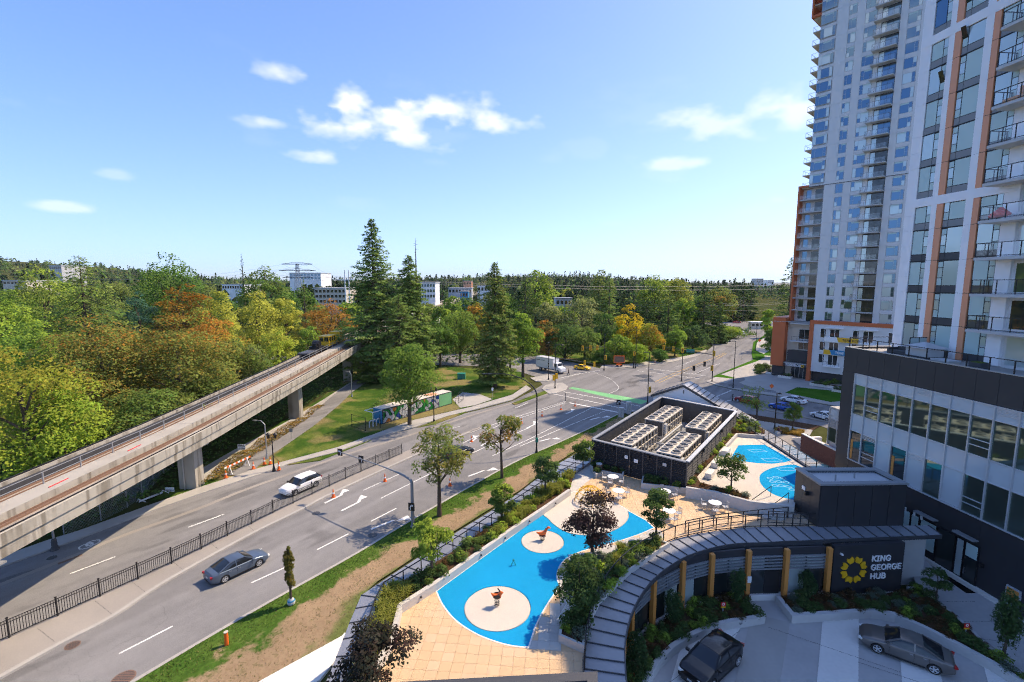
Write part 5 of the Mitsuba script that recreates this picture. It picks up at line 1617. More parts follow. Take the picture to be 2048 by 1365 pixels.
for j in range(8):
    a = math.radians(22.5 + 45 * j)
    # a folded petal: a notched block, narrower inside
    pts = [(.60, -.17), (.86, -.29), (1.07, -.22), (.95, .0), (1.07, .22), (.86, .29), (.60, .17)]
    pts = [(r * math.cos(a) - t * math.sin(a), r * math.sin(a) + t * math.cos(a)) for r, t in pts]
    pm = trimesh.creation.extrude_polygon(Polygon([(x * .98, y * .98) for x, y in pts]).buffer(0), .08, engine='earcut')
    v = np.asarray(pm.vertices)
    SW.put(hk, 'sign_petal', (np.column_stack([cx + v[:, 0], -.1 + v[:, 2], cz + v[:, 1]]), np.asarray(pm.faces)), 'm_yellow')
# body under the roof towards the deck
part(hk, 'back_wall', MB().prism(LineString([tuple(q) for q in hub_out]).buffer(.1, cap_style=2), DECK - .3, zo - .15), 'm_dark_grey')
part(hk, 'interior', MB().prism(Polygon([tuple(q) for q in curve] + [(23.5, 32.7), (23.6, 34.6)] + [tuple(q) for q in hub_out[1:24][::-1]]).buffer(0).buffer(-.35), COURT, 4.7), 'm_dark_grey')
sb = thing('stair_box', 'dark clad box with a flat grey roof rising behind the sign wall', 'roof box')
sbx = [(23.95, 34.75), (30.75, 34.95), (30.55, 37.9), (23.95, 37.9)]
# side wall facing the deck
for (a, b), n_ in (((0, 1), 5), ((3, 0), 3), ((1, 2), 3), ((2, 3), 5)):
    A_, B_ = np.array(sbx[a]), np.array(sbx[b])
    for i in range(n_):
        p, q = A_ + (B_ - A_) * (i / n_ + .003), A_ + (B_ - A_) * ((i + 1) / n_ - .003)
        part(sb, 'cladding_panel', MB().beam((*p, 6.75), (*q, 6.75), .12, 3.5), 'm_panel_dark')
part(sb, 'roof', MB().prism(Polygon(sbx).buffer(-.35), 8.0, 8.3), 'm_light_grey')
part(sb, 'parapet_cap', MB().prism(Polygon(sbx).buffer(.1, join_style=2).difference(Polygon(sbx).buffer(-.4, join_style=2)), 8.42, 8.56), 'm_mid_grey')
part(sb, 'parapet', MB().prism(Polygon(sbx).buffer(-.08, join_style=2).difference(Polygon(sbx).buffer(-.34, join_style=2)), 8.1, 8.41), 'm_dark_grey')
for x, y in ((25.9, 36.0), (27.7, 36.4)):
    part(sb, 'vent_pipe', MB().cyl((x, y, 8.3), (x, y, 8.75), .06, n=8), 'm_galv')
part(sb, 'wall_lamp', MB().bx(23.6, 23.9, 36.0, 36.2, 7.0, 7.3), 'm_black')
part(sb, 'door_sign', MB().bx(23.84, 23.88, 36.5, 36.9, 7.2, 7.5), 'm_white')
# railing round the curved roof
glass_rail([tuple(q) for q in hub_out[1:28]], DECK + .12, 'curved_railing', 'black framed glass railing following the curved metal roof', h=1.08, step=1.25)
rl2 = W([(1372, 1072), (1440, 1060), (1530, 1050), (1590, 1040)], DECK)
glass_rail([(24.0, 35.0), (20.4, 35.4)], DECK + .05, 'ramp_railing', 'short black railing in front of the dark roof box', h=1.05, step=1.2, glass=False, mid=True)
glass_rail(W([(1370, 1066), (1430, 1053), (1500, 1044), (1575, 1037)], DECK), DECK, 'ramp_railing', 'black handrail along the tan pavers behind the curved railing', h=.95, step=1.3, glass=False, mid=True)
k = thing('step_flight', 'grey concrete steps up to the right hand play terrace', 'steps')
for i in range(4):
    o = at(1525 + i * 9, 1030 - i * 3, DECK + .16 * i)
    part(k, 'tread', MB().box((o[0], o[1], DECK + .08 + .08 * i), (.5, 1.6, .16 + .16 * i), rz=.2), 'm_concrete')
k = thing('handrail', 'thin black handrail beside the steps to the play terrace', 'handrail')
for (u0, v0), (u1, v1) in (((1502, 1021), (1540, 1008)), ((1545, 1030), (1575, 1022))):
    a, b = at(u0, v0, DECK), at(u1, v1, DECK)
    part(k, 'rail', MB().tube([(a[0], a[1], DECK + .0), (a[0], a[1], DECK + .9), (b[0], b[1], UP + .9), (b[0], b[1], UP)], .03, 6), 'm_black')

# --- planters of the deck
def planter(px, z, h, lab, soil=True):
    k = thing('deck_planter', lab, 'planter')
    g = Polygon(W(px, z)).buffer(0)
    part(k, 'wall', MB().prism(g.difference(g.buffer(-.14, join_style=2)), DECK - .05, DECK + h), 'm_concrete')
    part(k, 'soil', MB().prism(g.buffer(-.13, join_style=2), DECK - .04, DECK + h - .1), 'm_soil')
    return g


pl1 = planter([(1192, 950), (1206, 943), (1246, 951), (1250, 940), (1205, 928), (1180, 930)], DECK + .4, .45, 'small planter with trimmed shrubs before the left bays of the black enclosure')
pl2 = planter([(1282, 968), (1374, 978), (1374, 962), (1300, 950), (1285, 953)], DECK + .5, .55, 'long white planter with shrubs before the right bays of the black enclosure')
pl3 = planter([(1117, 1270), (1168, 1292), (1180, 1240), (1200, 1200), (1260, 1140), (1320, 1098), (1340, 1086), (1310, 1075), (1270, 1085), (1215, 1105), (1165, 1120), (1148, 1150), (1150, 1180), (1142, 1215), (1122, 1240)], DECK + .45, .45, 'large curved planter of shrubs and grasses beside the curved railing')

# --- dark parapet of the nearer roof at the bottom of the view
pk = thing('lower_roof', 'dark grey roof parapet corner at the bottom of the view', 'roof')
q = W([(800, 1364), (1195, 1343), (1198, 1420), (800, 1440)], 7.0)
part(pk, 'parapet', MB().prism(Polygon(q).difference(Polygon(q).buffer(-.45, join_style=2)), 6.5, 7.0), 'm_dark_grey')
part(pk, 'body', MB().prism(Polygon(q).buffer(-.1), DECK, 6.6), 'm_mid_grey')

# ================================================================ THE COURT
court = Polygon([(5.2, 18), (5.3, 22.5), (6.2, 25.5), (8, 28), (11, 30.5), (14, 31.7), (20, 32.4), (29.3, 32.9), (35.6, 33), (37.1, 17), (37, 8), (5, 8)])
struct('court', MB().prism(court, -.2, COURT - .03), 'm_court_dark')
bands = [[(1500, 1240), (1524, 1232), (1580, 1245), (1560, 1365), (1470, 1365)], [(1645, 1239), (1718, 1237), (1717, 1400), (1630, 1400)], [(1800, 1312), (1873, 1318), (1895, 1400), (1806, 1400)], [(1965, 1325), (2000, 1340), (2060, 1400), (1985, 1400)], [(1360, 1300), (1440, 1250), (1490, 1240), (1450, 1310), (1400, 1400), (1330, 1400)]]
for i, b in enumerate(bands):
    g = Polygon(W(b, COURT)).buffer(0).buffer(-.01)
    struct('light_slab', MB().prism(g, COURT - .05, COURT + (.006 if i else .004)), 'm_court_light' if i else 'm_walk', 'court')
for pts in ([(1536, 1255), (1640, 1290), (1800, 1345)], [(1340, 1365), (1480, 1262)], [(1716, 1325), (1900, 1385)]):
    struct('joint', MB().sheet(LineString(W(pts, COURT)).buffer(.012), COURT + .012), 'm_dark_grey', 'court')
# its low white walls and beds
kw1 = W([(1285, 1400), (1292, 1355), (1318, 1318), (1345, 1292), (1380, 1270), (1420, 1252), (1460, 1242), (1497, 1237), (1524, 1232), (1498, 1202)], COURT + .5)
k = thing('court_wall', 'curved low white wall round the bed in front of the pavilion', 'wall')
part(k, 'wall', MB().prism(LineString(kw1).buffer(.16, cap_style=2, join_style=2), COURT - .1, COURT + .55), 'm_concrete')
for u, v in ((1330, 1318), (1394, 1273), (1436, 1257), (1482, 1248)):
    o = at(u, v, COURT + .3)
    part(k, 'wall_light', MB().box((o[0], o[1], COURT + .34), (.25, .1, .1), rz=.6), 'm_mid_grey')
bed1 = Polygon(kw1 + [(17.0, 32.0), (14.2, 31.5), (11.7, 30.6), (9.2, 28.8), (7.2, 26.8), (5.9, 24.0), (5.3, 21.5)]).buffer(0)
struct('planting_bed', MB().prism(bed1.buffer(-.1), COURT - .05, COURT + .42), 'm_soil')
kw2 = W([(1556, 1193), (1586, 1230), (1660, 1226), (1740, 1220), (1790, 1228), (1850, 1255), (1920, 1290), (1985, 1325), (2060, 1372)], COURT + .5)
k = thing('court_wall', 'long low white wall round the bed below the dark sign wall', 'wall')
part(k, 'wall', MB().prism(LineString(kw2).buffer(.16, cap_style=2, join_style=2), COURT - .1, COURT + .55), 'm_concrete')
kw3 = W([(1815, 1178), (1835, 1178), (1880, 1210), (1940, 1260), (2010, 1330), (2080, 1380)], COURT + .3)
part(k, 'rear_wall', MB().prism(LineString(kw3).buffer(.1, cap_style=2, join_style=2), COURT - .1, COURT + .42), 'm_concrete')
bed2 = Polygon(kw2 + kw3[::-1] + [(29.2, 32.6), (23.6, 32.2), (20.2, 32.0)]).buffer(0)
struct('planting_bed', MB().prism(bed2.buffer(-.12), COURT - .05, COURT + .40), 'm_soil')
sw2 = Polygon(W([(1815, 1120), (1835, 1176), (1880, 1206), (1940, 1256), (2080, 1375), (2080, 1290), (1900, 1165), (1830, 1105)], COURT)).buffer(0)
struct('court_pavement', MB().prism(sw2, COURT - .04, COURT + .03), 'm_court_dark')
for j, (u0, v0, u1, v1) in enumerate([(1838, 1178, 1905, 1170), (1875, 1204, 1950, 1205), (1925, 1245, 2000, 1245), (1960, 1280, 2040, 1285)]):
    struct('joint', MB().sheet(LineString(W([(u0, v0), (u1, v1)], COURT)).buffer(.012), COURT + .036), 'm_dark_grey', 'court_pavement')
# the brick wall, steps and glazed corner behind the right hand railing
bk_ = thing('brick_retaining_wall', 'dark red brick retaining wall below the glazed corner of the podium', 'wall')
a, b = np.array([41.25, 64.6]), np.array([41.6, 50.5])
part(bk_, 'core', MB().beam((*a, 1.35), (*b, 1.35), .3, 2.7), 'm_brick')
part(bk_, 'coping', MB().beam((*a, 2.76), (*b, 2.76), .4, .1), 'm_court_light')
dv = (b - a) / np.linalg.norm(b - a)
nn = np.array([dv[1], -dv[0]])
if np.dot(nn, -a) < 0:
    nn = -nn
Lb = np.linalg.norm(b - a)
bw = MB()
for r in range(10):
    for c in range(int(Lb / .9)):
        s = (c + .5 * (r % 2)) * .9
        if s + .88 < Lb:
            p, q = a + dv * s + nn * .17, a + dv * (s + .88) + nn * .17
            bw.beam((*p, .2 + r * .25), (*q, .2 + r * .25), .05, .235)
part(bk_, 'brick', bw, 'm_brick', stuff=True)
gc = thing('glazed_corner', 'low pale glazed wing with louvres beside the dark podium corner', 'building')
fr = Frame((41.75, 60.2), math.atan2(-11.0, .35))
fr.put(gc, 'body', B(0, 11, 0.3, 8, .2, 7.7), 'm_spandrel')
fr.put(gc, 'roof', B(-.1, 11, 0.1, 8, 7.7, 7.9), 'm_walk')
for i in range(7):
    x0 = i * 1.55
    fr.put(gc, 'mullion', B(x0 - .05, x0 + .05, -.02, .3, 2.8, 7.7), 'm_alu')
    if i < 7:
        fr.put(gc, 'panel', B(x0 + .06, x0 + 1.48, .1, .29, 6.3, 7.65), 'm_spandrel')
        g = MB()
        for q in range(9):
            g.bx(x0 + .06, x0 + 1.48, .05, .2, 5.2 + q * .15, 5.28 + q * .15)
        fr.put(gc, 'louvre', g, 'm_alu')
        fr.put(gc, 'window', B(x0 + .06, x0 + 1.48, .1, .28, 3.35, 5.1), 'm_glass_green')
glass_rail([(42.3, 60.6), (43.4, 64.5), (44.5, 68.5)], .3, 'step_railing', 'black railing beside the steps near the brick wall', h=1.1, step=1.4, glass=False, mid=True)
st = thing('stair', 'concrete stairs descending beside the brick wall', 'steps')
for i in range(8):
    part(st, 'tread', MB().box((43.4 + .1 * i, 65.6 + .55 * i, .3 + .1 * (8 - i)), (2.6, .5, .2 * (8 - i)), rz=.15), 'm_court_light')
# ================================================================ VEHICLES
import manifold3d as m3


def loft(sections):
    """sections: list of (n,3) rings with equal corner counts; closed ends."""
    n = len(sections[0])
    v = np.vstack(sections)
    f = []
    for i in range(len(sections) - 1):
        for k in range(n):
            q, w = i * n + k, i * n + (k + 1) % n
            f += [[q, w, w + n], [q, w + n, q + n]]
    for base, rev in ((0, True), ((len(sections) - 1) * n, False)):
        for k in range(1, n - 1):
            f.append([base, base + k + 1, base + k] if rev else [base, base + k, base + k + 1])
    m = trimesh.Trimesh(v, f, process=True)
    trimesh.repair.fix_normals(m)
    return m


CARS = {
    'sedan': dict(L=4.62, w=.90, wb=2.70, r=.325, top=[(-.5, .70), (-.49, .88), (-.46, .96), (-.36, 1.0), (-.2, .97), (.22, .93), (.36, .84), (.45, .72), (.49, .60), (.5, .48)],
                  cab=[(.225, .93), (.06, 1.40), (-.06, 1.45), (-.17, 1.40), (-.385, 1.0)]),
    'fastback': dict(L=4.70, w=.93, wb=2.88, r=.34, top=[(-.5, .68), (-.49, .85), (-.46, .98), (-.40, 1.04), (-.2, .98), (.23, .92), (.38, .80), (.46, .68), (.49, .58), (.5, .46)],
                     cab=[(.255, .92), (.06, 1.38), (-.05, 1.43), (-.17, 1.38), (-.43, 1.05)]),
    'suv': dict(L=4.60, w=.93, wb=2.69, r=.365, top=[(-.5, .75), (-.495, 1.05), (-.48, 1.12), (-.36, 1.12), (-.2, 1.10), (.22, 1.08), (.38, 1.0), (.47, .86), (.495, .68), (.5, .52)],
                cab=[(.235, 1.08), (.09, 1.60), (-.08, 1.68), (-.36, 1.62), (-.475, 1.13)]),
    'coupe_suv': dict(L=4.66, w=.95, wb=2.87, r=.36, top=[(-.5, .75), (-.49, .98), (-.46, 1.06), (-.36, 1.08), (-.2, 1.06), (.22, 1.02), (.38, .94), (.47, .80), (.495, .64), (.5, .5)],
                      cab=[(.235, 1.02), (.07, 1.50), (-.06, 1.56), (-.24, 1.50), (-.46, 1.08)]),
}


def car_proto(kind, paint, dark_trim=False):
    P = CARS[kind]
    L, w, wb, r = P['L'], P['w'], P['wb'], P['r']
    pr = Proto()
    xs = np.array([q[0] for q in P['top']]) * L
    zs = np.array([q[1] for q in P['top']])
    st = np.unique(np.round(np.concatenate([np.linspace(-.5, .5, 30) * L, xs]), 4))
    secs = []
    for x in st:
        zt = float(np.interp(x, xs, zs))
        e = abs(x) / (L / 2)
        ww = w * (1 - .20 * max(0, (e - .70) / .30) ** 2.2)
        zb = .20 + .14 * max(0, (e - .80) / .20) ** 1.5
        zt = max(zt, zb + .2)
        zm = zb + (zt - zb) * .58
        ring = [(ww * .86, zb), (ww * .97, zb + .06), (ww, zb + (zm - zb) * .55), (ww * .985, zm), (ww * .965, zt - .10), (ww * .90, zt - .025), (ww * .70, zt + .012), (0, zt + .03)]
        ring = ring + [(-y, z) for y, z in ring[::-1][1:]]
        secs.append(np.array([(x, y, z) for y, z in ring]))
    body = loft(secs)
    try:
        mf = m3.Manifold(m3.Mesh(np.asarray(body.vertices, np.float32), np.asarray(body.faces, np.uint32)))
        for sx in (-1, 1):
            for sy in (-1, 1):
                c = m3.Manifold.cylinder(.5, r * 1.13, r * 1.13, 28, True).rotate([90, 0, 0]).translate([sx * wb / 2, sy * (w - .05), r * .98])
                mf = mf - c
        if mf.num_tri() > 50:
            body = mf
    except Exception:
        pass
    pr.add('body', body, paint, smooth=28)
    # cabin: dark glass all round, painted roof and pillars proud of it
    cx = np.array([q[0] for q in P['cab']]) * L
    cz = np.array([q[1] for q in P['cab']])
    base = lambda x: float(np.interp(x, xs, zs)) - .03

    def csec(x, grow=0.0, zlo=None):
        zr = float(np.interp(x, cx[::-1], cz[::-1])) + grow
        zb = base(x) if zlo is None else zlo
        k = min(1.0, max(0.0, (zr - zb) / .48))
        wb_, wr = w * .90 + grow, w * (.90 - .20 * k) + grow
        ring = [(wb_, zb), (wb_ - (wb_ - wr) * .55, zb + (zr - zb) * .5), (wr, zr - .055), (wr * .82, zr - .008), (0, zr + .018)]
        return np.array([(x, y, z) for y, z in ring + [(-y, z) for y, z in ring[::-1][1:]]])

    gx_ = np.linspace(cx[0] - .005, cx[-1] + .005, 22)
    pr.add('windows', loft([csec(x) for x in gx_[::-1]]), 'm_glass_car', smooth=30)
    rf = np.linspace(cx[1] + .01, cx[3] - .02, 10)
    roof = []
    for x in rf[::-1]:
        zr = float(np.interp(x, cx[::-1], cz[::-1])) + .012
        wr = w * .70 + .015
        ring = [(wr, zr - .10), (wr, zr - .05), (wr * .82, zr - .004), (0, zr + .022), (-wr * .82, zr - .004), (-wr, zr - .05), (-wr, zr - .10)]
        roof.append(np.array([(x, y, z) for y, z in ring]))
    pr.add('roof', loft(roof), paint, smooth=30)
    for s, sy in enumerate((-1, 1)):
        g = MB()
        for (xa, xb) in ((cx[0], cx[1]), (cx[-1], cx[3])):
            a = [xa, sy * (w * .89), base(xa) + .02]
            b = [xb, sy * (w * .705), float(np.interp(xb, cx[::-1], cz[::-1])) - .03]
            g.beam(a, b, .085, .05)
        xm = (cx[1] + cx[3]) / 2 - .15
        g.beam([xm, sy * w * .915, base(xm)], [xm, sy * (w * .715), float(np.interp(xm, cx[::-1], cz[::-1])) - .05], .07, .03)
        pr.add(num_parts('pillar', s), g, paint if not dark_trim else 'm_black')
        pr.add(num_parts('mirror', s), MB().box((cx[0] - .18, sy * (w + .10), base(cx[0]) + .06), (.16, .20, .13)), paint if not dark_trim else 'm_black')
        pr.add(num_parts('headlight', s), MB().box((L / 2 - .13, sy * w * .66, np.interp(L * .47, xs, zs) - .10), (.22, .34, .12), rz=-sy * .42), 'm_lamp_glass')
        pr.add(num_parts('tail_light', s), MB().box((-L / 2 + .07, sy * w * .68, np.interp(-L * .47, xs, zs) - .12), (.16, .36, .14), rz=sy * .35), 'm_tail')
        g = MB()
        for xa in (xm, cx[0] - .25, cx[3] - .32):
            g.bx(xa - .008, xa + .008, sy * (w * .988) - .008, sy * (w * .988) + .010, .34, base(xa) - .05)
        pr.add(num_parts('door_seam', s), g, 'm_black')
        g = MB()
        for xa in (xm + .16, cx[3] - .12):
            g.bx(xa - .1, xa + .08, sy * w * .985 - .015, sy * w * .985 + .025, base(xa) - .17, base(xa) - .135)
        pr.add(num_parts('door_handle', s), g, 'm_chrome' if not dark_trim else paint)
        pr.add(num_parts('sill', s), MB().bx(-wb / 2 + r * 1.2, wb / 2 - r * 1.2, sy * (w * .93) - .05, sy * (w * .93) + .055, .17, .27), 'm_black')
    pr.add('grille', MB().bx(L / 2 - .06, L / 2 - .012, -w * .42, w * .42, .42, .58), 'm_black')
    pr.add('front_bumper', MB().bx(L / 2 - .12, L / 2 - .0, -w * .6, w * .6, .24, .36), 'm_black')
    pr.add('rear_bumper', MB().bx(-L / 2 - .0, -L / 2 + .10, -w * .6, w * .6, .26, .40), 'm_black')
    pr.add('number_plate', MB().bx(-L / 2 - .02, -L / 2 + .02, -.15, .15, .58, .70), 'm_light_grey')
    pr.add('number_plate_001', MB().bx(L / 2 - .02, L / 2 + .02, -.15, .15, .42, .54), 'm_light_grey')
    n = 0
    for sx in (-1, 1):
        for sy in (-1, 1):
            x, y = sx * wb / 2, sy * (w - .115)
            M = np.array([[1, 0, 0, x], [0, 0, 1, y], [0, 1, 0, r], [0, 0, 0, 1.0]])
            t = MB()
            t.lathe([(r * .66, -.10), (r * .95, -.105), (r, -.07), (r, .07), (r * .95, .105), (r * .66, .10)], 24)
            t.v = [q @ M[:3, :3].T + M[:3, 3] for q in t.v]
            nm = num_parts('wheel', n)
            n += 1
            pr.add(nm, t, 'm_rubber', smooth=30)
            q = MB()
            q.lathe([(r * .66, -.09), (r * .68, .0), (r * .68, .09), (r * .60, .085), (r * .56, .02), (r * .1, .03)], 20)
            for a in range(5):
                q.box((math.cos(a * 1.2566) * r * .36, math.sin(a * 1.2566) * r * .36, .075), (r * .56, .075, .03), rz=a * 1.2566)
            q.cyl((0, 0, .03), (0, 0, .095), r * .16, n=10)
            q.v = [(p + [0, 0, .022]) * [1, 1, sy] for p in q.v]
            q.v = [p @ M[:3, :3].T + M[:3, 3] for p in q.v]
            pr.add(nm + '__rim', q, 'm_alu')
            q = MB().cyl((x, y - sy * .02, r), (x, y - sy * .06, r), r * 1.1, n=20)
            pr.add(num_parts('wheel_well', n - 1), q, 'm_black')
    return pr


def place_car(kind, paint, front, rear, label, cat='car', z=0.0, group=None, trim=False, name='parked_car', skip=()):
    a, b = at(*front, z)[:2], at(*rear, z)[:2]
    d = a - b
    c = (a + b) / 2
    key = (kind, paint, trim)
    if key not in _cars:
        _cars[key] = car_proto(kind, paint, trim)
    return _cars[key].place(name, label, cat, group, place_T(c[0], c[1], z, math.atan2(d[1], d[0])), skip)


_cars = {}
place_car('sedan', 'm_car_slate', (523, 1120), (425, 1166), 'slate blue sedan driving alone on the wide near carriageway', name='driving_car')
place_car('suv', 'm_car_white', (568, 994), (634, 966), 'white SUV with panoramic roof driving beyond the median fence', cat='SUV', name='driving_car', trim=True)
place_car('sedan', 'm_car_charcoal', (948, 902), (884, 922), 'dark charcoal sedan half hidden behind a street tree on the road', name='driving_car')
place_car('coupe_suv', 'm_car_black', (1386, 1369), (1455, 1307), 'glossy black car parked in the court beside the curved white wall', z=COURT, trim=True)
place_car('sedan', 'm_car_bronze', (1731, 1282), (1890, 1340), 'bronze grey sedan parked in the court below the sign wall', z=COURT)
place_car('suv', 'm_car_red', (1473, 802), (1514, 812), 'dark red car waiting at the lights behind the thin tree', name='driving_car')
place_car('fastback', 'm_car_white', (1560, 800), (1614, 811), 'white fastback sedan waiting beside the green street lawn', name='driving_car')
place_car('sedan', 'm_car_blue', (1543, 815), (1582, 824), 'bright blue sedan waiting in the near lane behind the street lamp', name='driving_car')
place_car('sedan', 'm_car_white', (1624, 831), (1672, 846), 'white sedan cut off by the dark podium corner', name='driving_car')
place_car('sedan', 'm_car_yellow', (1178, 741), (1151, 738), 'yellow taxi stopped at the far side of the crossing', cat='taxi', name='driving_car')
place_car('suv', 'm_car_white', (1479, 672), (1489, 668), 'white car nearest in the short row on the far hill road', name='driving_car')
place_car('suv', 'm_car_charcoal', (1487, 668), (1497, 664), 'dark car second in the short row on the far hill road', name='driving_car')
place_car('sedan', 'm_car_red', (1463, 647), (1483, 647), 'dark red pickup on the far cross road before the yellow field', cat='pickup truck', name='driving_car')
# box truck
t = thing('box_truck', 'white box truck with long cargo body waiting at the crossing', 'truck')
a, b = at(1131, 749)[:2], at(1074, 738)[:2]
c, d = (a + b) / 2, a - b
TR = Frame(c, math.atan2(d[1], d[0]))
TR.put(t, 'cargo_box', B(-4.6, 1.9, -1.22, 1.22, 1.05, 3.75), 'm_white')
TR.put(t, 'box_trim', B(-4.62, 1.92, -1.24, 1.24, 3.75, 3.82).bx(-4.62, 1.92, -1.24, 1.24, .95, 1.05), 'm_light_grey')
TR.put(t, 'chassis', B(-4.5, 4.4, -.5, .5, .6, .95), 'm_black')
cab = loft([np.array([(x, y, z) for y, z in ((1.05, .7), (1.08, 1.4), (1.02, zt - .12), (.9, zt), (-.9, zt), (-1.02, zt - .12), (-1.08, 1.4), (-1.05, .7))]) for x, zt in ((2.1, 2.75), (3.1, 2.72), (3.45, 2.1), (3.6, 1.72), (4.5, 1.55), (4.6, 1.2))])
TR.put(t, 'cab', cab, 'm_white', smooth=25)
TR.put(t, 'windscreen', MB().beam((3.14, 0, 2.62), (3.5, 0, 1.98), 1.8, .05), 'm_glass_car')
for s in (-1, 1):
    TR.put(t, 'side_window', B(2.3, 3.05, s * 1.06 - .03, s * 1.06 + .03, 1.75, 2.5), 'm_glass_car')
    TR.put(t, 'mirror', B(3.2, 3.3, s * 1.35 - .08, s * 1.35 + .08, 1.7, 2.2), 'm_black')
    for x in (-2.9, 3.5):
        k = TR.put(t, 'wheel', MB().cyl((x, s * .75, .48), (x, s * 1.08, .48), .48, n=18), 'm_rubber')
        TR.put(k, 'rim', MB().cyl((x, s * 1.0, .48), (x, s * 1.1, .48), .25, n=12), 'm_alu')
    TR.put(t, 'headlight', B(4.5, 4.64, s * .8 - .15, s * .8 + .15, .95, 1.12), 'm_lamp_glass')
    TR.put(t, 'stripe', B(-4.3, -2.9, s * 1.225 - .004, s * 1.225 + .004, 2.9, 3.1).bx(-2.7, -1.2, s * 1.225 - .004, s * 1.225 + .004, 2.95, 3.05), 'm_dark_grey')
TR.put(t, 'bumper', B(4.5, 4.72, -1.1, 1.1, .45, .75), 'm_light_grey')

# ================================================================ STREET FURNITURE
def lamp_post(px, vtop, kind, label, arm=None, z=0.0, mat='m_black'):
    o = at(*px, z)
    h = top_z(o[:2], vtop) - z
    k = thing('street_lamp', label, 'street lamp')
    x, y = o[:2]
    part(k, 'base', MB().lathe([(.22, 0), (.22, .1), (.14, .5), (.10, .7)], 10, (x, y, z)), mat, smooth=40)
    if kind == 'arc':
        ax, ay = arm
        pts = [(x, y, z + .5), (x, y, z + h * .74)] + [(x + ax * (1 - math.cos(q)), y + ay * (1 - math.cos(q)), z + h * .74 + h * .26 * math.sin(q)) for q in np.linspace(.1, 1.57, 9)]
        pts.append((x + ax * 1.25, y + ay * 1.25, z + h * .99))
        part(k, 'pole', MB().tube(pts, np.linspace(.10, .05, len(pts)), 8), mat, smooth=40)
        part(k, 'lamp_head', MB().beam(pts[-1], (x + ax * 1.55, y + ay * 1.55, z + h * .985), .28, .1), mat)
    elif kind == 'arm':
        ax, ay = arm
        part(k, 'pole', MB().tube([(x, y, z + .4), (x, y, z + h)], [.10, .07], 8), mat, smooth=40)
        part(k, 'arm', MB().tube([(x, y, z + h - .1), (x + ax, y + ay, z + h)], .045, 6), mat)
        part(k, 'lamp_head', MB().lathe([(.08, .12), (.30, -.02), (.30, -.08)], 10, (x + ax, y + ay, z + h - .12)), mat)
    elif kind == 'twin':
        part(k, 'pole', MB().tube([(x, y, z + .4), (x, y, z + h - .6)], [.09, .06], 8), mat, smooth=40)
        part(k, 'arm', MB().beam((x - .45, y, z + h - .62), (x + .45, y, z + h - .62), .05), mat)
        for s in (-.45, .45):
            part(k, 'lamp_head', MB().lathe([(.10, -.55), (.22, -.1), (.28, 0), (.05, .22)], 10, (x + s, y, z + h - .2)), mat)
    elif kind == 'cobra':
        ax, ay = arm
        part(k, 'pole', MB().tube([(x, y, z), (x, y, z + h * .9), (x + ax * .4, y + ay * .4, z + h), (x + ax, y + ay, z + h)], [.10, .07, .05, .05], 8), mat, smooth=40)
        part(k, 'lamp_head', MB().box((x + ax, y + ay, z + h - .03), (.6, .25, .12), rz=math.atan2(ay, ax)), mat)
    elif kind == 'stub':
        part(k, 'pole', MB().tube([(x, y, z + .9), (x, y, z + h)], [.09, .07], 8), 'm_galv', smooth=40)
        part(k, 'cast_base', MB().lathe([(.32, 0), (.30, .15), (.22, .35), (.20, .9), (.13, 1.1)], 12, (x, y, z)), 'm_dark_grey', smooth=40)
    return k


lamp_post((548, 943), 866, 'twin', 'black twin lantern street lamp beside the orange cones')
lamp_post((534, 918), 842, 'cobra', 'pale grey street lamp on the grass behind the twin lantern', arm=(-1.5, .3), mat='m_galv')
lamp_post((704, 795), 744, 'cobra', 'pale grey street lamp on the path next to the viaduct column', arm=(-.9, .2), mat='m_galv')
lamp_post((1073, 907), 752, 'arc', 'tall black curved street lamp on the verge with a green box', arm=(-5.0, 1.5))
gb = thing('lamp_signal_box', 'small green control box strapped to the curved street lamp', 'box')
o = at(1073, 907)
part(gb, 'box', MB().box((o[0], o[1] - .18, 2.0), (.36, .24, .6)), 'm_paint_teal' if 'm_paint_teal' in scene else (plain('m_paint_teal', (.02, .22, .17), .5) or 'm_paint_teal'))
lamp_post((110, 1100), 1010, 'stub', 'grey street lamp with flared cast base below the viaduct')
lamp_post((1097, 761), 686, 'arm', 'black street lamp in front of the white truck', arm=(-.1, 1.2))
lamp_post((1110, 778), 690, 'arm', 'black lamp and signal mast on the corner island', arm=(1.6, .6))
lamp_post((1295, 809), 706, 'arm', 'black street lamp beside the plant enclosure roof and the crossing', arm=(-.4, 1.5))
lamp_post((1466, 777), 683, 'arm', 'black street lamp on the plaza corner behind the gabled roof', arm=(-1.2, .5))
lamp_post((1511, 702), 645, 'arm', 'black street lamp furthest up the hill road', arm=(-3.4, .4))
lamp_post((1549, 860), 786, 'arm', 'slim black street lamp behind the right hand railing', arm=(.5, .0))
lamp_post((1271, 737), 655, 'arm', 'black lamp mast with an orange signal on the far corner', arm=(-.4, .2))
lamp_post((868, 845), 775, 'twin', 'lantern lamp beside the graffiti container', )


def signal_head(k, p, face, yellow=True, sc=1.0):
    x, y, z = p
    fr = rotz(face)
    mat = 'm_yellow' if yellow else 'm_black'
    h = part(k, 'signal_head', MB().box((x, y, z), (.32 * sc, .42 * sc, 1.1 * sc), R=fr).box((x, y, z), (.1 * sc, .62 * sc, 1.3 * sc), R=fr), mat)
    g = MB()
    for q, dz in enumerate((.36, 0, -.36)):
        c = np.array([x, y, z + dz * sc]) + fr @ np.array([.165 * sc, 0, 0])
        g.cyl(c, c + fr @ np.array([.06, 0, 0]), .13 * sc, n=10)
    part(h, 'lens', g, 'm_black')


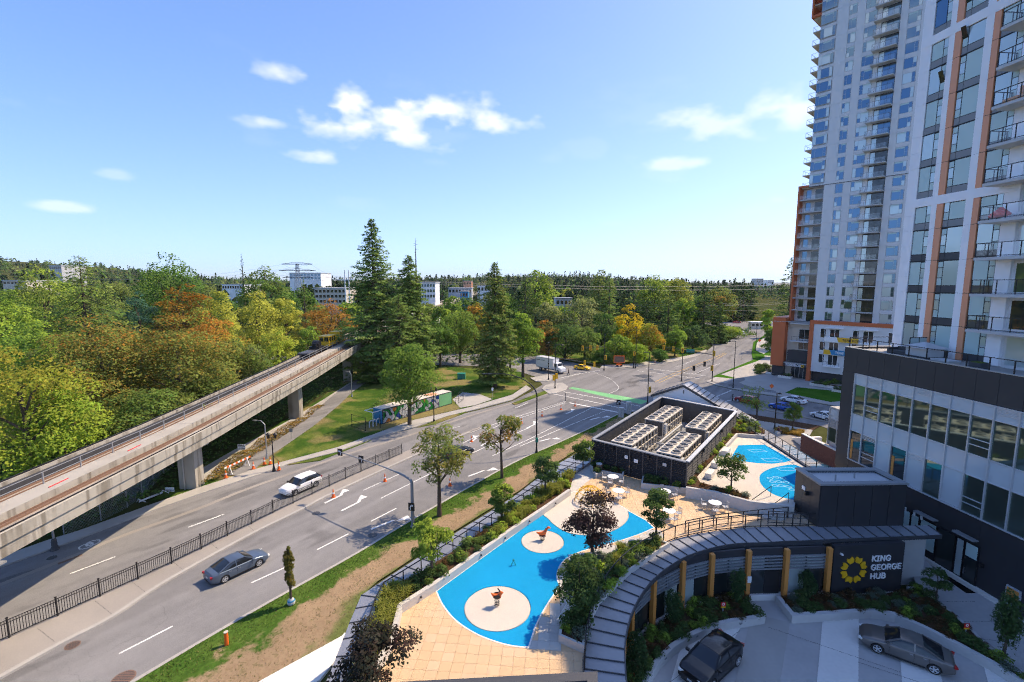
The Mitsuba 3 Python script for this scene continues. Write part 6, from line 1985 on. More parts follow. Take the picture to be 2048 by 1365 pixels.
def mast(px, vtop, arm_px, arm_v, heads, label, face, mat='m_black', yellow=True, z=0.0, extra=()):
    """A signal mast; arm_px: where the arm's tip is seen, at the distance of the given ground point."""
    o = at(*px)
    h = top_z(o[:2], vtop)
    k = thing('traffic_signal', label, 'traffic light')
    part(k, 'pole', MB().tube([(o[0], o[1], 0), (o[0], o[1], h)], [.13, .09], 8), mat, smooth=40)
    part(k, 'base', MB().lathe([(.3, 0), (.28, .12), (.15, .3)], 10, o), mat)
    if arm_px is not None:
        zt = top_z(o[:2], arm_v)
        tip = at_dist(arm_px[0], arm_px[1], arm_px[2])
        part(k, 'arm', MB().tube([(o[0], o[1], zt), tip], [.09, .05], 8), mat)
        for t in heads:
            p = np.array([o[0], o[1], zt]) * (1 - t) + tip * t
            signal_head(k, p + [0, 0, -.15], face, yellow)
    for (dx, dz) in extra:
        signal_head(k, (o[0] + dx, o[1] - .25, dz), face, yellow)
    return k


mast((1208, 741), 667, (1163, 696, 126), 694, (.12 + .2, .62, .95), 'silver armed traffic light with three heads above the yellow taxi', -1.9, extra=((.35, 3.6),))
mast((1110, 778), 712, (1190, 728, 118), 716, (.72, .98), 'black armed traffic light reaching across in front of the taxi', 1.9, extra=((.3, 3.0), (-.3, 2.6)))
mast((1424, 764), 680, (1327, 694, 132), 710, (.99, .78, .58), 'long armed traffic light with three yellow heads on the right corner', -2.2, extra=((-.3, 3.4), (.0, 7.0)))
mast((1363, 763), 708, (1431, 719, 122), 745, (.34, .66), 'black traffic light arm reaching up the hill road behind the gable', .9, yellow=False)
mast((1267, 737), 700, None, 0, (), 'single orange traffic light beside the portable message board', -1.6, extra=((0, 4.2),))
mast((1295, 809), 770, None, 0, (), 'low traffic light on the lamp beside the enclosure roof', -.6, extra=((.3, 3.0),))
k = thing('street_name_sign', 'teal street name sign hanging from the long signal arm', 'sign')
p = at_dist(1381, 702, 127)
part(k, 'board', MB().box(p, (2.2, .08, .9), rz=-.2), 'm_paint_teal')
# gantry with lane arrows on the near verge
k = thing('lane_sign_gantry', 'curved grey pole reaching over the near carriageway with lane arrow boards', 'sign gantry')
o = at(826, 1057)
tip = at_dist(676, 905, 50.5)
zt = top_z(o[:2], 965)
pts = [(o[0], o[1], 0), (o[0], o[1], zt)] + [tuple(np.array([o[0], o[1], zt]) * (1 - t) ** 2 + 2 * t * (1 - t) * np.array([o[0], o[1], tip[2] + .05]) * 1.0 + t * t * np.array([o[0] + (tip[0] - o[0]) * .42, o[1] + (tip[1] - o[1]) * .42, tip[2] + .12])) for t in np.linspace(.15, 1, 8)] + [tuple(tip + [0, 0, .1])]
part(k, 'pole', MB().tube(pts, np.linspace(.16, .05, len(pts)), 10), 'm_mid_grey', smooth=40)
part(k, 'base', MB().cyl((o[0], o[1], 0), (o[0], o[1], .25), .25, n=10), 'm_mid_grey')


def arrow_board(parent, c, s=.8, right=False, rz=0.0, base=(0, 0)):
    R = rotz(rz)
    bd = part(parent, 'arrow_board', MB().box(c, (s * .8, .05, s), R=R), 'm_black')
    sg = 1 if right else -1
    shape = LineString([(-.12 * sg, -.34), (-.12 * sg, .02), (-.05 * sg, .14), (.06 * sg, .16)]).buffer(.055)
    head = Polygon([(.06 * sg, .32), (.28 * sg, .16), (.06 * sg, 0)])
    m = MB().prism(unary_union([shape, head]), 0, .02)
    v = m.get()[0] * s
    v = np.column_stack([v[:, 0], -.028 - v[:, 2], v[:, 1]]) @ R.T + np.asarray(c)
    part(bd, 'arrow', (v, m.get()[1]), 'm_white')


for u, v, Y, r in ((680, 905, 50.3, False), (722, 919, 48.6, False)):
    arrow_board(k, at_dist(u, v, Y), .78, r, rz=-.35)
arrow_board(k, (o[0] - .05, o[1] - .22, top_z(o[:2], 1012)), .8, True, rz=-.2)
k = thing('lane_sign_post', 'black arrow board on a thin post at the corner of the verge', 'sign')
o = at(1236, 838)
part(k, 'post', MB().cyl((o[0], o[1], 0), (o[0], o[1], 3.0), .04, n=6), 'm_galv')
arrow_board(k, (o[0], o[1] - .06, 3.0), .9, True)
for u, v, h, lab in ((1242, 836, 1.8, 'grey utility cabinet at the end of the verge'), (1257, 828, 2.2, 'taller pale utility cabinet nearest the enclosure corner')):
    o = at(u, v)
    k = thing('utility_cabinet', lab, 'cabinet')
    part(k, 'body', MB().box((o[0], o[1], h / 2), (.8, .7, h)), 'm_light_grey')
    part(k, 'cap', MB().box((o[0], o[1], h + .03), (.86, .76, .06)), 'm_galv')
    part(k, 'door_seam', MB().bx(o[0] - .01, o[0] + .01, o[1] - .36, o[1] - .35, .15, h - .1), 'm_dark_grey')
o = at(1131, 802)
k = thing('marker_post', 'thin black marker post on the median nose', 'post')
part(k, 'post', MB().box((o[0], o[1], .8), (.12, .12, 1.6)), 'm_dark_grey')
o = at(1465, 802)
k = thing('marker_post', 'thin black marker post before the red car', 'post')
part(k, 'post', MB().box((o[0], o[1], .7), (.12, .12, 1.4)), 'm_black')


# cones
def cone_proto(h=.95):
    pr = Proto()
    pr.add('body', MB().lathe([(.17, .05), (.13, h * .40), (.118, h * .40), (.04, h)], 12), 'm_orange', smooth=40)
    pr.add('base', MB().box((0, 0, .025), (.42, .42, .05)), 'm_orange')
    pr.add('collar', MB().lathe([(.134, h * .45), (.106, h * .62)], 12), 'm_white', smooth=40)
    return pr


cp_, cp2 = cone_proto(), cone_proto(1.15)
for u, v, lab, q in [(667, 995, 'orange traffic cone at the painted left arrows nearest the fence', cp_), (770, 963, 'orange traffic cone second from the left on the near carriageway', cp_), (900, 972, 'orange traffic cone half hidden by the large street tree', cp_), (943, 884, 'orange traffic cone beyond the charcoal sedan', cp_),
                  (1043, 847, 'orange traffic cone nearest to the curved lamp in the far row', cp_), (1084, 833, 'orange traffic cone second of the far row', cp_), (1122, 820, 'orange traffic cone third of the far row', cp_), (1150, 813, 'orange traffic cone last of the far row by the stop line', cp_),
                  (558, 942, 'tall orange delineator cone right beside the twin lantern', cp2), (541, 930, 'orange cone behind the twin lantern on the grass edge', cp_), (529, 931, 'orange cone left of the pale street lamp', cp_), (507, 940, 'orange cone at the right end of the striped barricade', cp_), (452, 958, 'orange cone at the left end of the striped barricade', cp_),
                  (1310, 727, 'orange cone far up on the lawn beyond the crossing', cp2)]:
    o = at(u, v)
    q.place('traffic_cone', lab, 'traffic cone', None, place_T(o[0], o[1], KERB if v in (942, 930, 931, 940, 958) else 0.0, 0.3))
o = at(454, 1294)
k = thing('hydrant_marker', 'stubby orange marker tube standing in the worn verge grass', 'marker post')
part(k, 'tube', MB().cyl((o[0], o[1], .1), (o[0], o[1], 1.05), .13, .12, n=12), 'm_orange')
part(k, 'cap', MB().cyl((o[0], o[1], 1.05), (o[0], o[1], 1.09), .14, n=12), 'm_beige_metal')
# striped barricade across the path
k = thing('barricade', 'orange and white striped barricade across the footpath', 'barricade')
a, b = at(450, 955), at(502, 930)
a[2] = b[2] = 0
for i in range(12):
    p, q = a + (b - a) * i / 12, a + (b - a) * (i + 1) / 12
    part(k, 'plank_stripe', MB().beam(p + [0, 0, 1.15], q + [0, 0, 1.15], .03, .22), 'm_orange' if i % 2 else 'm_white')
d = (b - a) / np.linalg.norm(b - a)
nrm2 = np.array([-d[1], d[0], 0])
for t in (.18, .85):
    c = a + (b - a) * t
    for s in (-1, 1):
        part(k, 'leg', MB().beam(c + nrm2 * s * .4, c + [0, 0, 1.2], .07), 'm_white')
k = thing('fallen_barricade', 'white trestle barricade lying beside the ivy at the pavement edge', 'barricade')
a, b = at(278, 1008), at(326, 990)
part(k, 'plank', MB().beam(a + [0, 0, .25], b + [0, 0, .3], .04, .2), 'm_white')
for c in (a, b):
    for s in (-1, 1):
        part(k, 'leg', MB().beam(c + [s * .5, .3, .05], c + [0, 0, .55], .06), 'm_white')


def board_sign(px, vtop, w, h, mat, lab, text=None, z=0.0, tmat='m_black', diamond=False):
    o = at(*px, z)
    zt = top_z(o[:2], vtop)
    k = thing('notice_sign', lab, 'sign')
    part(k, 'post', MB().cyl((o[0], o[1] + .03, z), (o[0], o[1] + .03, zt - .05), .03, n=6), 'm_galv')
    if diamond:
        part(k, 'board', MB().box((o[0], o[1], zt - h / 2), (w * .72, .03, w * .72), R=np.array([[.707, 0, .707], [0, 1, 0], [-.707, 0, .707]])), mat)
    else:
        part(k, 'board', MB().box((o[0], o[1], zt - h / 2), (w, .03, h)), mat)
    if text:
        for i, tx in enumerate(text):
            m = meshkit.text_mesh(tx, h / (1.6 * len(text)), .01, True)
            v = np.asarray(m.vertices)
            wd = v[:, 0].max()
            sc = min(1.0, w * .9 / wd)
            part(k, 'lettering', (np.column_stack([o[0] + (v[:, 0] - wd / 2) * sc, o[1] - .018 - v[:, 2], zt - h * (i + .8) / len(text) + v[:, 1] * sc]), np.asarray(m.faces)), tmat)
    return k


board_sign((484, 908), 889, 1.1, .8, 'm_white', 'white path notice board standing in the dry weeds', ['TRAIL', 'CLOSED'])
board_sign((340, 985), 975, 1.0, .55, 'm_white', 'small white notice board low beside the viaduct column', ['CLOSED'])
board_sign((583, 880), 857, .5, .6, 'm_mid_grey', 'small grey sign on the footpath by the lawn')
board_sign((985, 800), 776, .4, .6, 'm_white', 'small white sign on a post near the lone conifer')
board_sign((1542, 793), 768, 1.0, 1.0, 'm_orange', 'orange diamond road works sign by the plaza edge', diamond=True)
board_sign((1518, 700), 678, 1.2, 1.2, 'm_orange', 'orange diamond road works sign up the hill road', diamond=True)
for u, v, vt, lab in ((1445, 1240, 1204, 'red and yellow sign on a post in the bed beside the black car'), (1929, 1290, 1246, 'red and yellow sign on a white post by the court wall'), (1263, 1372, 1345, 'red and white sign at the bottom near the curved roof')):
    o = at(u, v, COURT)
    zt = top_z(o[:2], vt)
    k = thing('parking_sign', lab, 'sign')
    part(k, 'post', MB().cyl((o[0], o[1] + .03, COURT), (o[0], o[1] + .03, zt - .05), .03, n=6), 'm_light_grey')
    part(k, 'board', MB().box((o[0], o[1], zt - .2), (.34, .03, .30)), 'm_red')
    part(k, 'board_foot', MB().box((o[0], o[1], zt - .40), (.34, .03, .10)), 'm_yellow')
    part(k, 'symbol', MB().tm(trimesh.creation.annulus(.05, .09, .012), np.array([[1, 0, 0, o[0]], [0, 0, 1, o[1] - .02], [0, 1, 0, zt - .17], [0, 0, 0, 1.0]])), 'm_white')
# portable message board
k = thing('message_trailer', 'orange framed portable message board on a trailer by the crossing', 'message board')
o = at(1238, 734)
part(k, 'frame', MB().bx(o[0] - 1.6, o[0] + 1.6, o[1] - .1, o[1] + .1, 1.1, 3.2), 'm_orange')
part(k, 'screen', MB().bx(o[0] - 1.45, o[0] + 1.45, o[1] - .14, o[1] - .1, 1.3, 3.05), 'm_rust')
part(k, 'chassis', MB().bx(o[0] - .8, o[0] + .8, o[1] - .5, o[1] + .5, .5, .75).bx(o[0] - .1, o[0] + .1, o[1] - .1, o[1] + .1, .7, 1.2), 'm_orange')
for s in (-.6, .6):
    part(k, 'wheel', MB().cyl((o[0] + s, o[1] - .5, .33), (o[0] + s, o[1] - .3, .33), .33, n=12), 'm_rubber')
# graffiti container
a, b = at(766, 850)[:2], at(904, 809)[:2]
CF = Frame(a, math.atan2(*(b - a)[::-1]))
Lc = float(np.linalg.norm(b - a))
k = thing('shipping_container', 'long storage container covered in graffiti on the lawn edge', 'container')
Hc = 2.6
CF.put(k, 'body', B(0, Lc, .06, 2.5, .1, Hc), 'm_graffiti')
for i in range(int(Lc / .36)):
    CF.put(k, 'rib', B(.1 + i * .36, .1 + i * .36 + .20, 0.0, .075, .25, Hc - .12), 'm_graffiti')
CF.put(k, 'frame', B(0, Lc, -.02, .1, .05, .22).bx(0, Lc, -.02, .1, Hc - .1, Hc + .04).bx(-.02, .1, -.02, .1, .2, Hc).bx(Lc - .1, Lc + .02, -.02, .1, .2, Hc), 'm_dark_grey')
CF.put(k, 'roof', B(.02, Lc - .02, .1, 2.52, Hc, Hc + .05), 'm_cream_wall')
CF.put(k, 'roof_patch', B(Lc * .68, Lc * .82, .3, 2.3, Hc + .05, Hc + .06), 'm_orange_panel')
CF.put(k, 'end_wall', B(-.06, 0, .1, 2.45, .15, Hc), 'm_banner_blue')
CF.put(k, 'gate_panel', B(Lc * .79, Lc * .99, -.03, -.001, .25, Hc - .1), 'm_paint_green')
CF.put(k, 'awning_frame', B(-1.9, 0, .1, .18, Hc - .1, Hc).bx(-1.9, 0, 2.3, 2.38, Hc - .1, Hc).bx(-1.95, -1.85, .1, 2.38, Hc - .1, Hc).bx(-1.93, -1.87, .1, .16, .0, Hc), 'm_white')
k = thing('bicycle_rack', 'grey hooped rack beside the blue end of the container', 'rack')
for i in range(3):
    p = CF.at(-2.6 + .7 * i, 0.2)
    part(k, 'hoop', MB().tube([p + [0, 0, .1], p + [0, 0, 1.0], p + [.15, .5, 1.2], p + [.3, 1.0, 1.0], p + [.3, 1.0, .1]], .1, 8), 'm_light_grey')
cf = thing('yard_fence', 'black chain-link fence round the graffiti container', 'fence')
pts = [CF.at(-4, 3), CF.at(-4, -.7), CF.at(-1.5, -1.2), CF.at(5, -1.1), CF.at(11, -1.0), CF.at(17, -.9), CF.at(Lc + 1, -.8), CF.at(Lc + 3.5, .2), CF.at(Lc + 3.5, 3)]
for i, p in enumerate(pts):
    part(cf, 'post', MB().cyl(p, p + [0, 0, 2.3 if i in (0, 1, 2, 6, 7, 8) else 1.0], .05, n=6), 'm_black')
for i in (0, 6, 7):
    for h in (.2, 1.2, 2.2):
        part(cf, 'rail', MB().beam(pts[i] + [0, 0, h], pts[i + 1] + [0, 0, h], .04), 'm_black')
k = thing('utility_cabinet', 'green utility cabinet alone on the lawn under the conifers', 'cabinet')
o = at(923, 759)
part(k, 'body', MB().box((o[0], o[1], .75), (1.9, 1.3, 1.5)), 'm_paint_teal')
part(k, 'lid', MB().box((o[0], o[1], 1.53), (2.0, 1.4, .07)), 'm_paint_teal')
part(k, 'door_seam', MB().box((o[0], o[1] - .66, .75), (.03, .02, 1.2)), 'm_black')

# ================================================================ PLAYGROUND AND TERRACE THINGS
def spring(x, y, z, h, r):
    a = np.linspace(0, 2 * np.pi * 4, 60)
    return MB().tube(np.column_stack([x + r * np.cos(a), y + r * np.sin(a), z + h * a / a[-1]]), .018, 6)


def seat_body(joints, links, n=3, it=6):
    """Hull of spheres along each link, joined and smoothed: one continuous body."""
    S = lambda p, r: m3.Manifold.sphere(r, 12).translate([float(c) for c in p])
    out = None
    for a, b in links:
        (pa, ra), (pb, rb) = joints[a], joints[b]
        h = m3.Manifold.batch_hull([S(pa, ra), S(pb, rb)])
        out = h if out is None else out + h
    ms = out.to_mesh()
    m = trimesh.Trimesh(ms.vert_properties[:, :3], ms.tri_verts, process=True)
    return trimesh.smoothing.filter_taubin(m, iterations=it)


o = at(1085, 1081, DECK)
x, y = o[:2]
k = thing('spring_rider', 'orange dragon shaped spring rider on the middle beige disc', 'spring rider')
part(k, 'spring', spring(x, y, DECK, .38, .14), 'm_black')
J = {'tail': ((x - .42, y, DECK + .62), .05), 'hip': ((x - .15, y, DECK + .52), .13), 'chest': ((x + .15, y, DECK + .58), .13), 'neck': ((x + .30, y, DECK + .92), .07), 'head': ((x + .42, y, DECK + 1.02), .09), 'snout': ((x + .56, y, DECK + .97), .05)}
part(k, 'body', seat_body(J, [('tail', 'hip'), ('hip', 'chest'), ('chest', 'neck'), ('neck', 'head'), ('head', 'snout')]), 'm_orange', smooth=True)
part(k, 'handle', MB().tube([(x + .22, y - .25, DECK + .82), (x + .22, y + .25, DECK + .82)], .02, 6), 'm_black')
part(k, 'plate', MB().box((x, y, DECK + .39), (.5, .34, .03)), 'm_rust')
o = at(994, 1212, DECK)
x, y = o[:2]
k = thing('spring_rider', 'orange and black bird shaped spring rider on the large front disc', 'spring rider')
part(k, 'spring', spring(x, y, DECK, .40, .13), 'm_black')
J = {'tail': ((x - .30, y, DECK + .78), .05), 'hip': ((x - .1, y, DECK + .60), .14), 'chest': ((x + .12, y, DECK + .60), .14), 'head': ((x + .22, y, DECK + .86), .09), 'beak': ((x + .36, y, DECK + .84), .03)}
part(k, 'body', seat_body(J, [('tail', 'hip'), ('hip', 'chest'), ('chest', 'head'), ('head', 'beak')]), 'm_orange', smooth=True)
part(k, 'wing', MB().ball((x, y - .16, DECK + .66), (.22, .035, .12), 2).ball((x, y + .16, DECK + .66), (.22, .035, .12), 2), 'm_black')
part(k, 'crest', MB().beam((x + .2, y, DECK + .9), (x + .05, y, DECK + 1.12), .04, .06), 'm_black')
part(k, 'handle', MB().tube([(x + .12, y - .24, DECK + .78), (x + .12, y + .24, DECK + .78)], .018, 6), 'm_black')
o = at(1027, 1131, DECK)
k = thing('balance_post', 'small teal stepping post standing in the blue surface', 'play post')
part(k, 'post', MB().tube([(o[0] - .15, o[1], DECK), (o[0], o[1], DECK + .35), (o[0] + .15, o[1], DECK)], .03, 6), 'm_paint_teal')
part(k, 'cap', MB().ball((o[0], o[1], DECK + .37), .07), 'm_paint_teal')
# yellow climbing dome
o = at(1180, 1003, DECK)
x, y = o[:2]
k = thing('climbing_frame', 'yellow bent tube climbing frame behind the purple leaved tree', 'climbing frame')
for a in range(4):
    c, s = math.cos(a * math.pi / 4), math.sin(a * math.pi / 4)
    th = np.linspace(0, np.pi, 14)
    part(k, 'arch', MB().tube(np.column_stack([x + 1.35 * np.cos(th) * c, y + 1.35 * np.cos(th) * s, DECK + 1.35 * np.sin(th)]), .035, 6), 'm_yellow', smooth=True)
for hh in (.35, .68, .9):
    th = np.linspace(0, 2 * np.pi, 20)
    rr_ = 1.35 * math.sqrt(1 - hh * hh)
    part(k, 'ring', MB().tube(np.column_stack([x + rr_ * np.cos(th), y + rr_ * np.sin(th), th * 0 + DECK + 1.35 * hh]), .03, 6, False), 'm_yellow', smooth=True)
# tables and chairs
tb = Proto()
tb.add('tabletop', MB().lathe([(.0, .70), (.50, .70), (.525, .715), (.525, .735), (.50, .75), (.0, .75)], 24), 'm_white', smooth=40)
tb.add('stem', MB().cyl((0, 0, .04), (0, 0, .7), .04, n=8), 'm_galv')
tb.add('base', MB().lathe([(.28, 0), (.28, .03), (.06, .06)], 16), 'm_galv')
chp = Proto()
g = MB()
chp.add('seat', MB().box((0, 0, .45), (.42, .42, .03)), 'm_light_grey')
bk2 = MB().bx(-.21, -.19, -.2, .2, .80, .86)
for yy in (-.15, -.05, .05, .15):
    bk2.bx(-.21, -.195, yy - .012, yy + .012, .46, .80)
chp.add('backrest', bk2, 'm_light_grey')
for q, (sx_, sy_) in enumerate(((-1, -1), (-1, 1), (1, -1), (1, 1))):
    chp.add(num_parts('leg', q), MB().beam((sx_ * .2, sy_ * .2, 0), (sx_ * .19, sy_ * .19, .86 if sx_ < 0 else .44), .025), 'm_galv')
chp.add('stretcher', MB().bx(-.2, .2, -.2, -.18, .64, .66).bx(-.2, .2, .18, .2, .64, .66), 'm_galv')
TB = [(1226, 953, 'white round table nearest the trash bin', (2.6, -.6, 4.2)), (1237, 981, 'white round table left of the yellow frame and second from the bin', (2.9, 4.6, .3)), (1330, 982, 'white round table before the planter in the middle', (3.0, -.1, 1.5)), (1430, 1005, 'white round table by the white retaining wall on the right', (2.8, 1.2, -.2, 4.4)), (1338, 1021, 'white round table hidden behind the small green tree', (.2, 3.3, 4.9))]
for ti, (u, v, lab, angs) in enumerate(TB):
    o = at(u, v, DECK + .74)
    tb.place('cafe_table', lab, 'table', 'round tables on the tan pavers', place_T(o[0], o[1], DECK))
    for ci_, a in enumerate(angs):
        chp.place('cafe_chair', f'pale metal chair at the {lab.replace("white round table ", "table ")}', 'chair', lab.replace('white', 'chairs at the').replace('round table', 'table'), place_T(o[0] + .85 * math.cos(a), o[1] + .85 * math.sin(a), DECK, a + math.pi + .2))
k = thing('trash_bin', 'brown slatted trash bin with a grey lid at the planter corner', 'bin')
o = at(1198, 946, DECK)
for a in range(14):
    part(k, 'slat', MB().box((o[0] + .28 * math.cos(a * .4488), o[1] + .28 * math.sin(a * .4488), DECK + .5), (.04, .11, .85), rz=a * .4488), 'm_wood' if False else 'm_rust')
part(k, 'liner', MB().cyl((o[0], o[1], DECK + .05), (o[0], o[1], DECK + .9), .25, n=14), 'm_dark_grey')
part(k, 'lid', MB().lathe([(.32, .92), (.32, .98), (.16, 1.06)], 14, (o[0], o[1], DECK)), 'm_light_grey')
for u, v, lab, rz in ((1163, 1112, 'slatted bench nearest the purple tree on the curved planter', .2), (1133, 1225, 'slatted bench along the planter beside the grey pavers', 1.1)):
    o = at(u, v, DECK + .45)
    k = thing('slatted_bench', lab, 'bench')
    R = rotz(rz)
    for i in range(7):
        c = R @ np.array([0, -.24 + i * .08, 0]) + [o[0], o[1], DECK + .46]
        part(k, 'slat', MB().box(c, (1.7, .055, .04), rz=rz), 'm_court_light')
    for s in (-.6, .6):
        c = R @ np.array([s, 0, 0]) + [o[0], o[1], DECK + .22]
        part(k, 'leg', MB().box(c, (.08, .45, .44), rz=rz), 'm_mid_grey')

# ================================================================ PEOPLE
SKIN, HAIR = (.42, .25, .17), (.03, .02, .015)


def person(o, face, pose, shirt, trousers, lab, s=1.0):
    J = {}
    if pose == 'walk':
        base = {'head': (0, 0, 1.62, .105), 'neck': (0, 0, 1.46, .055), 'chest': (0, 0, 1.28, .15), 'waist': (0, 0, 1.02, .13), 'hipL': (0, .09, .92, .10), 'hipR': (0, -.09, .92, .10), 'kneeL': (.14, .10, .50, .065), 'kneeR': (-.06, -.10, .50, .065), 'footL': (.20, .10, .06, .05), 'footR': (-.30, -.10, .10, .05), 'toeL': (.36, .11, .04, .04), 'toeR': (-.18, -.11, .05, .04),
                'shL': (0, .19, 1.38, .065), 'shR': (0, -.19, 1.38, .065), 'elL': (-.10, .25, 1.10, .048), 'elR': (.08, -.25, 1.10, .048), 'haL': (-.02, .26, .86, .04), 'haR': (.24, -.24, .90, .04), 'nose': (.11, 0, 1.61, .02)}
    else:
        base = {'head': (.05, 0, 1.20, .105), 'neck': (.02, 0, 1.05, .055), 'chest': (0, 0, .88, .15), 'waist': (-.02, 0, .62, .14), 'hipL': (0, .10, .52, .10), 'hipR': (0, -.10, .52, .10), 'kneeL': (.42, .12, .52, .07), 'kneeR': (.42, -.12, .50, .07), 'footL': (.46, .12, .06, .05), 'footR': (.52, -.12, .06, .05), 'toeL': (.62, .13, .04, .04), 'toeR': (.68, -.13, .04, .04),
                'shL': (.02, .19, .98, .065), 'shR': (.02, -.19, .98, .065), 'elL': (.10, .25, .72, .048), 'elR': (.10, -.25, .72, .048), 'haL': (.36, .14, .62, .04), 'haR': (.36, -.12, .62, .04), 'nose': (.16, 0, 1.19, .02)}
    R = rotz(face)
    for n_, (a, b, c, r) in base.items():
        J[n_] = (R @ np.array([a, b, c]) * s + np.asarray(o), r * s)
    links = [('head', 'neck'), ('head', 'nose'), ('neck', 'chest'), ('chest', 'waist'), ('waist', 'hipL'), ('waist', 'hipR'), ('hipL', 'kneeL'), ('kneeL', 'footL'), ('footL', 'toeL'), ('hipR', 'kneeR'), ('kneeR', 'footR'), ('footR', 'toeR'), ('chest', 'shL'), ('chest', 'shR'), ('shL', 'elL'), ('elL', 'haL'), ('shR', 'elR'), ('elR', 'haR')]
    m = seat_body(J, links, it=3)
    names = list(base)
    pts = np.array([J[n_][0] for n_ in names])
    near = np.argmin(((np.asarray(m.vertices)[:, None] - pts[None]) ** 2).sum(-1), 1)
    col = {n_: SKIN if n_ in ('head', 'neck', 'nose', 'haL', 'haR') else shirt if n_ in ('chest', 'shL', 'shR', 'elL', 'elR', 'waist') else (.03, .03, .03) if n_.startswith(('foot', 'toe')) else trousers for n_ in names}
    k = thing('person', lab, 'person')
    part(k, 'body', m, 'm_gloss_vertex', smooth=True, color=np.array([col[names[i]] for i in near]))
    hc = J['head'][0] + R @ np.array([-.02, 0, .035]) * s
    part(k, 'hair', MB().ball(hc, np.array([.108, .108, .095]) * s, 2), 'm_black', smooth=True)


person(at(1137, 751), -.6, 'walk', (.03, .03, .035), (.02, .02, .025), 'person in dark clothes walking across the road before the white truck')
o = at(1556, 868, .16)
person(o, -.4, 'sit', (.10, .02, .02), (.03, .03, .04), 'person in dark red top sitting on a block beyond the right railing')
one('seat_block', MB().box((o[0] - .05, o[1], .16 + .21), (.5, .6, .42)), 'm_court_light', 'low concrete seat block under the sitting person', 'bench')
person(at(1501, 660), 1.6, 'walk', (.03, .03, .035), (.05, .03, .03), 'person walking far up the hill road near the lamp')
# ================================================================ TREES AND PLANTS
class Leaves:
    """Leaf sprays with a shading normal of their own per spray."""

    def __init__(self, v, f, n):
        self.v, self.f, self.n = v, f, n


def as_leaves(lv, color, mat='m_leaf'):
    return {'type': 'ply', 'filename': meshkit.write_ply((lv.v, lv.f), False, None, color, normals=lv.n), 'face_normals': False, 'bsdf': {'type': 'ref', 'id': mat}}


def leaf_cards(P, N, S, C, rng, aspect=.62, cup=.25, soft=None):
    """One leaf spray per point: a small pointed quad facing roughly along N, folded a little along its middle."""
    n = len(P)
    N = N / (np.linalg.norm(N, axis=1, keepdims=True) + 1e-9)
    if soft is None:
        soft = N
    soft = soft / (np.linalg.norm(soft, axis=1, keepdims=True) + 1e-9)
    r = rng.normal(size=(n, 3))
    U = np.cross(N, r)
    U /= np.linalg.norm(U, axis=1, keepdims=True) + 1e-9
    Vv = np.cross(N, U)
    S = np.broadcast_to(S, (n,))[:, None]
    a = P - U * S * .5
    b = P + Vv * S * aspect * .5 - N * S * cup * .3
    c = P + U * S * .5 - N * S * cup * .4
    d = P - Vv * S * aspect * .5 - N * S * cup * .3
    v = np.stack([a, b, c, d], 1).reshape(-1, 3)
    q = np.arange(n) * 4
    f = np.vstack([np.stack([q, q + 1, q + 2], 1), np.stack([q, q + 2, q + 3], 1)])
    return Leaves(v, f, np.repeat(soft, 4, 0)), None, np.repeat(np.clip(C, .004, .9), 4, 0)


def palette(rng, n, cols, spread=.12, w=None):
    cols = np.asarray(cols, float)
    i = rng.choice(len(cols), n, p=w)
    j = rng.choice(len(cols), n, p=w)
    t = rng.random((n, 1))
    c = cols[i] * (1 - t) + cols[j] * t
    return c * (1 + spread * rng.normal(size=(n, 1)))


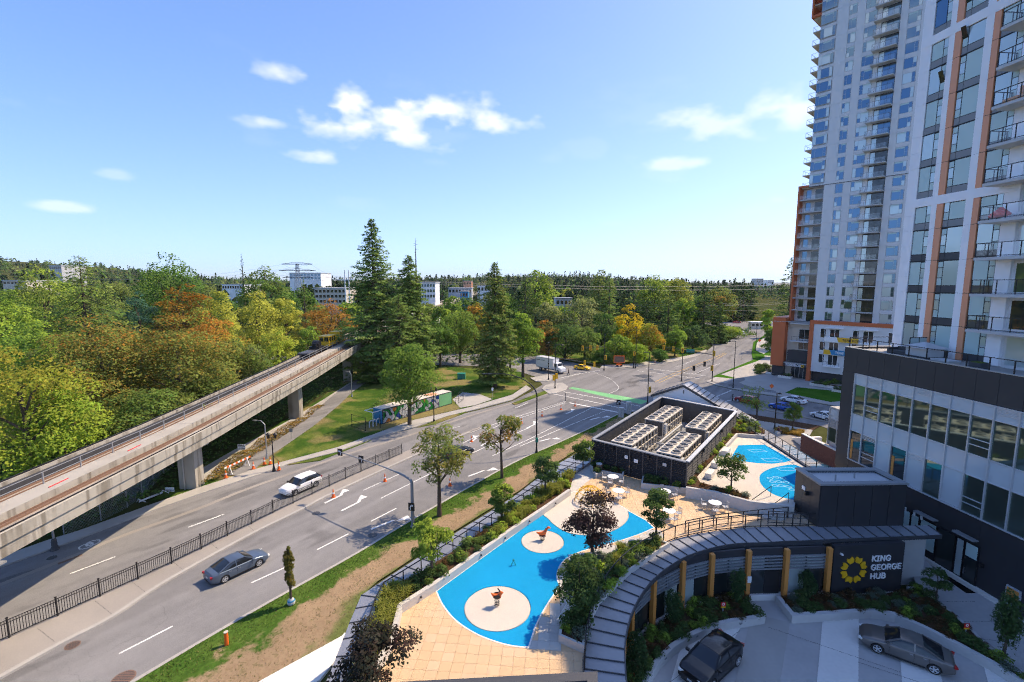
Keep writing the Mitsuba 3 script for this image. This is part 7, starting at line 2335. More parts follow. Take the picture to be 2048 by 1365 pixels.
def broadleaf(seed, h, r, cols, n=5000, leaf=.4, clear=.22, squash=1.0, blobs=None, tip=None, tiered=False, column=False, open_=0.0, lump=.40):
    """(trunk MB, crown (v, f), crown colours): height h, crown radius r, bare trunk for the share `clear`."""
    rng = np.random.default_rng(seed)
    z0 = h * clear
    hz = (h - z0) / 2
    zc = z0 + hz
    if tiered:
        blobs, lump = blobs or int(45 + r * 9), min(lump, .235)
    elif r > 4 and not blobs:
        blobs, lump = int(26 + r * 6), min(lump, .31)
    K = blobs or int(np.clip(14 + r * 5, 14, 70))
    ctr, rad = [], []
    for i in range(K * 6):
        if len(ctr) >= K:
            break
        d = rng.normal(size=3)
        d /= np.linalg.norm(d)
        q = rng.uniform(.35, .88) ** .7
        # fuller towards the lower middle, rounder on top
        zz = d[2] * q
        wid = (1 - .30 * max(0, zz)) if not column else (1 - .55 * abs(zz))
        c = np.array([d[0] * q * r * wid, d[1] * q * r * wid, zc + zz * hz * squash])
        if ctr and min(np.linalg.norm((np.array(ctr) - c) / [1, 1, hz / r if column else 1], axis=1)) < r * lump * .55:
            continue
        ctr.append(c)
        rad.append(r * lump * rng.uniform(.7, 1.25) * (.75 if abs(zz) > .6 else 1))
    ctr, rad = np.array(ctr), np.array(rad)
    bcol = palette(rng, len(ctr), cols, .2)
    w = rad ** 2
    bi = rng.choice(len(ctr), n, p=w / w.sum())
    d = rng.normal(size=(n, 3))
    d[:, 2] = np.where(d[:, 2] < -.5, -d[:, 2] * .6, d[:, 2])
    d /= np.linalg.norm(d, axis=1, keepdims=True)
    q = rng.uniform(.72, 1.06, (n, 1)) if r > 2 else rng.uniform(.55, 1.08, (n, 1))
    if tiered:
        P = ctr[bi] + d * rad[bi][:, None] * q * [1.2, 1.2, .62]
    else:
        P = ctr[bi] + d * rad[bi][:, None] * q * [1, 1, .85]
    if column:
        P[:, 2] = ctr[bi][:, 2] + d[:, 2] * rad[bi] * 2.2
    N = d * .8 + rng.normal(size=(n, 3)) * .55 + [0, 0, .55 if not tiered else 1.3]
    C = bcol[bi] * .55 + palette(rng, n, cols, .12) * .45
    if tip is not None:
        t = np.clip((P[:, 2] - (z0 + 2 * hz * .30)) / (2 * hz * .6) + rng.normal(0, .22, n) + .25 * (bcol[bi][:, 0] / bcol[:, 0].mean() - 1), 0, 1)[:, None]
        C = C * (1 - t) + palette(rng, n, tip, .12) * t
    if open_:
        keep = rng.random(n) > open_ * (rng.random(len(ctr))[bi] > .5)
        P, N, C = P[keep], N[keep], C[keep]
    S = leaf * rng.uniform(.65, 1.3, len(P))
    crown = leaf_cards(P, N, S, C, rng, soft=(d if not open_ else d[keep]) * .85 + rng.normal(size=(len(P), 3)) * .22 + [0, 0, .8])
    t = MB()
    tr = max(.05, .018 * h + .008 * r)
    lean = rng.normal(0, .02, 2)
    pts = [(lean[0] * z, lean[1] * z, z) for z in np.linspace(0, zc + hz * .35, 6)]
    t.tube(pts, [tr * 1.25, tr, tr * .85, tr * .68, tr * .45, tr * .2], 8, False)
    for k in range(min(len(ctr), 11)):
        c = ctr[k]
        zb = max(z0 * .85, min(c[2] - abs(np.hypot(c[0], c[1])) * .8, zc))
        b0 = np.array([lean[0] * zb, lean[1] * zb, zb])
        m = (b0 + c) / 2 + rng.normal(0, r * .06, 3)
        t.tube([b0, m, c], [tr * .45, tr * .28, tr * .1], 5, False)
    return t, crown[0], crown[2]


def conifer(seed, h, r, cols, n=6000, leaf=.5, clear=.06, power=.85, droop=.25, ragged=.35, bare_top=0.0, dense=1.0):
    rng = np.random.default_rng(seed)
    zs, t = [], MB()
    P, N, S, C = [], [], [], []
    tr = .012 * h + .05
    t.tube([(0, 0, 0), (0, 0, h * .3), (0, 0, h * .7), (0, 0, h)], [tr * 1.3, tr, tr * .5, .03], 8, False)
    nb = max(30, int(n / 30))
    bcount = 0
    for i in range(nb):
        u = (i + rng.random()) / nb
        f = 1 - math.sqrt(1 - u * .995) if False else u
        z = h * (clear + (1 - clear) * f ** 1.15)
        if bare_top and z > h * (1 - bare_top):
            if rng.random() < .5:
                a = rng.uniform(0, 6.28)
                L = r * .25 * rng.uniform(.3, 1)
                t.tube([(0, 0, z), (L * math.cos(a), L * math.sin(a), z + .1 * L)], [.05, .01], 4, False)
            continue
        prof = (1 - (z / h - clear) / (1 - clear))
        prof = max(.02, prof) ** power
        low = min(1, .55 + 2.2 * (z / h - clear))
        L = r * prof * low * rng.uniform(1 - ragged, 1 + ragged * .55) + .25
        a = rng.uniform(0, 2 * np.pi)
        k = max(3, int(30 * dense * (L / r) ** .8))
        s = np.sqrt(rng.uniform(.05, 1, k))
        up = .15 * (z / h) - droop * s * (1 - .4 * z / h) + (.12 * s ** 3)
        wid = rng.normal(0, .13 + .10 * (1 - s), k) * L * .6
        px = s * L
        P.append(np.column_stack([px * math.cos(a) - wid * math.sin(a), px * math.sin(a) + wid * math.cos(a), z + up * L + rng.normal(0, .10, k) - .15 * np.abs(wid)]))
        N.append(np.column_stack([rng.normal(0, .4, k) + .35 * math.cos(a), rng.normal(0, .4, k) + .35 * math.sin(a), np.full(k, 1.0)]))
        S.append(leaf * rng.uniform(.6, 1.25, k) * (.6 + .4 * prof))
        C.append(palette(rng, 1, cols, .2) * .5 + palette(rng, k, cols, .2) * .5)
        if i % 3 == 0 and L > .8:
            t.tube([(0, 0, z), (.9 * L * math.cos(a), .9 * L * math.sin(a), z - droop * .8 * L)], [.012 * L + .02, .01], 4, False)
    P, N, S, C = np.vstack(P), np.vstack(N), np.concatenate(S), np.vstack(C)
    lv, _, c = leaf_cards(P, N, S, C, rng, aspect=.5, cup=.5, soft=N + rng.normal(size=N.shape) * .2)
    return t, lv, c


GREEN = [(0.112, 0.217, 0.044), (0.174, 0.286, 0.059), (0.071, 0.149, 0.034)]
LIME = [(0.322, 0.450, 0.055), (0.442, 0.558, 0.073), (0.201, 0.323, 0.046)]
OLIVE = [(0.204, 0.262, 0.062), (0.272, 0.333, 0.087), (0.144, 0.195, 0.049)]
MAPLE = [(0.200, 0.259, 0.062), (0.265, 0.303, 0.071), (0.140, 0.209, 0.052), (0.270, 0.259, 0.062)]
RUSTY = [(0.437, 0.192, 0.046), (0.365, 0.219, 0.055), (0.547, 0.219, 0.036)]
DARK = [(0.071, 0.130, 0.046), (0.112, 0.179, 0.057), (0.048, 0.091, 0.039)]
FIR = [(0.151, 0.265, 0.073), (0.239, 0.364, 0.086), (0.096, 0.180, 0.059), (0.370, 0.447, 0.113)]
TEAL = [(0.055, 0.136, 0.092), (0.082, 0.173, 0.109)]
WILLOW = [(0.421, 0.451, 0.078), (0.542, 0.524, 0.087), (0.301, 0.346, 0.060)]
GOLD = [(0.651, 0.468, 0.028), (0.651, 0.567, 0.043), (0.567, 0.425, 0.043)]
PURPLE = [(.075, .045, .045), (.05, .032, .032), (.105, .06, .05), (.06, .06, .04)]
PALE = [(0.311, 0.328, 0.163), (0.238, 0.274, 0.128), (0.383, 0.383, 0.182)]


def put_tree(name, made, xy, label, cat='tree', group=None, z=0.0, rz=0.0, s=1.0, crown_mat='m_leaf'):
    t, cr, cc = made
    k = thing(name, label, cat, group)
    M = place_T(xy[0], xy[1], z, rz, s)
    if t is not None and t.n:
        scene[k + '__trunk'] = {**as_ply(t, 'm_bark'), 'to_world': M}
    scene[k + '__crown'] = {**as_leaves(cr, cc, crown_mat), 'to_world': M}
    return k


def tree_px(kind, u, v_top, Y, r, name, label, seed=0, **kw):
    """A tree whose top is seen at (u, v_top) and that stands at forward distance Y on level ground."""
    x = (at_dist(u, 700, Y))[0]
    h = top_z((x, Y), v_top)
    made = (conifer if kind == 'c' else broadleaf)(seed or int(u * 7 + v_top), h, r, **kw)
    return put_tree(name, made, (x, Y), label, group=None)


# ---- the wood left of the viaduct
tree_px('b', 30, 680, 50, 6.8, 'maple_tree', 'bright yellow green maple at the left edge nearest the camera', cols=LIME, n=11000, leaf=.36, clear=.05, tip=[(.24, .25, .04), (.30, .26, .04)])
tree_px('b', 108, 775, 52, 4.2, 'maple_tree', 'small yellow green maple leaning over the track at lower left', cols=LIME, n=5000, leaf=.33, clear=.05)
tree_px('b', 205, 618, 70, 9.5, 'maple_tree', 'huge spreading maple turning rusty on top beside the viaduct', cols=MAPLE, n=17000, leaf=.42, clear=.04, tip=RUSTY + MAPLE + MAPLE, tiered=True)
tree_px('b', 355, 625, 74, 8.6, 'maple_tree', 'second rusty topped maple crowding the viaduct on its right', cols=MAPLE, n=15000, leaf=.42, clear=.04, tip=RUSTY + MAPLE + MAPLE, tiered=True)
tree_px('b', 130, 715, 60, 6.5, 'maple_tree', 'olive brown maple filling the gap beside the yellow green one', cols=MAPLE, n=9000, leaf=.38, clear=.04, tiered=True, tip=MAPLE + MAPLE + RUSTY)
tree_px('b', 290, 770, 60, 7.0, 'maple_tree', 'green maple just above the track with dark gaps below', cols=GREEN + MAPLE, n=11000, leaf=.38, clear=.03, tiered=True)
tree_px('b', 410, 745, 72, 5.0, 'maple_tree', 'green maple leaning over the track at the middle of the viaduct', cols=GREEN + MAPLE, n=8000, leaf=.38, clear=.03, tiered=True)
tree_px('c', 178, 512, 106, 12.5, 'cedar_tree', 'broad drooping cedar rising behind the big rusty maple', cols=OLIVE + FIR + LIME[:1], n=15000, leaf=.75, droop=.55, power=.62, ragged=.4, dense=1.2)
tree_px('b', 95, 520, 114, 7.5, 'alder_tree', 'yellow green tree to the left of the drooping cedar', cols=LIME + OLIVE, n=7000, leaf=.55, clear=.1)
tree_px('b', 18, 566, 90, 6.0, 'alder_tree', 'fresh green tree at the left edge in front of the yellow one', cols=LIME + GREEN, n=7000, leaf=.45, clear=.05)
tree_px('b', -40, 600, 75, 7.0, 'alder_tree', 'green tree cut by the left edge of the view', cols=LIME + GREEN, n=6000, leaf=.45, clear=.05)
tree_px('b', 352, 505, 150, 10.5, 'oak_tree', 'tall open crowned green tree standing above the orange maple', cols=GREEN, n=8000, leaf=.7, clear=.15, open_=.35)
tree_px('b', 372, 561, 122, 8.2, 'maple_tree', 'orange maple behind the second rusty topped one', cols=RUSTY + MAPLE, n=8000, leaf=.55, clear=.05, tiered=True, tip=[(.36, .15, .02), (.30, .13, .02)])
tree_px('b', 284, 563, 118, 4.8, 'cedar_tree', 'rounded blue green conifer between cedar and orange maple', cols=TEAL, n=4500, leaf=.5, clear=.02)
tree_px('b', 438, 574, 112, 6.0, 'willow_tree', 'pale yellow green willow right of the orange maple', cols=WILLOW, n=7000, leaf=.5, clear=.02)
tree_px('b', 430, 622, 92, 6.8, 'maple_tree', 'orange and green maple below the pale willow', cols=MAPLE + LIME, n=9000, leaf=.42, clear=.03, tip=RUSTY)
tree_px('b', 470, 668, 88, 5.6, 'maple_tree', 'green maple near the track below the willows', cols=GREEN + MAPLE, n=6500, leaf=.42, clear=.03)
tree_px('b', 520, 577, 126, 7.2, 'willow_tree', 'large soft yellow willow beside the railcar', cols=WILLOW, n=9500, leaf=.5, clear=.02, squash=1.0)
tree_px('b', 575, 588, 134, 4.6, 'willow_tree', 'narrow yellow willow right behind the large one', cols=WILLOW, n=5000, leaf=.5, clear=.02)
tree_px('b', 555, 655, 112, 4.8, 'alder_tree', 'lower yellow green tree close to the track before the willow', cols=LIME + WILLOW, n=5000, leaf=.42, clear=.02)
tree_px('b', 500, 690, 92, 3.6, 'alder_tree', 'grey green sapling at the track edge', cols=PALE + DARK, n=3500, leaf=.4, clear=.02)
tree_px('b', 538, 528, 165, 8.2, 'oak_tree', 'green tree behind the willows at the skyline', cols=GREEN + OLIVE, n=5500, leaf=.75, clear=.1)
tree_px('b', 660, 598, 142, 9.0, 'maple_tree', 'brownish maple behind the yellow railcar', cols=MAPLE + RUSTY, n=8000, leaf=.55, clear=.05, tiered=True, tip=RUSTY)
tree_px('c', 614, 556, 150, 4.0, 'fir_tree', 'narrow brown green fir before the pale apartment block', cols=OLIVE + FIR, n=3500, leaf=.7, droop=.4)
tree_px('b', 622, 648, 122, 4.6, 'alder_tree', 'small green tree directly behind the railcar cab', cols=GREEN + LIME, n=4000, leaf=.45, clear=.02)
tree_px('b', 690, 640, 132, 4.2, 'alder_tree', 'green tree between the railcar and the giant fir', cols=GREEN, n=3800, leaf=.45, clear=.02)
tree_px('c', 496, 509, 240, 4.4, 'fir_tree', 'lone thin fir tip poking above the skyline on the left', cols=DARK, n=2200, leaf=1.0, droop=.2, ragged=.5)
tree_px('b', 250, 660, 84, 6.0, 'maple_tree', 'rusty maple wedged between the two huge maples', cols=MAPLE + RUSTY, n=7000, leaf=.42, clear=.03, tiered=True, tip=RUSTY)
tree_px('b', 60, 640, 68, 5.5, 'alder_tree', 'mid green tree above the bright maple on the left', cols=GREEN + LIME, n=6500, leaf=.42, clear=.03)
# ---- conifers and trees around the lawn
tree_px('c', 752, 438, 115, 9.6, 'fir_tree', 'giant fir tree towering over the end of the viaduct', cols=FIR, n=30000, leaf=.9, droop=.30, ragged=.6, power=.74, clear=.05, dense=1.5)
tree_px('c', 822, 512, 120, 7.6, 'fir_tree', 'second large fir right against the giant one', cols=FIR, n=20000, leaf=.9, droop=.34, ragged=.42, power=.62, dense=1.5)
tree_px('c', 836, 476, 124, 3.4, 'dead_fir_tree', 'thin fir with a bare dead top beside the giant fir', cols=FIR, n=5000, leaf=.6, droop=.3, bare_top=.48)
tree_px('c', 800, 590, 112, 6.5, 'fir_tree', 'lower fir filling the gap below the two big ones', cols=FIR, n=11000, leaf=.65, droop=.4, power=.5)
tree_px('c', 990, 526, 106.6, 5.4, 'fir_tree', 'lone brown green conifer on the lawn by the crossing', cols=OLIVE + FIR + [(.22, .18, .06)], n=17000, leaf=.75, droop=.5, ragged=.55, power=.52, clear=.10, dense=1.3)
tree_px('b', 815, 684, 77.5, 5.2, 'lawn_maple_tree', 'bright green maple in front of the graffiti container', cols=[(.17, .28, .05), (.24, .34, .06), (.11, .20, .04)], n=11000, leaf=.36, clear=.22)
tree_px('b', 920, 612, 140, 6.2, 'lawn_maple_tree', 'fresh green tree between the giant fir and the lone conifer', cols=[(.16, .26, .05), (.22, .31, .06)], n=7000, leaf=.5, clear=.15)
tree_px('b', 880, 640, 132, 4.5, 'lawn_maple_tree', 'shady green tree close to the giant fir on the lawn', cols=GREEN, n=5000, leaf=.5, clear=.15)
tree_px('b', 1046, 622, 118, 4.6, 'lawn_maple_tree', 'lime green tree just right of the lone conifer', cols=LIME + GREEN, n=7000, leaf=.45, clear=.18)
tree_px('b', 1020, 652, 128, 3.6, 'lawn_maple_tree', 'smaller green tree behind the lone conifer', cols=GREEN + LIME, n=4000, leaf=.45, clear=.12)
# ---- the group beyond the crossing
FARB = [('b', 1072, 533, 205, 9.0, 'tall olive tree behind the dark conifer left of the far grove', OLIVE + LIME, .9), ('c', 1050, 552, 172, 6.5, 'dark full conifer left of the far grove', DARK, .9), ('b', 1098, 596, 168, 6.0, 'soft olive tree right of the dark conifer', OLIVE + PALE, .7), ('b', 1162, 585, 168, 7.6, 'large pale olive tree in the middle of the far grove', PALE + OLIVE, .7),
        ('c', 1216, 546, 188, 7.0, 'dense green conifer behind the ivy covered trunk', FIR, .9), ('b', 1200, 541, 235, 7.5, 'tall olive tree at the skyline above the grove', OLIVE, 1.0), ('b', 1256, 604, 152, 4.6, 'golden yellow tree standing out of the far grove', GOLD, .5), ('b', 1203, 612, 150, 3.2, 'dark ivy covered trunk left of the golden tree', DARK + GREEN, .45),
        ('b', 1302, 546, 245, 9.0, 'broad olive tree above the grove on the skyline', OLIVE + LIME, 1.0), ('b', 1348, 551, 255, 9.0, 'yellowish round tree on the skyline right of the broad olive one', OLIVE + WILLOW, 1.0), ('c', 1334, 580, 168, 7.2, 'wide dark conifer right of the golden tree', FIR + DARK, .85), ('b', 1366, 590, 190, 5.5, 'lime tree between two dark conifers', LIME + GREEN, .75),
        ('c', 1404, 566, 188, 6.0, 'tall dark conifer beside the hill road', DARK, .9), ('c', 1436, 605, 186, 4.6, 'lower dark conifer nearest the hill road', DARK + FIR, .8), ('b', 1432, 570, 235, 9.0, 'orange tinged olive tree above the hill road', OLIVE + OLIVE + RUSTY[:1], 1.0), ('c', 1290, 595, 200, 6.5, 'dark conifer behind the golden tree', DARK, .95), ('c', 1245, 588, 215, 6.0, 'dark conifer between golden tree and skyline', DARK, 1.0),
        ('c', 1462, 556, 290, 6.5, 'first of the dark conifers near the power lines', DARK, 1.2), ('c', 1480, 558, 300, 6.5, 'second of the dark conifers near the power lines', DARK, 1.2), ('c', 1496, 562, 310, 6.0, 'third of the dark conifers near the power lines', DARK, 1.2),
        ('b', 1385, 648, 163, 4.6, 'rounded dark evergreen mass beside the hill road', DARK, .5), ('b', 1350, 650, 152, 3.4, 'fresh green shrubby tree at the foot of the wide conifer', GREEN + LIME, .5), ('b', 1300, 640, 150, 3.8, 'orange tipped shrubby tree right of the golden one', LIME + RUSTY, .5), ('b', 1130, 640, 146, 6.2, 'dark green thicket behind the truck', GREEN + DARK, .55),
        ('b', 1092, 640, 145, 4.2, 'rust tipped tree behind the white truck', OLIVE + RUSTY, .55), ('b', 1170, 650, 142, 5.0, 'green thicket behind the traffic signals', GREEN + OLIVE, .55), ('b', 1235, 665, 140, 4.6, 'bright green thicket behind the message board', LIME + GREEN, .5), ('b', 1275, 690, 139, 3.6, 'low yellow green bush beside the message board', LIME, .45), ('b', 1205, 700, 138, 3.0, 'low green bush behind the silver signal mast', GREEN, .45),
        ('b', 1240, 640, 156, 4.2, 'green lower crown below the golden foliage', GREEN + LIME, .5), ('b', 1320, 700, 142, 2.4, 'small green bush on the far lawn corner', GREEN, .4), ('b', 1388, 676, 176, 2.2, 'lone small lime tree beside the hill road kerb', LIME, .5), ('b', 1532, 612, 205, 2.6, 'bright lime street tree beside the rust block', LIME, .6), ('c', 1572, 515, 170, 7.0, 'dark cedar rising behind the rust block', FIR + DARK, .9),
        ('b', 1545, 655, 150, 3.0, 'dark green tree at the edge of the rust block', GREEN, .5), ('c', 955, 575, 190, 5.0, 'dark conifer left of the lone conifer far behind', DARK, .9), ('b', 1010, 585, 200, 7.0, 'green tree behind the lone conifer', GREEN, .9), ('b', 905, 590, 230, 6.0, 'far green tree beside the distant track', GREEN + LIME, .9), ('b', 950, 600, 165, 5.5, 'orange green tree left behind the lone conifer', LIME + RUSTY, .75),
        ('b', 1455, 655, 205, 5.5, 'low yellow green scrub along the hill road', LIME + OLIVE, .6), ('b', 1130, 575, 330, 8.0, 'pair of slim yellow poplars beyond the grove', WILLOW, 1.2)]
for i, (kd, u, v, Y, r, lab, cols, lf) in enumerate(FARB):
    nm = 'conifer' if kd == 'c' else 'bush' if ('bush' in lab or 'thicket' in lab or 'scrub' in lab) else 'grove_tree'
    if kd == 'c':
        tree_px('c', u, v, Y, r, nm, lab, seed=400 + i, cols=cols, n=4600, leaf=lf * 1.15, droop=.32, ragged=.4, power=.65, clear=.03, dense=1.2)
    else:
        tree_px('b', u, v, Y, r, nm, lab, seed=400 + i, cols=cols, n=3800, leaf=lf * 1.05, clear=.03 if Y < 200 else .1, lump=.44)

for i, (u, v, Y, r, lab) in enumerate([(572, 570, 200, 7, 'green tree at the foot of the lattice pylon'), (640, 606, 182, 6, 'green tree below the pale apartment windows'), (704, 596, 186, 6, 'green tree between apartments and the giant fir'), (612, 572, 215, 6, 'olive tree left of the apartment foot'), (850, 600, 205, 6.5, 'green tree below the white modern block'), (884, 606, 195, 5, 'yellow green tree beside the distant track on its left'),
                                       (940, 590, 262, 7, 'green tree right of the distant track'), (980, 588, 250, 7, 'olive tree before the small white house'), (1130, 608, 205, 7, 'green tree before the grey roofed house'), (30, 578, 150, 8, 'green tree before the leftmost warehouse'), (75, 556, 200, 9, 'green tree before the grey flat roofed shed'), (140, 545, 240, 10, 'olive tree by the grey flat roofed shed'), (0, 568, 220, 9, 'green tree at the far left before the hills'),
                                       (240, 556, 230, 10, 'olive tree behind the drooping cedar'), (320, 548, 260, 10, 'green tree left behind the open crowned tree'), (450, 584, 240, 8, 'green tree below the white warehouse'), (420, 560, 260, 9, 'olive tree left of the white warehouse'), (740, 570, 260, 9, 'green tree far behind the giant fir'), (1400, 585, 270, 9, 'olive tree far behind the hill road conifers')]):
    tree_px('b', u, v, Y, r, 'grove_tree', lab, seed=700 + i, cols=[GREEN, OLIVE, GREEN + LIME][i % 3], n=3600, leaf=.9, clear=.04, lump=.44)
# ---- street trees
def street(u, vb, vt, r, z, name, lab, **kw):
    o = at(u, vb, z)
    h = top_z(o[:2], vt) - z
    return put_tree(name, broadleaf(int(u * 3 + vb), h, r, **kw), o[:2], lab, z=z)


PIN = [(.17, .24, .055), (.23, .28, .065), (.12, .19, .045), (.27, .22, .06)]
street(879, 1033, 842, 3.0, .12, 'street_tree', 'largest street tree on the verge beside the lane gantry', cols=PIN, n=4600, leaf=.26, clear=.30, open_=.5, lump=.32, blobs=34)
street(1004, 957, 828, 2.6, .12, 'street_tree', 'loose crowned street tree right of the charcoal sedan', cols=PIN + RUSTY[:1], n=3000, leaf=.28, clear=.40, open_=.5, lump=.33, blobs=22)
o = at(583, 1212)
put_tree('columnar_tree', broadleaf(77, top_z(o[:2], 1075), .30, cols=[(.12, .12, .03), (.17, .13, .03), (.09, .11, .03)], n=1500, leaf=.20, clear=.10, column=True, lump=.6, blobs=26), o[:2], 'slim columnar tree with a water bag on the verge')
k = thing('watering_bag', 'white and blue watering bag round the slim columnar tree', 'bag')
part(k, 'bag', MB().lathe([(.26, .1), (.30, .25), (.18, .5), (.08, .6)], 10, (o[0], o[1], .08)), 'm_light_grey', smooth=40)
part(k, 'band', MB().lathe([(.275, .32), (.28, .36), (.24, .42)], 10, (o[0], o[1], .08)), 'm_banner_blue', smooth=40)
YG = [(0.281, 0.396, 0.049), (0.396, 0.478, 0.066), (0.165, 0.264, 0.041), (0.099, 0.165, 0.033)]
MID = [(0.083, 0.140, 0.041), (0.124, 0.190, 0.049), (0.058, 0.099, 0.033)]
street(865, 1152, 1037, 1.25, DECK + .3, 'planter_tree', 'bright yellow green tree in the street side planter nearest the camera', cols=YG, n=3800, leaf=.17, clear=.22)
street(1003, 1046, 958, 1.05, DECK + .3, 'planter_tree', 'green planter tree with lime tips second from the camera', cols=MID, n=3200, leaf=.18, clear=.14, tip=YG)
street(1090, 990, 905, 1.15, DECK + .3, 'planter_tree', 'dark green planter tree third from the camera', cols=MID + DARK, n=3400, leaf=.18, clear=.14)
street(1166, 938, 872, 1.15, DECK + .3, 'planter_tree', 'green planter tree at the corner of the black enclosure', cols=MID, n=3000, leaf=.19, clear=.15, tip=MID + YG[:1])
street(1184, 1108, 980, 1.6, DECK + .3, 'planter_tree', 'dark purple leaved tree in the curved planter', cols=PURPLE, n=6000, leaf=.17, clear=.10, open_=.25)
street(1312, 1078, 977, 1.15, DECK + .2, 'planter_tree', 'small green tree beside the curved railing', cols=MID, n=3600, leaf=.18, clear=.22)
street(1158, 1232, 1106, 1.35, DECK + .3, 'planter_tree', 'full green tree with a lime shoot in the curved planter', cols=MID + DARK, n=5200, leaf=.16, clear=.06)
street(758, 1400, 1258, 1.75, DECK + .3, 'planter_tree', 'dark purple green tree at the bottom edge of the view', cols=[(.04, .05, .035), (.06, .06, .045), (.03, .035, .028), (.07, .035, .035)], n=5200, leaf=.17, clear=.05, open_=.15)
street(1462, 978, 903, 1.25, UP + .1, 'planter_tree', 'green forked tree on the right hand play terrace', cols=MID + [(.18, .25, .06)], n=2600, leaf=.19, clear=.15, open_=.3)
street(1513, 842, 765, 3.0, .1, 'street_tree', 'thin airy street tree in front of the red car', cols=LIME + OLIVE, n=1300, leaf=.30, clear=.18, open_=.55, lump=.3, blobs=20)
street(1585, 860, 806, 1.3, .13, 'street_tree', 'small rounded street tree left of the white sedan', cols=[(.15, .25, .05), (.20, .30, .06)], n=3000, leaf=.22, clear=.3)
street(1872, 1205, 1138, .85, COURT + .35, 'court_tree', 'small dark green tree beside the court pavement', cols=DARK + MID, n=1700, leaf=.15, clear=.28, open_=.2)
street(2006, 1312, 1186, .62, COURT + .35, 'court_tree', 'dense columnar dark tree with a lime top at the right edge', cols=DARK + [(.03, .06, .025)], n=3400, leaf=.15, clear=.06, column=True, blobs=22, lump=.62, tip=DARK + MID)
for u, vb, vt, r, lab in ((1346, 1252, 1188, .55, 'upright dark shrub nearest the third orange post'), (1473, 1216, 1140, .45, 'narrow dark conifer shrub beside the pavilion door'), (1613, 1196, 1150, .55, 'narrow dark shrub between the last orange posts'), (1272, 1345, 1275, .65, 'dark leafy shrub at the bottom of the curved bed')):
    street(u, vb, vt, r, COURT + .35, 'bed_shrub', lab, cols=DARK + [(.035, .07, .028)], n=1500, leaf=.15, clear=.02, column=True, blobs=14, lump=.6)

# ---- shrubs of the beds: a few made once, placed one by one
def shrub_made(seed, r, h, cols, n, leaf):
    t, cr, cc = broadleaf(seed, h, r, cols=cols, n=n, leaf=leaf, clear=.0, blobs=9, lump=.6)
    return None, cr, cc


def tuft(seed, r, h, cols, n):
    rng = np.random.default_rng(seed)
    a = rng.uniform(0, 2 * np.pi, n)
    b = rng.normal(0, r * .22, (n, 2))
    out = rng.uniform(.2, 1.0, n) * r
    hh = h * rng.uniform(.6, 1.1, n)
    base = np.column_stack([b, np.zeros(n)])
    mid = base + np.column_stack([np.cos(a) * out * .35, np.sin(a) * out * .35, hh * .75])
    tip = base + np.column_stack([np.cos(a) * out, np.sin(a) * out, hh * rng.uniform(.75, 1.0, n)])
    w = np.column_stack([-np.sin(a), np.cos(a), a * 0]) * .018
    v = np.stack([base - w, base + w, mid + w, mid - w, tip], 1).reshape(-1, 3)
    q = np.arange(n) * 5
    f = np.vstack([np.stack([q, q + 1, q + 2], 1), np.stack([q, q + 2, q + 3], 1), np.stack([q + 3, q + 2, q + 4], 1)])
    return None, (v, f), np.repeat(np.clip(palette(rng, n, cols, .2), .01, .8), 5, 0)


SH = {'dark': [shrub_made(9100 + i, .55, .75, DARK + MID, 420, .15) for i in range(3)], 'green': [shrub_made(9200 + i, .5, .65, MID + LIME[:1], 420, .15) for i in range(3)], 'grey': [shrub_made(9300 + i, .5, .5, [(.16, .20, .15), (.12, .16, .11)], 420, .13) for i in range(2)], 'rust': [shrub_made(9400 + i, .5, .5, [(.16, .07, .035), (.10, .07, .03), (.07, .08, .03)], 380, .13) for i in range(2)],
      'lime': [shrub_made(9500 + i, .5, .55, YG[:3], 420, .14) for i in range(2)], 'grass': [tuft(9600 + i, .55, .75, [(.26, .28, .05), (.20, .24, .04), (.32, .32, .08)], 260) for i in range(3)], 'straw': [tuft(9700 + i, .5, .55, [(.40, .26, .06), (.46, .32, .09)], 200) for i in range(2)]}
SHP = {k: [as_leaves(m[1], m[2]) if isinstance(m[1], Leaves) else as_ply(m[1], 'm_leaf', color=m[2]) for m in v] for k, v in SH.items()}
SNAME = {'dark': 'dark green shrub', 'green': 'green shrub', 'grey': 'silvery shrub', 'rust': 'rust brown shrub', 'lime': 'lime green shrub', 'grass': 'yellow green grass tuft', 'straw': 'straw coloured grass tuft'}


def bed_plants(poly, z, where, kinds, n, seed, smin=.7, smax=1.2, gap=.5):
    """Shrubs scattered over a bed, kept apart; each one an object."""
    rng = random.Random(seed)
    if not hasattr(poly, 'bounds'):
        poly = Polygon(poly)
    poly = poly.buffer(-.22)
    if poly.is_empty:
        return
    x0, y0, x1, y1 = poly.bounds
    done = []
    for _ in range(n * 40):
        if len(done) >= n:
            break
        x, y = rng.uniform(x0, x1), rng.uniform(y0, y1)
        if not poly.contains(Point(x, y)) or any((x - a) ** 2 + (y - b) ** 2 < gap * gap for a, b in done):
            continue
        done.append((x, y))
        kd = rng.choice(kinds)
        lab = f'{SNAME[kd]} in the {where}'
        k = thing('grass_tuft' if kd in ('grass', 'straw') else 'shrub', lab, 'grass' if kd in ('grass', 'straw') else 'shrub', lab)
        scene[k] = {**rng.choice(SHP[kd]), 'to_world': place_T(x, y, z - .06, rng.uniform(0, 6.28), rng.uniform(smin, smax))}


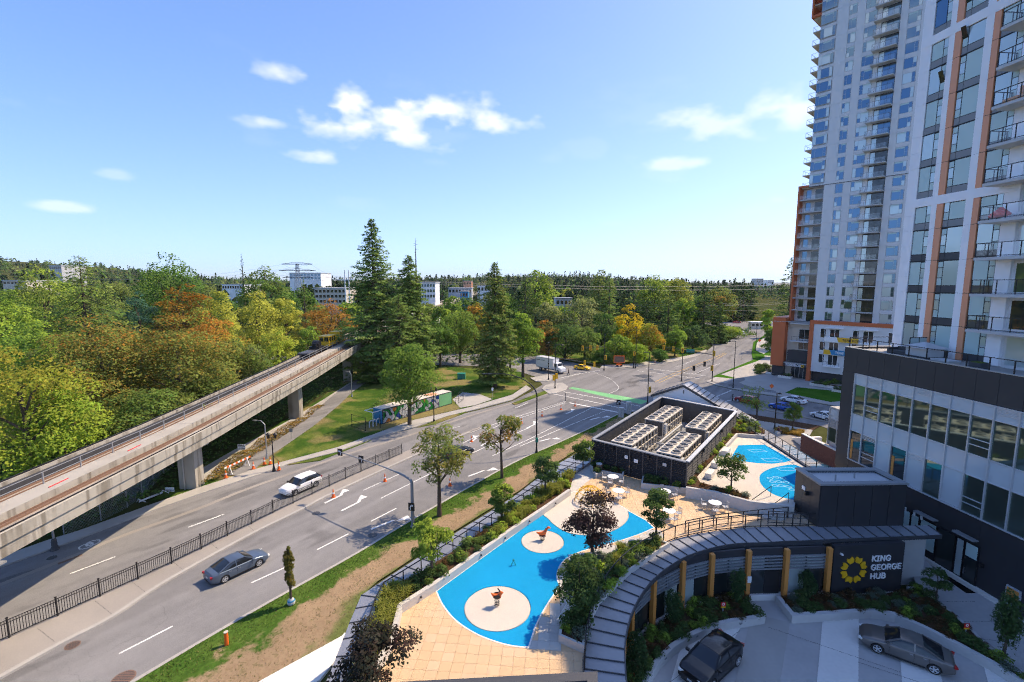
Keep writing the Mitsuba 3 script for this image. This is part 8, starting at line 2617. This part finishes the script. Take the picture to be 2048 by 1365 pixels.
lbed = bed_left
bed_plants(lbed.intersection(Polygon(W([(640, 1400), (790, 1400), (830, 1195), (770, 1180)], DECK))), DECK + .36, 'near end of the street side bed', ['grass'], 26, 1, .9, 1.3, .5)
bed_plants(lbed.intersection(Polygon(W([(760, 1215), (830, 1215), (925, 1145), (1000, 1080), (960, 1060), (860, 1130)], DECK))), DECK + .36, 'middle of the street side bed', ['dark', 'green', 'rust', 'dark'], 26, 2, .6, 1.0, .65)
bed_plants(lbed.intersection(Polygon(W([(960, 1110), (1100, 1010), (1160, 965), (1130, 945), (1000, 1040)], DECK))), DECK + .36, 'far end of the street side bed', ['grass', 'grass', 'lime'], 46, 3, .8, 1.2, .45)
bed_plants(pl1, DECK + .38, 'small planter before the enclosure', ['dark', 'rust'], 9, 4, .6, .9, .55)
bed_plants(pl2, DECK + .48, 'long planter before the enclosure', ['dark', 'green'], 12, 5, .6, .9, .5)
bed_plants(pl3, DECK + .38, 'curved planter beside the railing', ['grass', 'green', 'grey', 'dark', 'lime'], 70, 6, .6, 1.1, .5)
bed_plants(bed_right, UP + .16, 'sloping bed beside the louvred enclosure', ['green', 'lime', 'dark', 'rust', 'grey'], 60, 7, .6, 1.1, .55)
bed_plants(bed1, COURT + .42, 'curved bed before the pavilion', ['dark', 'green', 'dark', 'rust'], 44, 8, .6, 1.1, .6)
bed_plants(bed2, COURT + .40, 'bed below the sign wall', ['dark', 'green', 'rust', 'rust', 'grey', 'dark'], 76, 9, .55, 1.0, .5)
bed_plants(Polygon(W([(1550, 858), (1610, 866), (1600, 876), (1545, 868)])), .14, 'terrace bed by the small rounded street tree', ['straw'], 22, 10, .9, 1.3, .5)
for o, w in PL_SPOTS:
    bed_plants(Point(o[0], o[1]).buffer(w * .42), .75, 'white plaza planters', ['dark', 'green'], int(w * 1.2), int(o[0]), .7, 1.2, .7)
bed_plants(Polygon(W([(1500, 742), (1530, 737), (1540, 745), (1510, 752)])), .15, 'corner beds by the rust block', ['dark'], 8, 33, 1.4, 2.4, 1.2)
bed_plants(Polygon(W([(1615, 758), (1680, 776), (1690, 768), (1630, 752)])), .15, 'bed along the foot of the white block', ['dark', 'green'], 14, 34, 1.2, 2.0, 1.1)

# ---- ground cover nobody could count
def cover(name, poly, z, n, hmax, cols, leaf, lab, cat, seed, mat='m_leaf'):
    rng = np.random.default_rng(seed)
    x0, y0, x1, y1 = poly.bounds
    pts = []
    from shapely import contains_xy
    while sum(len(p) for p in pts) < n:
        q = rng.uniform((x0, y0), (x1, y1), (n, 2))
        pts.append(q[contains_xy(poly, q[:, 0], q[:, 1])])
        if len(pts) > 60:
            break
    q = np.vstack(pts)[:n]
    hb = meshkit.fbm(np.column_stack([q * .35, q[:, 0] * 0]), 3, seed) ** 1.5 * 2.2
    P = np.column_stack([q, z + np.clip(hb, .1, 1.6) * hmax * rng.uniform(.55, 1.0, len(q))])
    N = np.column_stack([rng.normal(0, .5, (len(q), 2)), np.ones(len(q))])
    tint = meshkit.fbm(np.column_stack([q * .2, q[:, 0] * 0 + 4]), 2, seed + 1)[:, None]
    C = palette(rng, len(q), cols, .25) * (.7 + .6 * tint)
    lv, _, c = leaf_cards(P, N, leaf * rng.uniform(.6, 1.3, len(q)), C, rng)
    k = numbered(name)
    labels[k] = {'label': lab, 'category': cat, 'kind': 'stuff'}
    scene[k] = as_leaves(lv, c, mat)
    return k


slope = Polygon(extend(W([(0, 1112), (95, 1078), (160, 1058), (300, 1008), (345, 985), (368, 968), (420, 930), (500, 880), (620, 812), (700, 765)]), 40) + [(-44, 135), (-62, 135), (-80, 20), (-70, -10)]).buffer(0)
cover('ivy_undergrowth', slope, 0.0, 42000, 1.0, DARK + GREEN, .42, 'dark ivy and bramble undergrowth below the viaduct', 'undergrowth', 41)
cover('weeds', Polygon(W([(405, 975), (440, 935), (520, 884), (600, 838), (636, 812), (650, 812), (602, 850), (545, 890), (505, 920), (470, 948)])).buffer(0), .05, 3800, .55, [(.30, .17, .05), (.22, .17, .05), (.13, .14, .04), (.36, .22, .06)], .26, 'dry orange brown weeds between the two footpaths', 'weeds', 42)
cover('bed_mulch_plants', Polygon(W([(845, 770), (900, 800), (870, 812), (760, 840), (740, 820), (770, 790)])).buffer(0), .1, 3000, .8, DARK + GREEN, .3, 'low dark shrubs behind the graffiti container', 'undergrowth', 43)
cover('scrub', Polygon([(16, 146), (20, 158), (70, 168), (88, 190), (110, 210), (118, 235), (100, 250), (40, 240), (0, 190), (-10, 150)]).buffer(0), 0, 16000, 2.6, GREEN + OLIVE + DARK, .9, 'scrub under the trees of the grove beyond the crossing', 'scrub', 44)
cover('wood_floor', Polygon([(-48, 130), (-30, 128), (-12, 135), (5, 150), (10, 190), (-60, 240), (-180, 230), (-150, 120), (-75, 60), (-60, 100)]).buffer(0), 0, 26000, 3.0, GREEN + DARK + MAPLE, .95, 'undergrowth of the wood behind the viaduct', 'undergrowth', 45)
# blades of the verge and the lawns
vp = Polygon([tuple(q) for q in near_w] + [tuple(q) for q in inner[::-1]]).buffer(0).buffer(-.2)


def blades(name, poly, z, n, h, cols, lab, seed, mask=None):
    rng = np.random.default_rng(seed)
    from shapely import contains_xy
    x0, y0, x1, y1 = poly.bounds
    q = rng.uniform((x0, y0), (x1, y1), (n * 6, 2))
    q = q[contains_xy(poly, q[:, 0], q[:, 1])]
    if mask is not None:
        q = q[mask(q, rng)]
    q = q[:n]
    m = len(q)
    a = rng.uniform(0, 6.28, m)
    w = np.column_stack([np.cos(a), np.sin(a), a * 0]) * .03
    b = np.column_stack([q, np.full(m, z)])
    t = b + np.column_stack([rng.normal(0, .05, (m, 2)), h * rng.uniform(.5, 1.2, m)])
    v = np.stack([b - w, b + w, t], 1).reshape(-1, 3)
    f = np.arange(m * 3).reshape(-1, 3)
    return stuff(name, (v, f), 'm_leaf', lab, 'grass', color=np.repeat(np.clip(palette(rng, m, cols, .25), .01, .6), 3, 0))


nl = LineString(near_w)


def near_kerb_mask(q, rng):
    import shapely
    d = shapely.distance(shapely.points(q), nl)
    nz = meshkit.fbm(np.column_stack([q * .6, q[:, 0] * 0]), 3, 3)
    return (d < 1.4 + 3.0 * (nz - .3)) & (rng.random(len(q)) < .9)


blades('verge_grass', vp.intersection(Polygon([(-40, 10), (-40, 60), (25, 95), (25, 10)])), .12, 30000, .16, [(.05, .12, .02), (.09, .16, .03), (.14, .17, .04)], 'short green grass along the kerb of the worn verge', 51, near_kerb_mask)
blades('dry_grass', vp.intersection(Polygon([(-40, 10), (-40, 60), (25, 95), (25, 10)])), .13, 7000, .12, [(.30, .23, .10), (.22, .18, .07), (.16, .17, .05)], 'dry trodden grass on the bare soil of the verge', 52)
# ================================================================ THE DISTANCE
def hills():
    """Low ridges round the horizon: rings of ground whose height follows the skyline."""
    az = np.radians(np.linspace(-75, 75, 151))
    rad = np.array([330, 520, 760, 1100, 1600, 2600, 4000])
    v, f = [], []
    for r in rad:
        for a in az:
            d = math.degrees(a)
            e = np.interp(d, [-75, -50, -45, -40, -34, -25, -12, -4, 3, 8, 14, 20, 26, 32, 75], [2.6, 2.5, 2.3, 1.9, .9, .5, .7, 1.1, 1.25, 1.2, .8, .35, -.1, -.2, -.2])
            e += .12 * (meshkit.fbm(np.array([[d * .25, r * .01, 1.0]]), 3, 8)[0] - .5)
            lift = np.interp(r, [330, 520, 760, 1100, 1600, 4000], [0, .30, .62, .85, .95, .8])
            z = max(-.04, lift * (24 + r * math.tan(math.radians(e))) - 14 * lift) if r > 330 else -.04
            v.append([r * math.sin(a), r * math.cos(a), z])
    n = len(az)
    for i in range(len(rad) - 1):
        for k in range(n - 1):
            q = i * n + k
            f += [[q, q + 1, q + n + 1], [q, q + n + 1, q + n]]
    return np.array(v), np.array(f)


hv, hf = hills()
struct('hills', (hv, hf), 'm_terrain', smooth=True)
from scipy.interpolate import LinearNDInterpolator
_hz = LinearNDInterpolator(hv[:, :2], hv[:, 2], fill_value=0.0)


def ground_z(x, y):
    return float(max(0.0, _hz(x, y)))


# the far woods, more trees than one could count
rng = np.random.default_rng(88)
Ps, Ns, Ss, Cs = [], [], [], []
for i in range(5200):
    a = math.radians(rng.uniform(-58, 40))
    r = 260 * (1800 / 260) ** rng.random()
    x, y = r * math.sin(a), r * math.cos(a)
    if abs(x + 40) < 16 or (r < 420 and -8 < math.degrees(a) < -2) or (math.degrees(a) > 20 and r < 330):
        continue
    if 24 < math.degrees(a) < 33 and r < 600:
        continue
    g = ground_z(x, y)
    ck = meshkit.noise(np.array([[x * .012, y * .012, 2.0]]), 4)[0]
    dark = rng.random() < (.7 + .6 * (ck - .5) if math.degrees(a) > -25 else .35)
    h = rng.uniform(7, 15) * (1.15 if dark else .9) * (.65 + .8 * ck)
    wd = h * (.22 if dark else .48)
    k = 26 if r < 600 else 16
    t = rng.random(k)
    if dark:
        rr = wd * (1 - t) ** .8
        zz = t * h
        cols = [(.035, .066, .030), (.05, .085, .035), (.026, .05, .024)]
    else:
        rr = wd * np.sqrt(np.maximum(.03, 1 - (2 * t - 1) ** 2))
        zz = h * (.15 + .85 * t)
        cols = [GREEN, OLIVE, DARK, GREEN, DARK][int(rng.integers(5))]
    b = rng.uniform(0, 6.28, k)
    Ps.append(np.column_stack([x + rr * np.cos(b), y + rr * np.sin(b), g - .5 + zz]))
    Ns.append(np.column_stack([np.cos(b), np.sin(b), np.full(k, .7)]))
    Ss.append(np.full(k, h * (.22 if dark else .30)) * rng.uniform(.7, 1.3, k))
    Cs.append(palette(rng, 1, cols, .15) * .6 + palette(rng, k, cols, .2) * .4)
lv, _, c = leaf_cards(np.vstack(Ps), np.vstack(Ns), np.concatenate(Ss), np.vstack(Cs), rng, aspect=.9)
labels['forest'] = {'label': 'far off mixed woods covering the hills to the skyline', 'category': 'forest', 'kind': 'stuff'}
scene['forest'] = as_leaves(lv, c)


def far_building(name, lab, u, v_top, v_bot, Y, w_px, depth, mat, rows=2, cols_=6, roof='m_light_grey', rz=0.0, winmat='m_glass_dark', base=0.0):
    """A distant block seen at the given pixels from forward distance Y: walls, roof, and every window on its front."""
    c = at_dist(u, v_top, Y)
    w = w_px / FOC * Y
    zt = c[2]
    fr = Frame((c[0], c[1]), rz)
    k = thing(name, lab, 'building')
    fr.put(k, 'wall', B(-w / 2, w / 2, 0, depth, base - 2, zt), mat)
    fr.put(k, 'roof', B(-w / 2 - .4, w / 2 + .4, -.4, depth + .4, zt, zt + .5), roof)
    zb = at_dist(u, v_bot, Y)[2]
    fh = (zt - zb) / rows
    pl = as_ply(B(-w / cols_ * .32, w / cols_ * .32, -.12, -.01, fh * .25, fh * .75), winmat)
    for i in range(rows):
        for j in range(cols_):
            fr.put(k, 'window', pl, None, shift=(-w / 2 + (j + .5) * w / cols_, 0, zb + i * fh))
    return k, fr, w, zt


far_building('office_block', 'white office block with strip windows above the wood', 610, 547, 560, 420, 62, 24, 'm_white', 2, 9, winmat='m_glass_sky')
far_building('apartment_block', 'pale apartment block with flat roof behind the lattice pylon', 660, 578, 608, 235, 62, 18, 'm_cream_wall', 3, 8)
far_building('warehouse', 'white warehouse with dark windows behind the orange maple', 466, 570, 580, 330, 44, 22, 'm_white', 1, 9)
far_building('warehouse', 'flat pale warehouse behind the leftmost trees', 28, 562, 570, 300, 46, 22, 'm_cream_wall', 1, 6)
far_building('warehouse', 'grey flat roofed shed above the yellow green tree', 110, 532, 540, 420, 24, 24, 'm_light_grey', 1, 6)
far_building('office_block', 'white modern block right behind the dead topped fir', 856, 566, 598, 260, 28, 16, 'm_white', 3, 5, winmat='m_glass_sky')
far_building('shop_building', 'small white house right of the distant tracks', 968, 572, 585, 330, 26, 14, 'm_white', 1, 4, roof='m_mid_grey')
far_building('shop_building', 'grey roofed house deep in the grove', 1128, 598, 612, 240, 32, 12, 'm_light_grey', 1, 4, roof='m_mid_grey')
far_building('shop_building', 'orange fronted shop far along the distant track', 935, 563, 571, 520, 16, 12, 'm_orange_panel', 1, 3)
far_building('shop_building', 'pale hall far along the distant track', 920, 577, 588, 380, 46, 14, 'm_light_grey', 1, 7)
far_building('shop_building', 'blue fronted shed beside the distant track', 928, 584, 596, 330, 16, 8, 'm_banner_blue', 1, 3)
far_building('city_block', 'hazy pale building on the horizon beyond the hill road', 1520, 558, 566, 1500, 14, 30, 'm_light_grey', 2, 3)
far_building('city_block', 'second hazy pale building on the right horizon', 1542, 561, 567, 1600, 12, 30, 'm_white', 2, 3)
far_building('transit_shelter', 'white and yellow bus stop canopy at the top of the hill road', 1523, 646, 655, 245, 40, 3, 'm_cream_wall', 1, 5, roof='m_white')
# the golden field beyond the hill road
fd = Polygon(W([(1440, 643), (1620, 636), (1640, 612), (1560, 606), (1450, 618)]))
stuff_c = cover('field_grass', fd, 0.02, 12000, .8, [(.38, .30, .06), (.30, .28, .06), (.44, .32, .05)], 1.0, 'golden dry grass field beyond the hill road', 'grass', 61)
# pylons
def lattice(u, vt, Y, lab, arms=True):
    b = at_dist(u, vt, Y)
    h = b[2]
    k = thing('lattice_pylon', lab, 'pylon')
    for sx in (-1, 1):
        for sy in (-1, 1):
            part(k, 'leg', MB().beam((b[0] + sx * 2.6, b[1] + sy * 2.6, 0), (b[0] + sx * .5, b[1] + sy * .5, h), .22), 'm_galv')
    g = MB()
    n = 11
    for i in range(n):
        z0, z1 = h * i / n, h * (i + 1) / n
        w0, w1 = 2.6 - 2.1 * i / n, 2.6 - 2.1 * (i + 1) / n
        for s in (-1, 1):
            g.beam((b[0] - w0, b[1] + s * w0, z0), (b[0] + w1, b[1] + s * w1, z1), .12).beam((b[0] + w0, b[1] + s * w0, z0), (b[0] - w1, b[1] + s * w1, z1), .12)
            g.beam((b[0] - w1, b[1] + s * w1, z1), (b[0] + w1, b[1] + s * w1, z1), .12)
    part(k, 'bracing', g, 'm_galv', stuff=True)
    for z, L in ((.995, 7.5), (.90, 9.0), (.80, 7.5)):
        part(k, 'cross_arm', MB().beam((b[0] - L, b[1], h * z), (b[0] + L, b[1], h * z), .3).beam((b[0] - L, b[1], h * z), (b[0], b[1], h * (z + .03)), .16).beam((b[0] + L, b[1], h * z), (b[0], b[1], h * (z + .03)), .16), 'm_dark_grey')
    return b


lb1 = lattice(594, 528, 235, 'steel lattice pylon rising above the wood by the apartments')
k = thing('tubular_pylon', 'pair of tall pale steel poles beside the giant fir', 'pylon')
for u in (689, 697):
    for dv, dx in ((541, 0),):
        p = at_dist(u, 541, 190)
        part(k, 'pole', MB().tube([(p[0], p[1], 0), (p[0], p[1], p[2])], [.45, .22], 8), 'm_white', smooth=40)
p = at_dist(693, 560, 190)
part(k, 'cross_arm', MB().beam(p + [-3.5, 0, 0], p + [3.5, 0, 0], .3), 'm_white')
# poles and wires on the right
poles = []
for u, vb, vt, lab in ((1440, 678, 608, 'wooden utility pole on the scrub beside the hill road'), (1485, 645, 600, 'far wooden utility pole before the golden field')):
    o = at(u, vb)
    h = top_z(o[:2], vt)
    k = thing('utility_pole', lab, 'utility pole')
    part(k, 'pole', MB().tube([(o[0], o[1], 0), (o[0], o[1], h)], [.2, .13], 7), 'm_bark')
    part(k, 'cross_arm', MB().beam((o[0] - 1.4, o[1], h - .8), (o[0] + 1.4, o[1], h - .8), .14), 'm_bark')
    poles.append((o[0], o[1], h))


def wire(a, b, sag, r=.022):
    t = np.linspace(0, 1, 12)
    a, b = np.array(a, float), np.array(b, float)
    pts = a + (b - a) * t[:, None]
    pts[:, 2] -= sag * 4 * t * (1 - t)
    return MB().tube(pts, r, 4, False)


k = thing('power_lines', 'overhead power lines crossing above the hill road', 'power lines')
for dx, dz in ((-1.3, -.7), (1.3, -.7), (0, .0), (0, -3.0)):
    part(k, 'wire', wire((poles[0][0] + dx, poles[0][1], poles[0][2] + dz), (poles[1][0] + dx, poles[1][1], poles[1][2] + dz), 1.0), 'm_mid_grey')
    part(k, 'wire', wire((poles[0][0] + dx, poles[0][1], poles[0][2] + dz), (poles[0][0] + 60, poles[0][1] + 25, poles[0][2] + dz + 3), 1.5), 'm_mid_grey')
    part(k, 'wire', wire((poles[0][0] + dx, poles[0][1], poles[0][2] + dz), (poles[0][0] - 70, poles[0][1] + 40, poles[0][2] + dz + 2), 2.0), 'm_mid_grey')
k = thing('power_lines', 'high voltage lines strung from the pylons across the wood', 'power lines')
pp = at_dist(693, 556, 190)
for dx, dz in ((-7, 0), (7, 0), (-8.5, -3), (8.5, -3)):
    part(k, 'wire', wire((lb1[0] + dx, lb1[1], lb1[2] + dz - .3), (lb1[0] - 190 + dx, lb1[1] + 60, lb1[2] + dz - 3), 6, .03), 'm_mid_grey')
    part(k, 'wire', wire((lb1[0] + dx, lb1[1], lb1[2] + dz - .3), (pp[0] + dx * .4, pp[1], pp[2] + dz * .2), 2, .03), 'm_mid_grey')
    part(k, 'wire', wire((pp[0] + dx * .4, pp[1], pp[2] + dz * .2), (pp[0] + 330, pp[1] + 120 + dx, pp[2] + dz + 2), 5, .035), 'm_mid_grey')
# ================================================================ THE AIR
scene['haze_medium'] = {'type': 'homogeneous', 'albedo': rgb(.95, .95, .95), 'sigma_t': 0.00005}
scene['haze'] = {'type': 'cube', 'to_world': T().translate([0, 0, 54]).scale([7000, 7000, 56]), 'bsdf': {'type': 'null'}, 'interior': {'type': 'ref', 'id': 'haze_medium'}}
labels['haze'] = {'kind': 'stuff', 'label': 'thin bluish summer haze over the distance', 'category': 'haze'}
scene['camera']['medium'] = {'type': 'ref', 'id': 'haze_medium'}
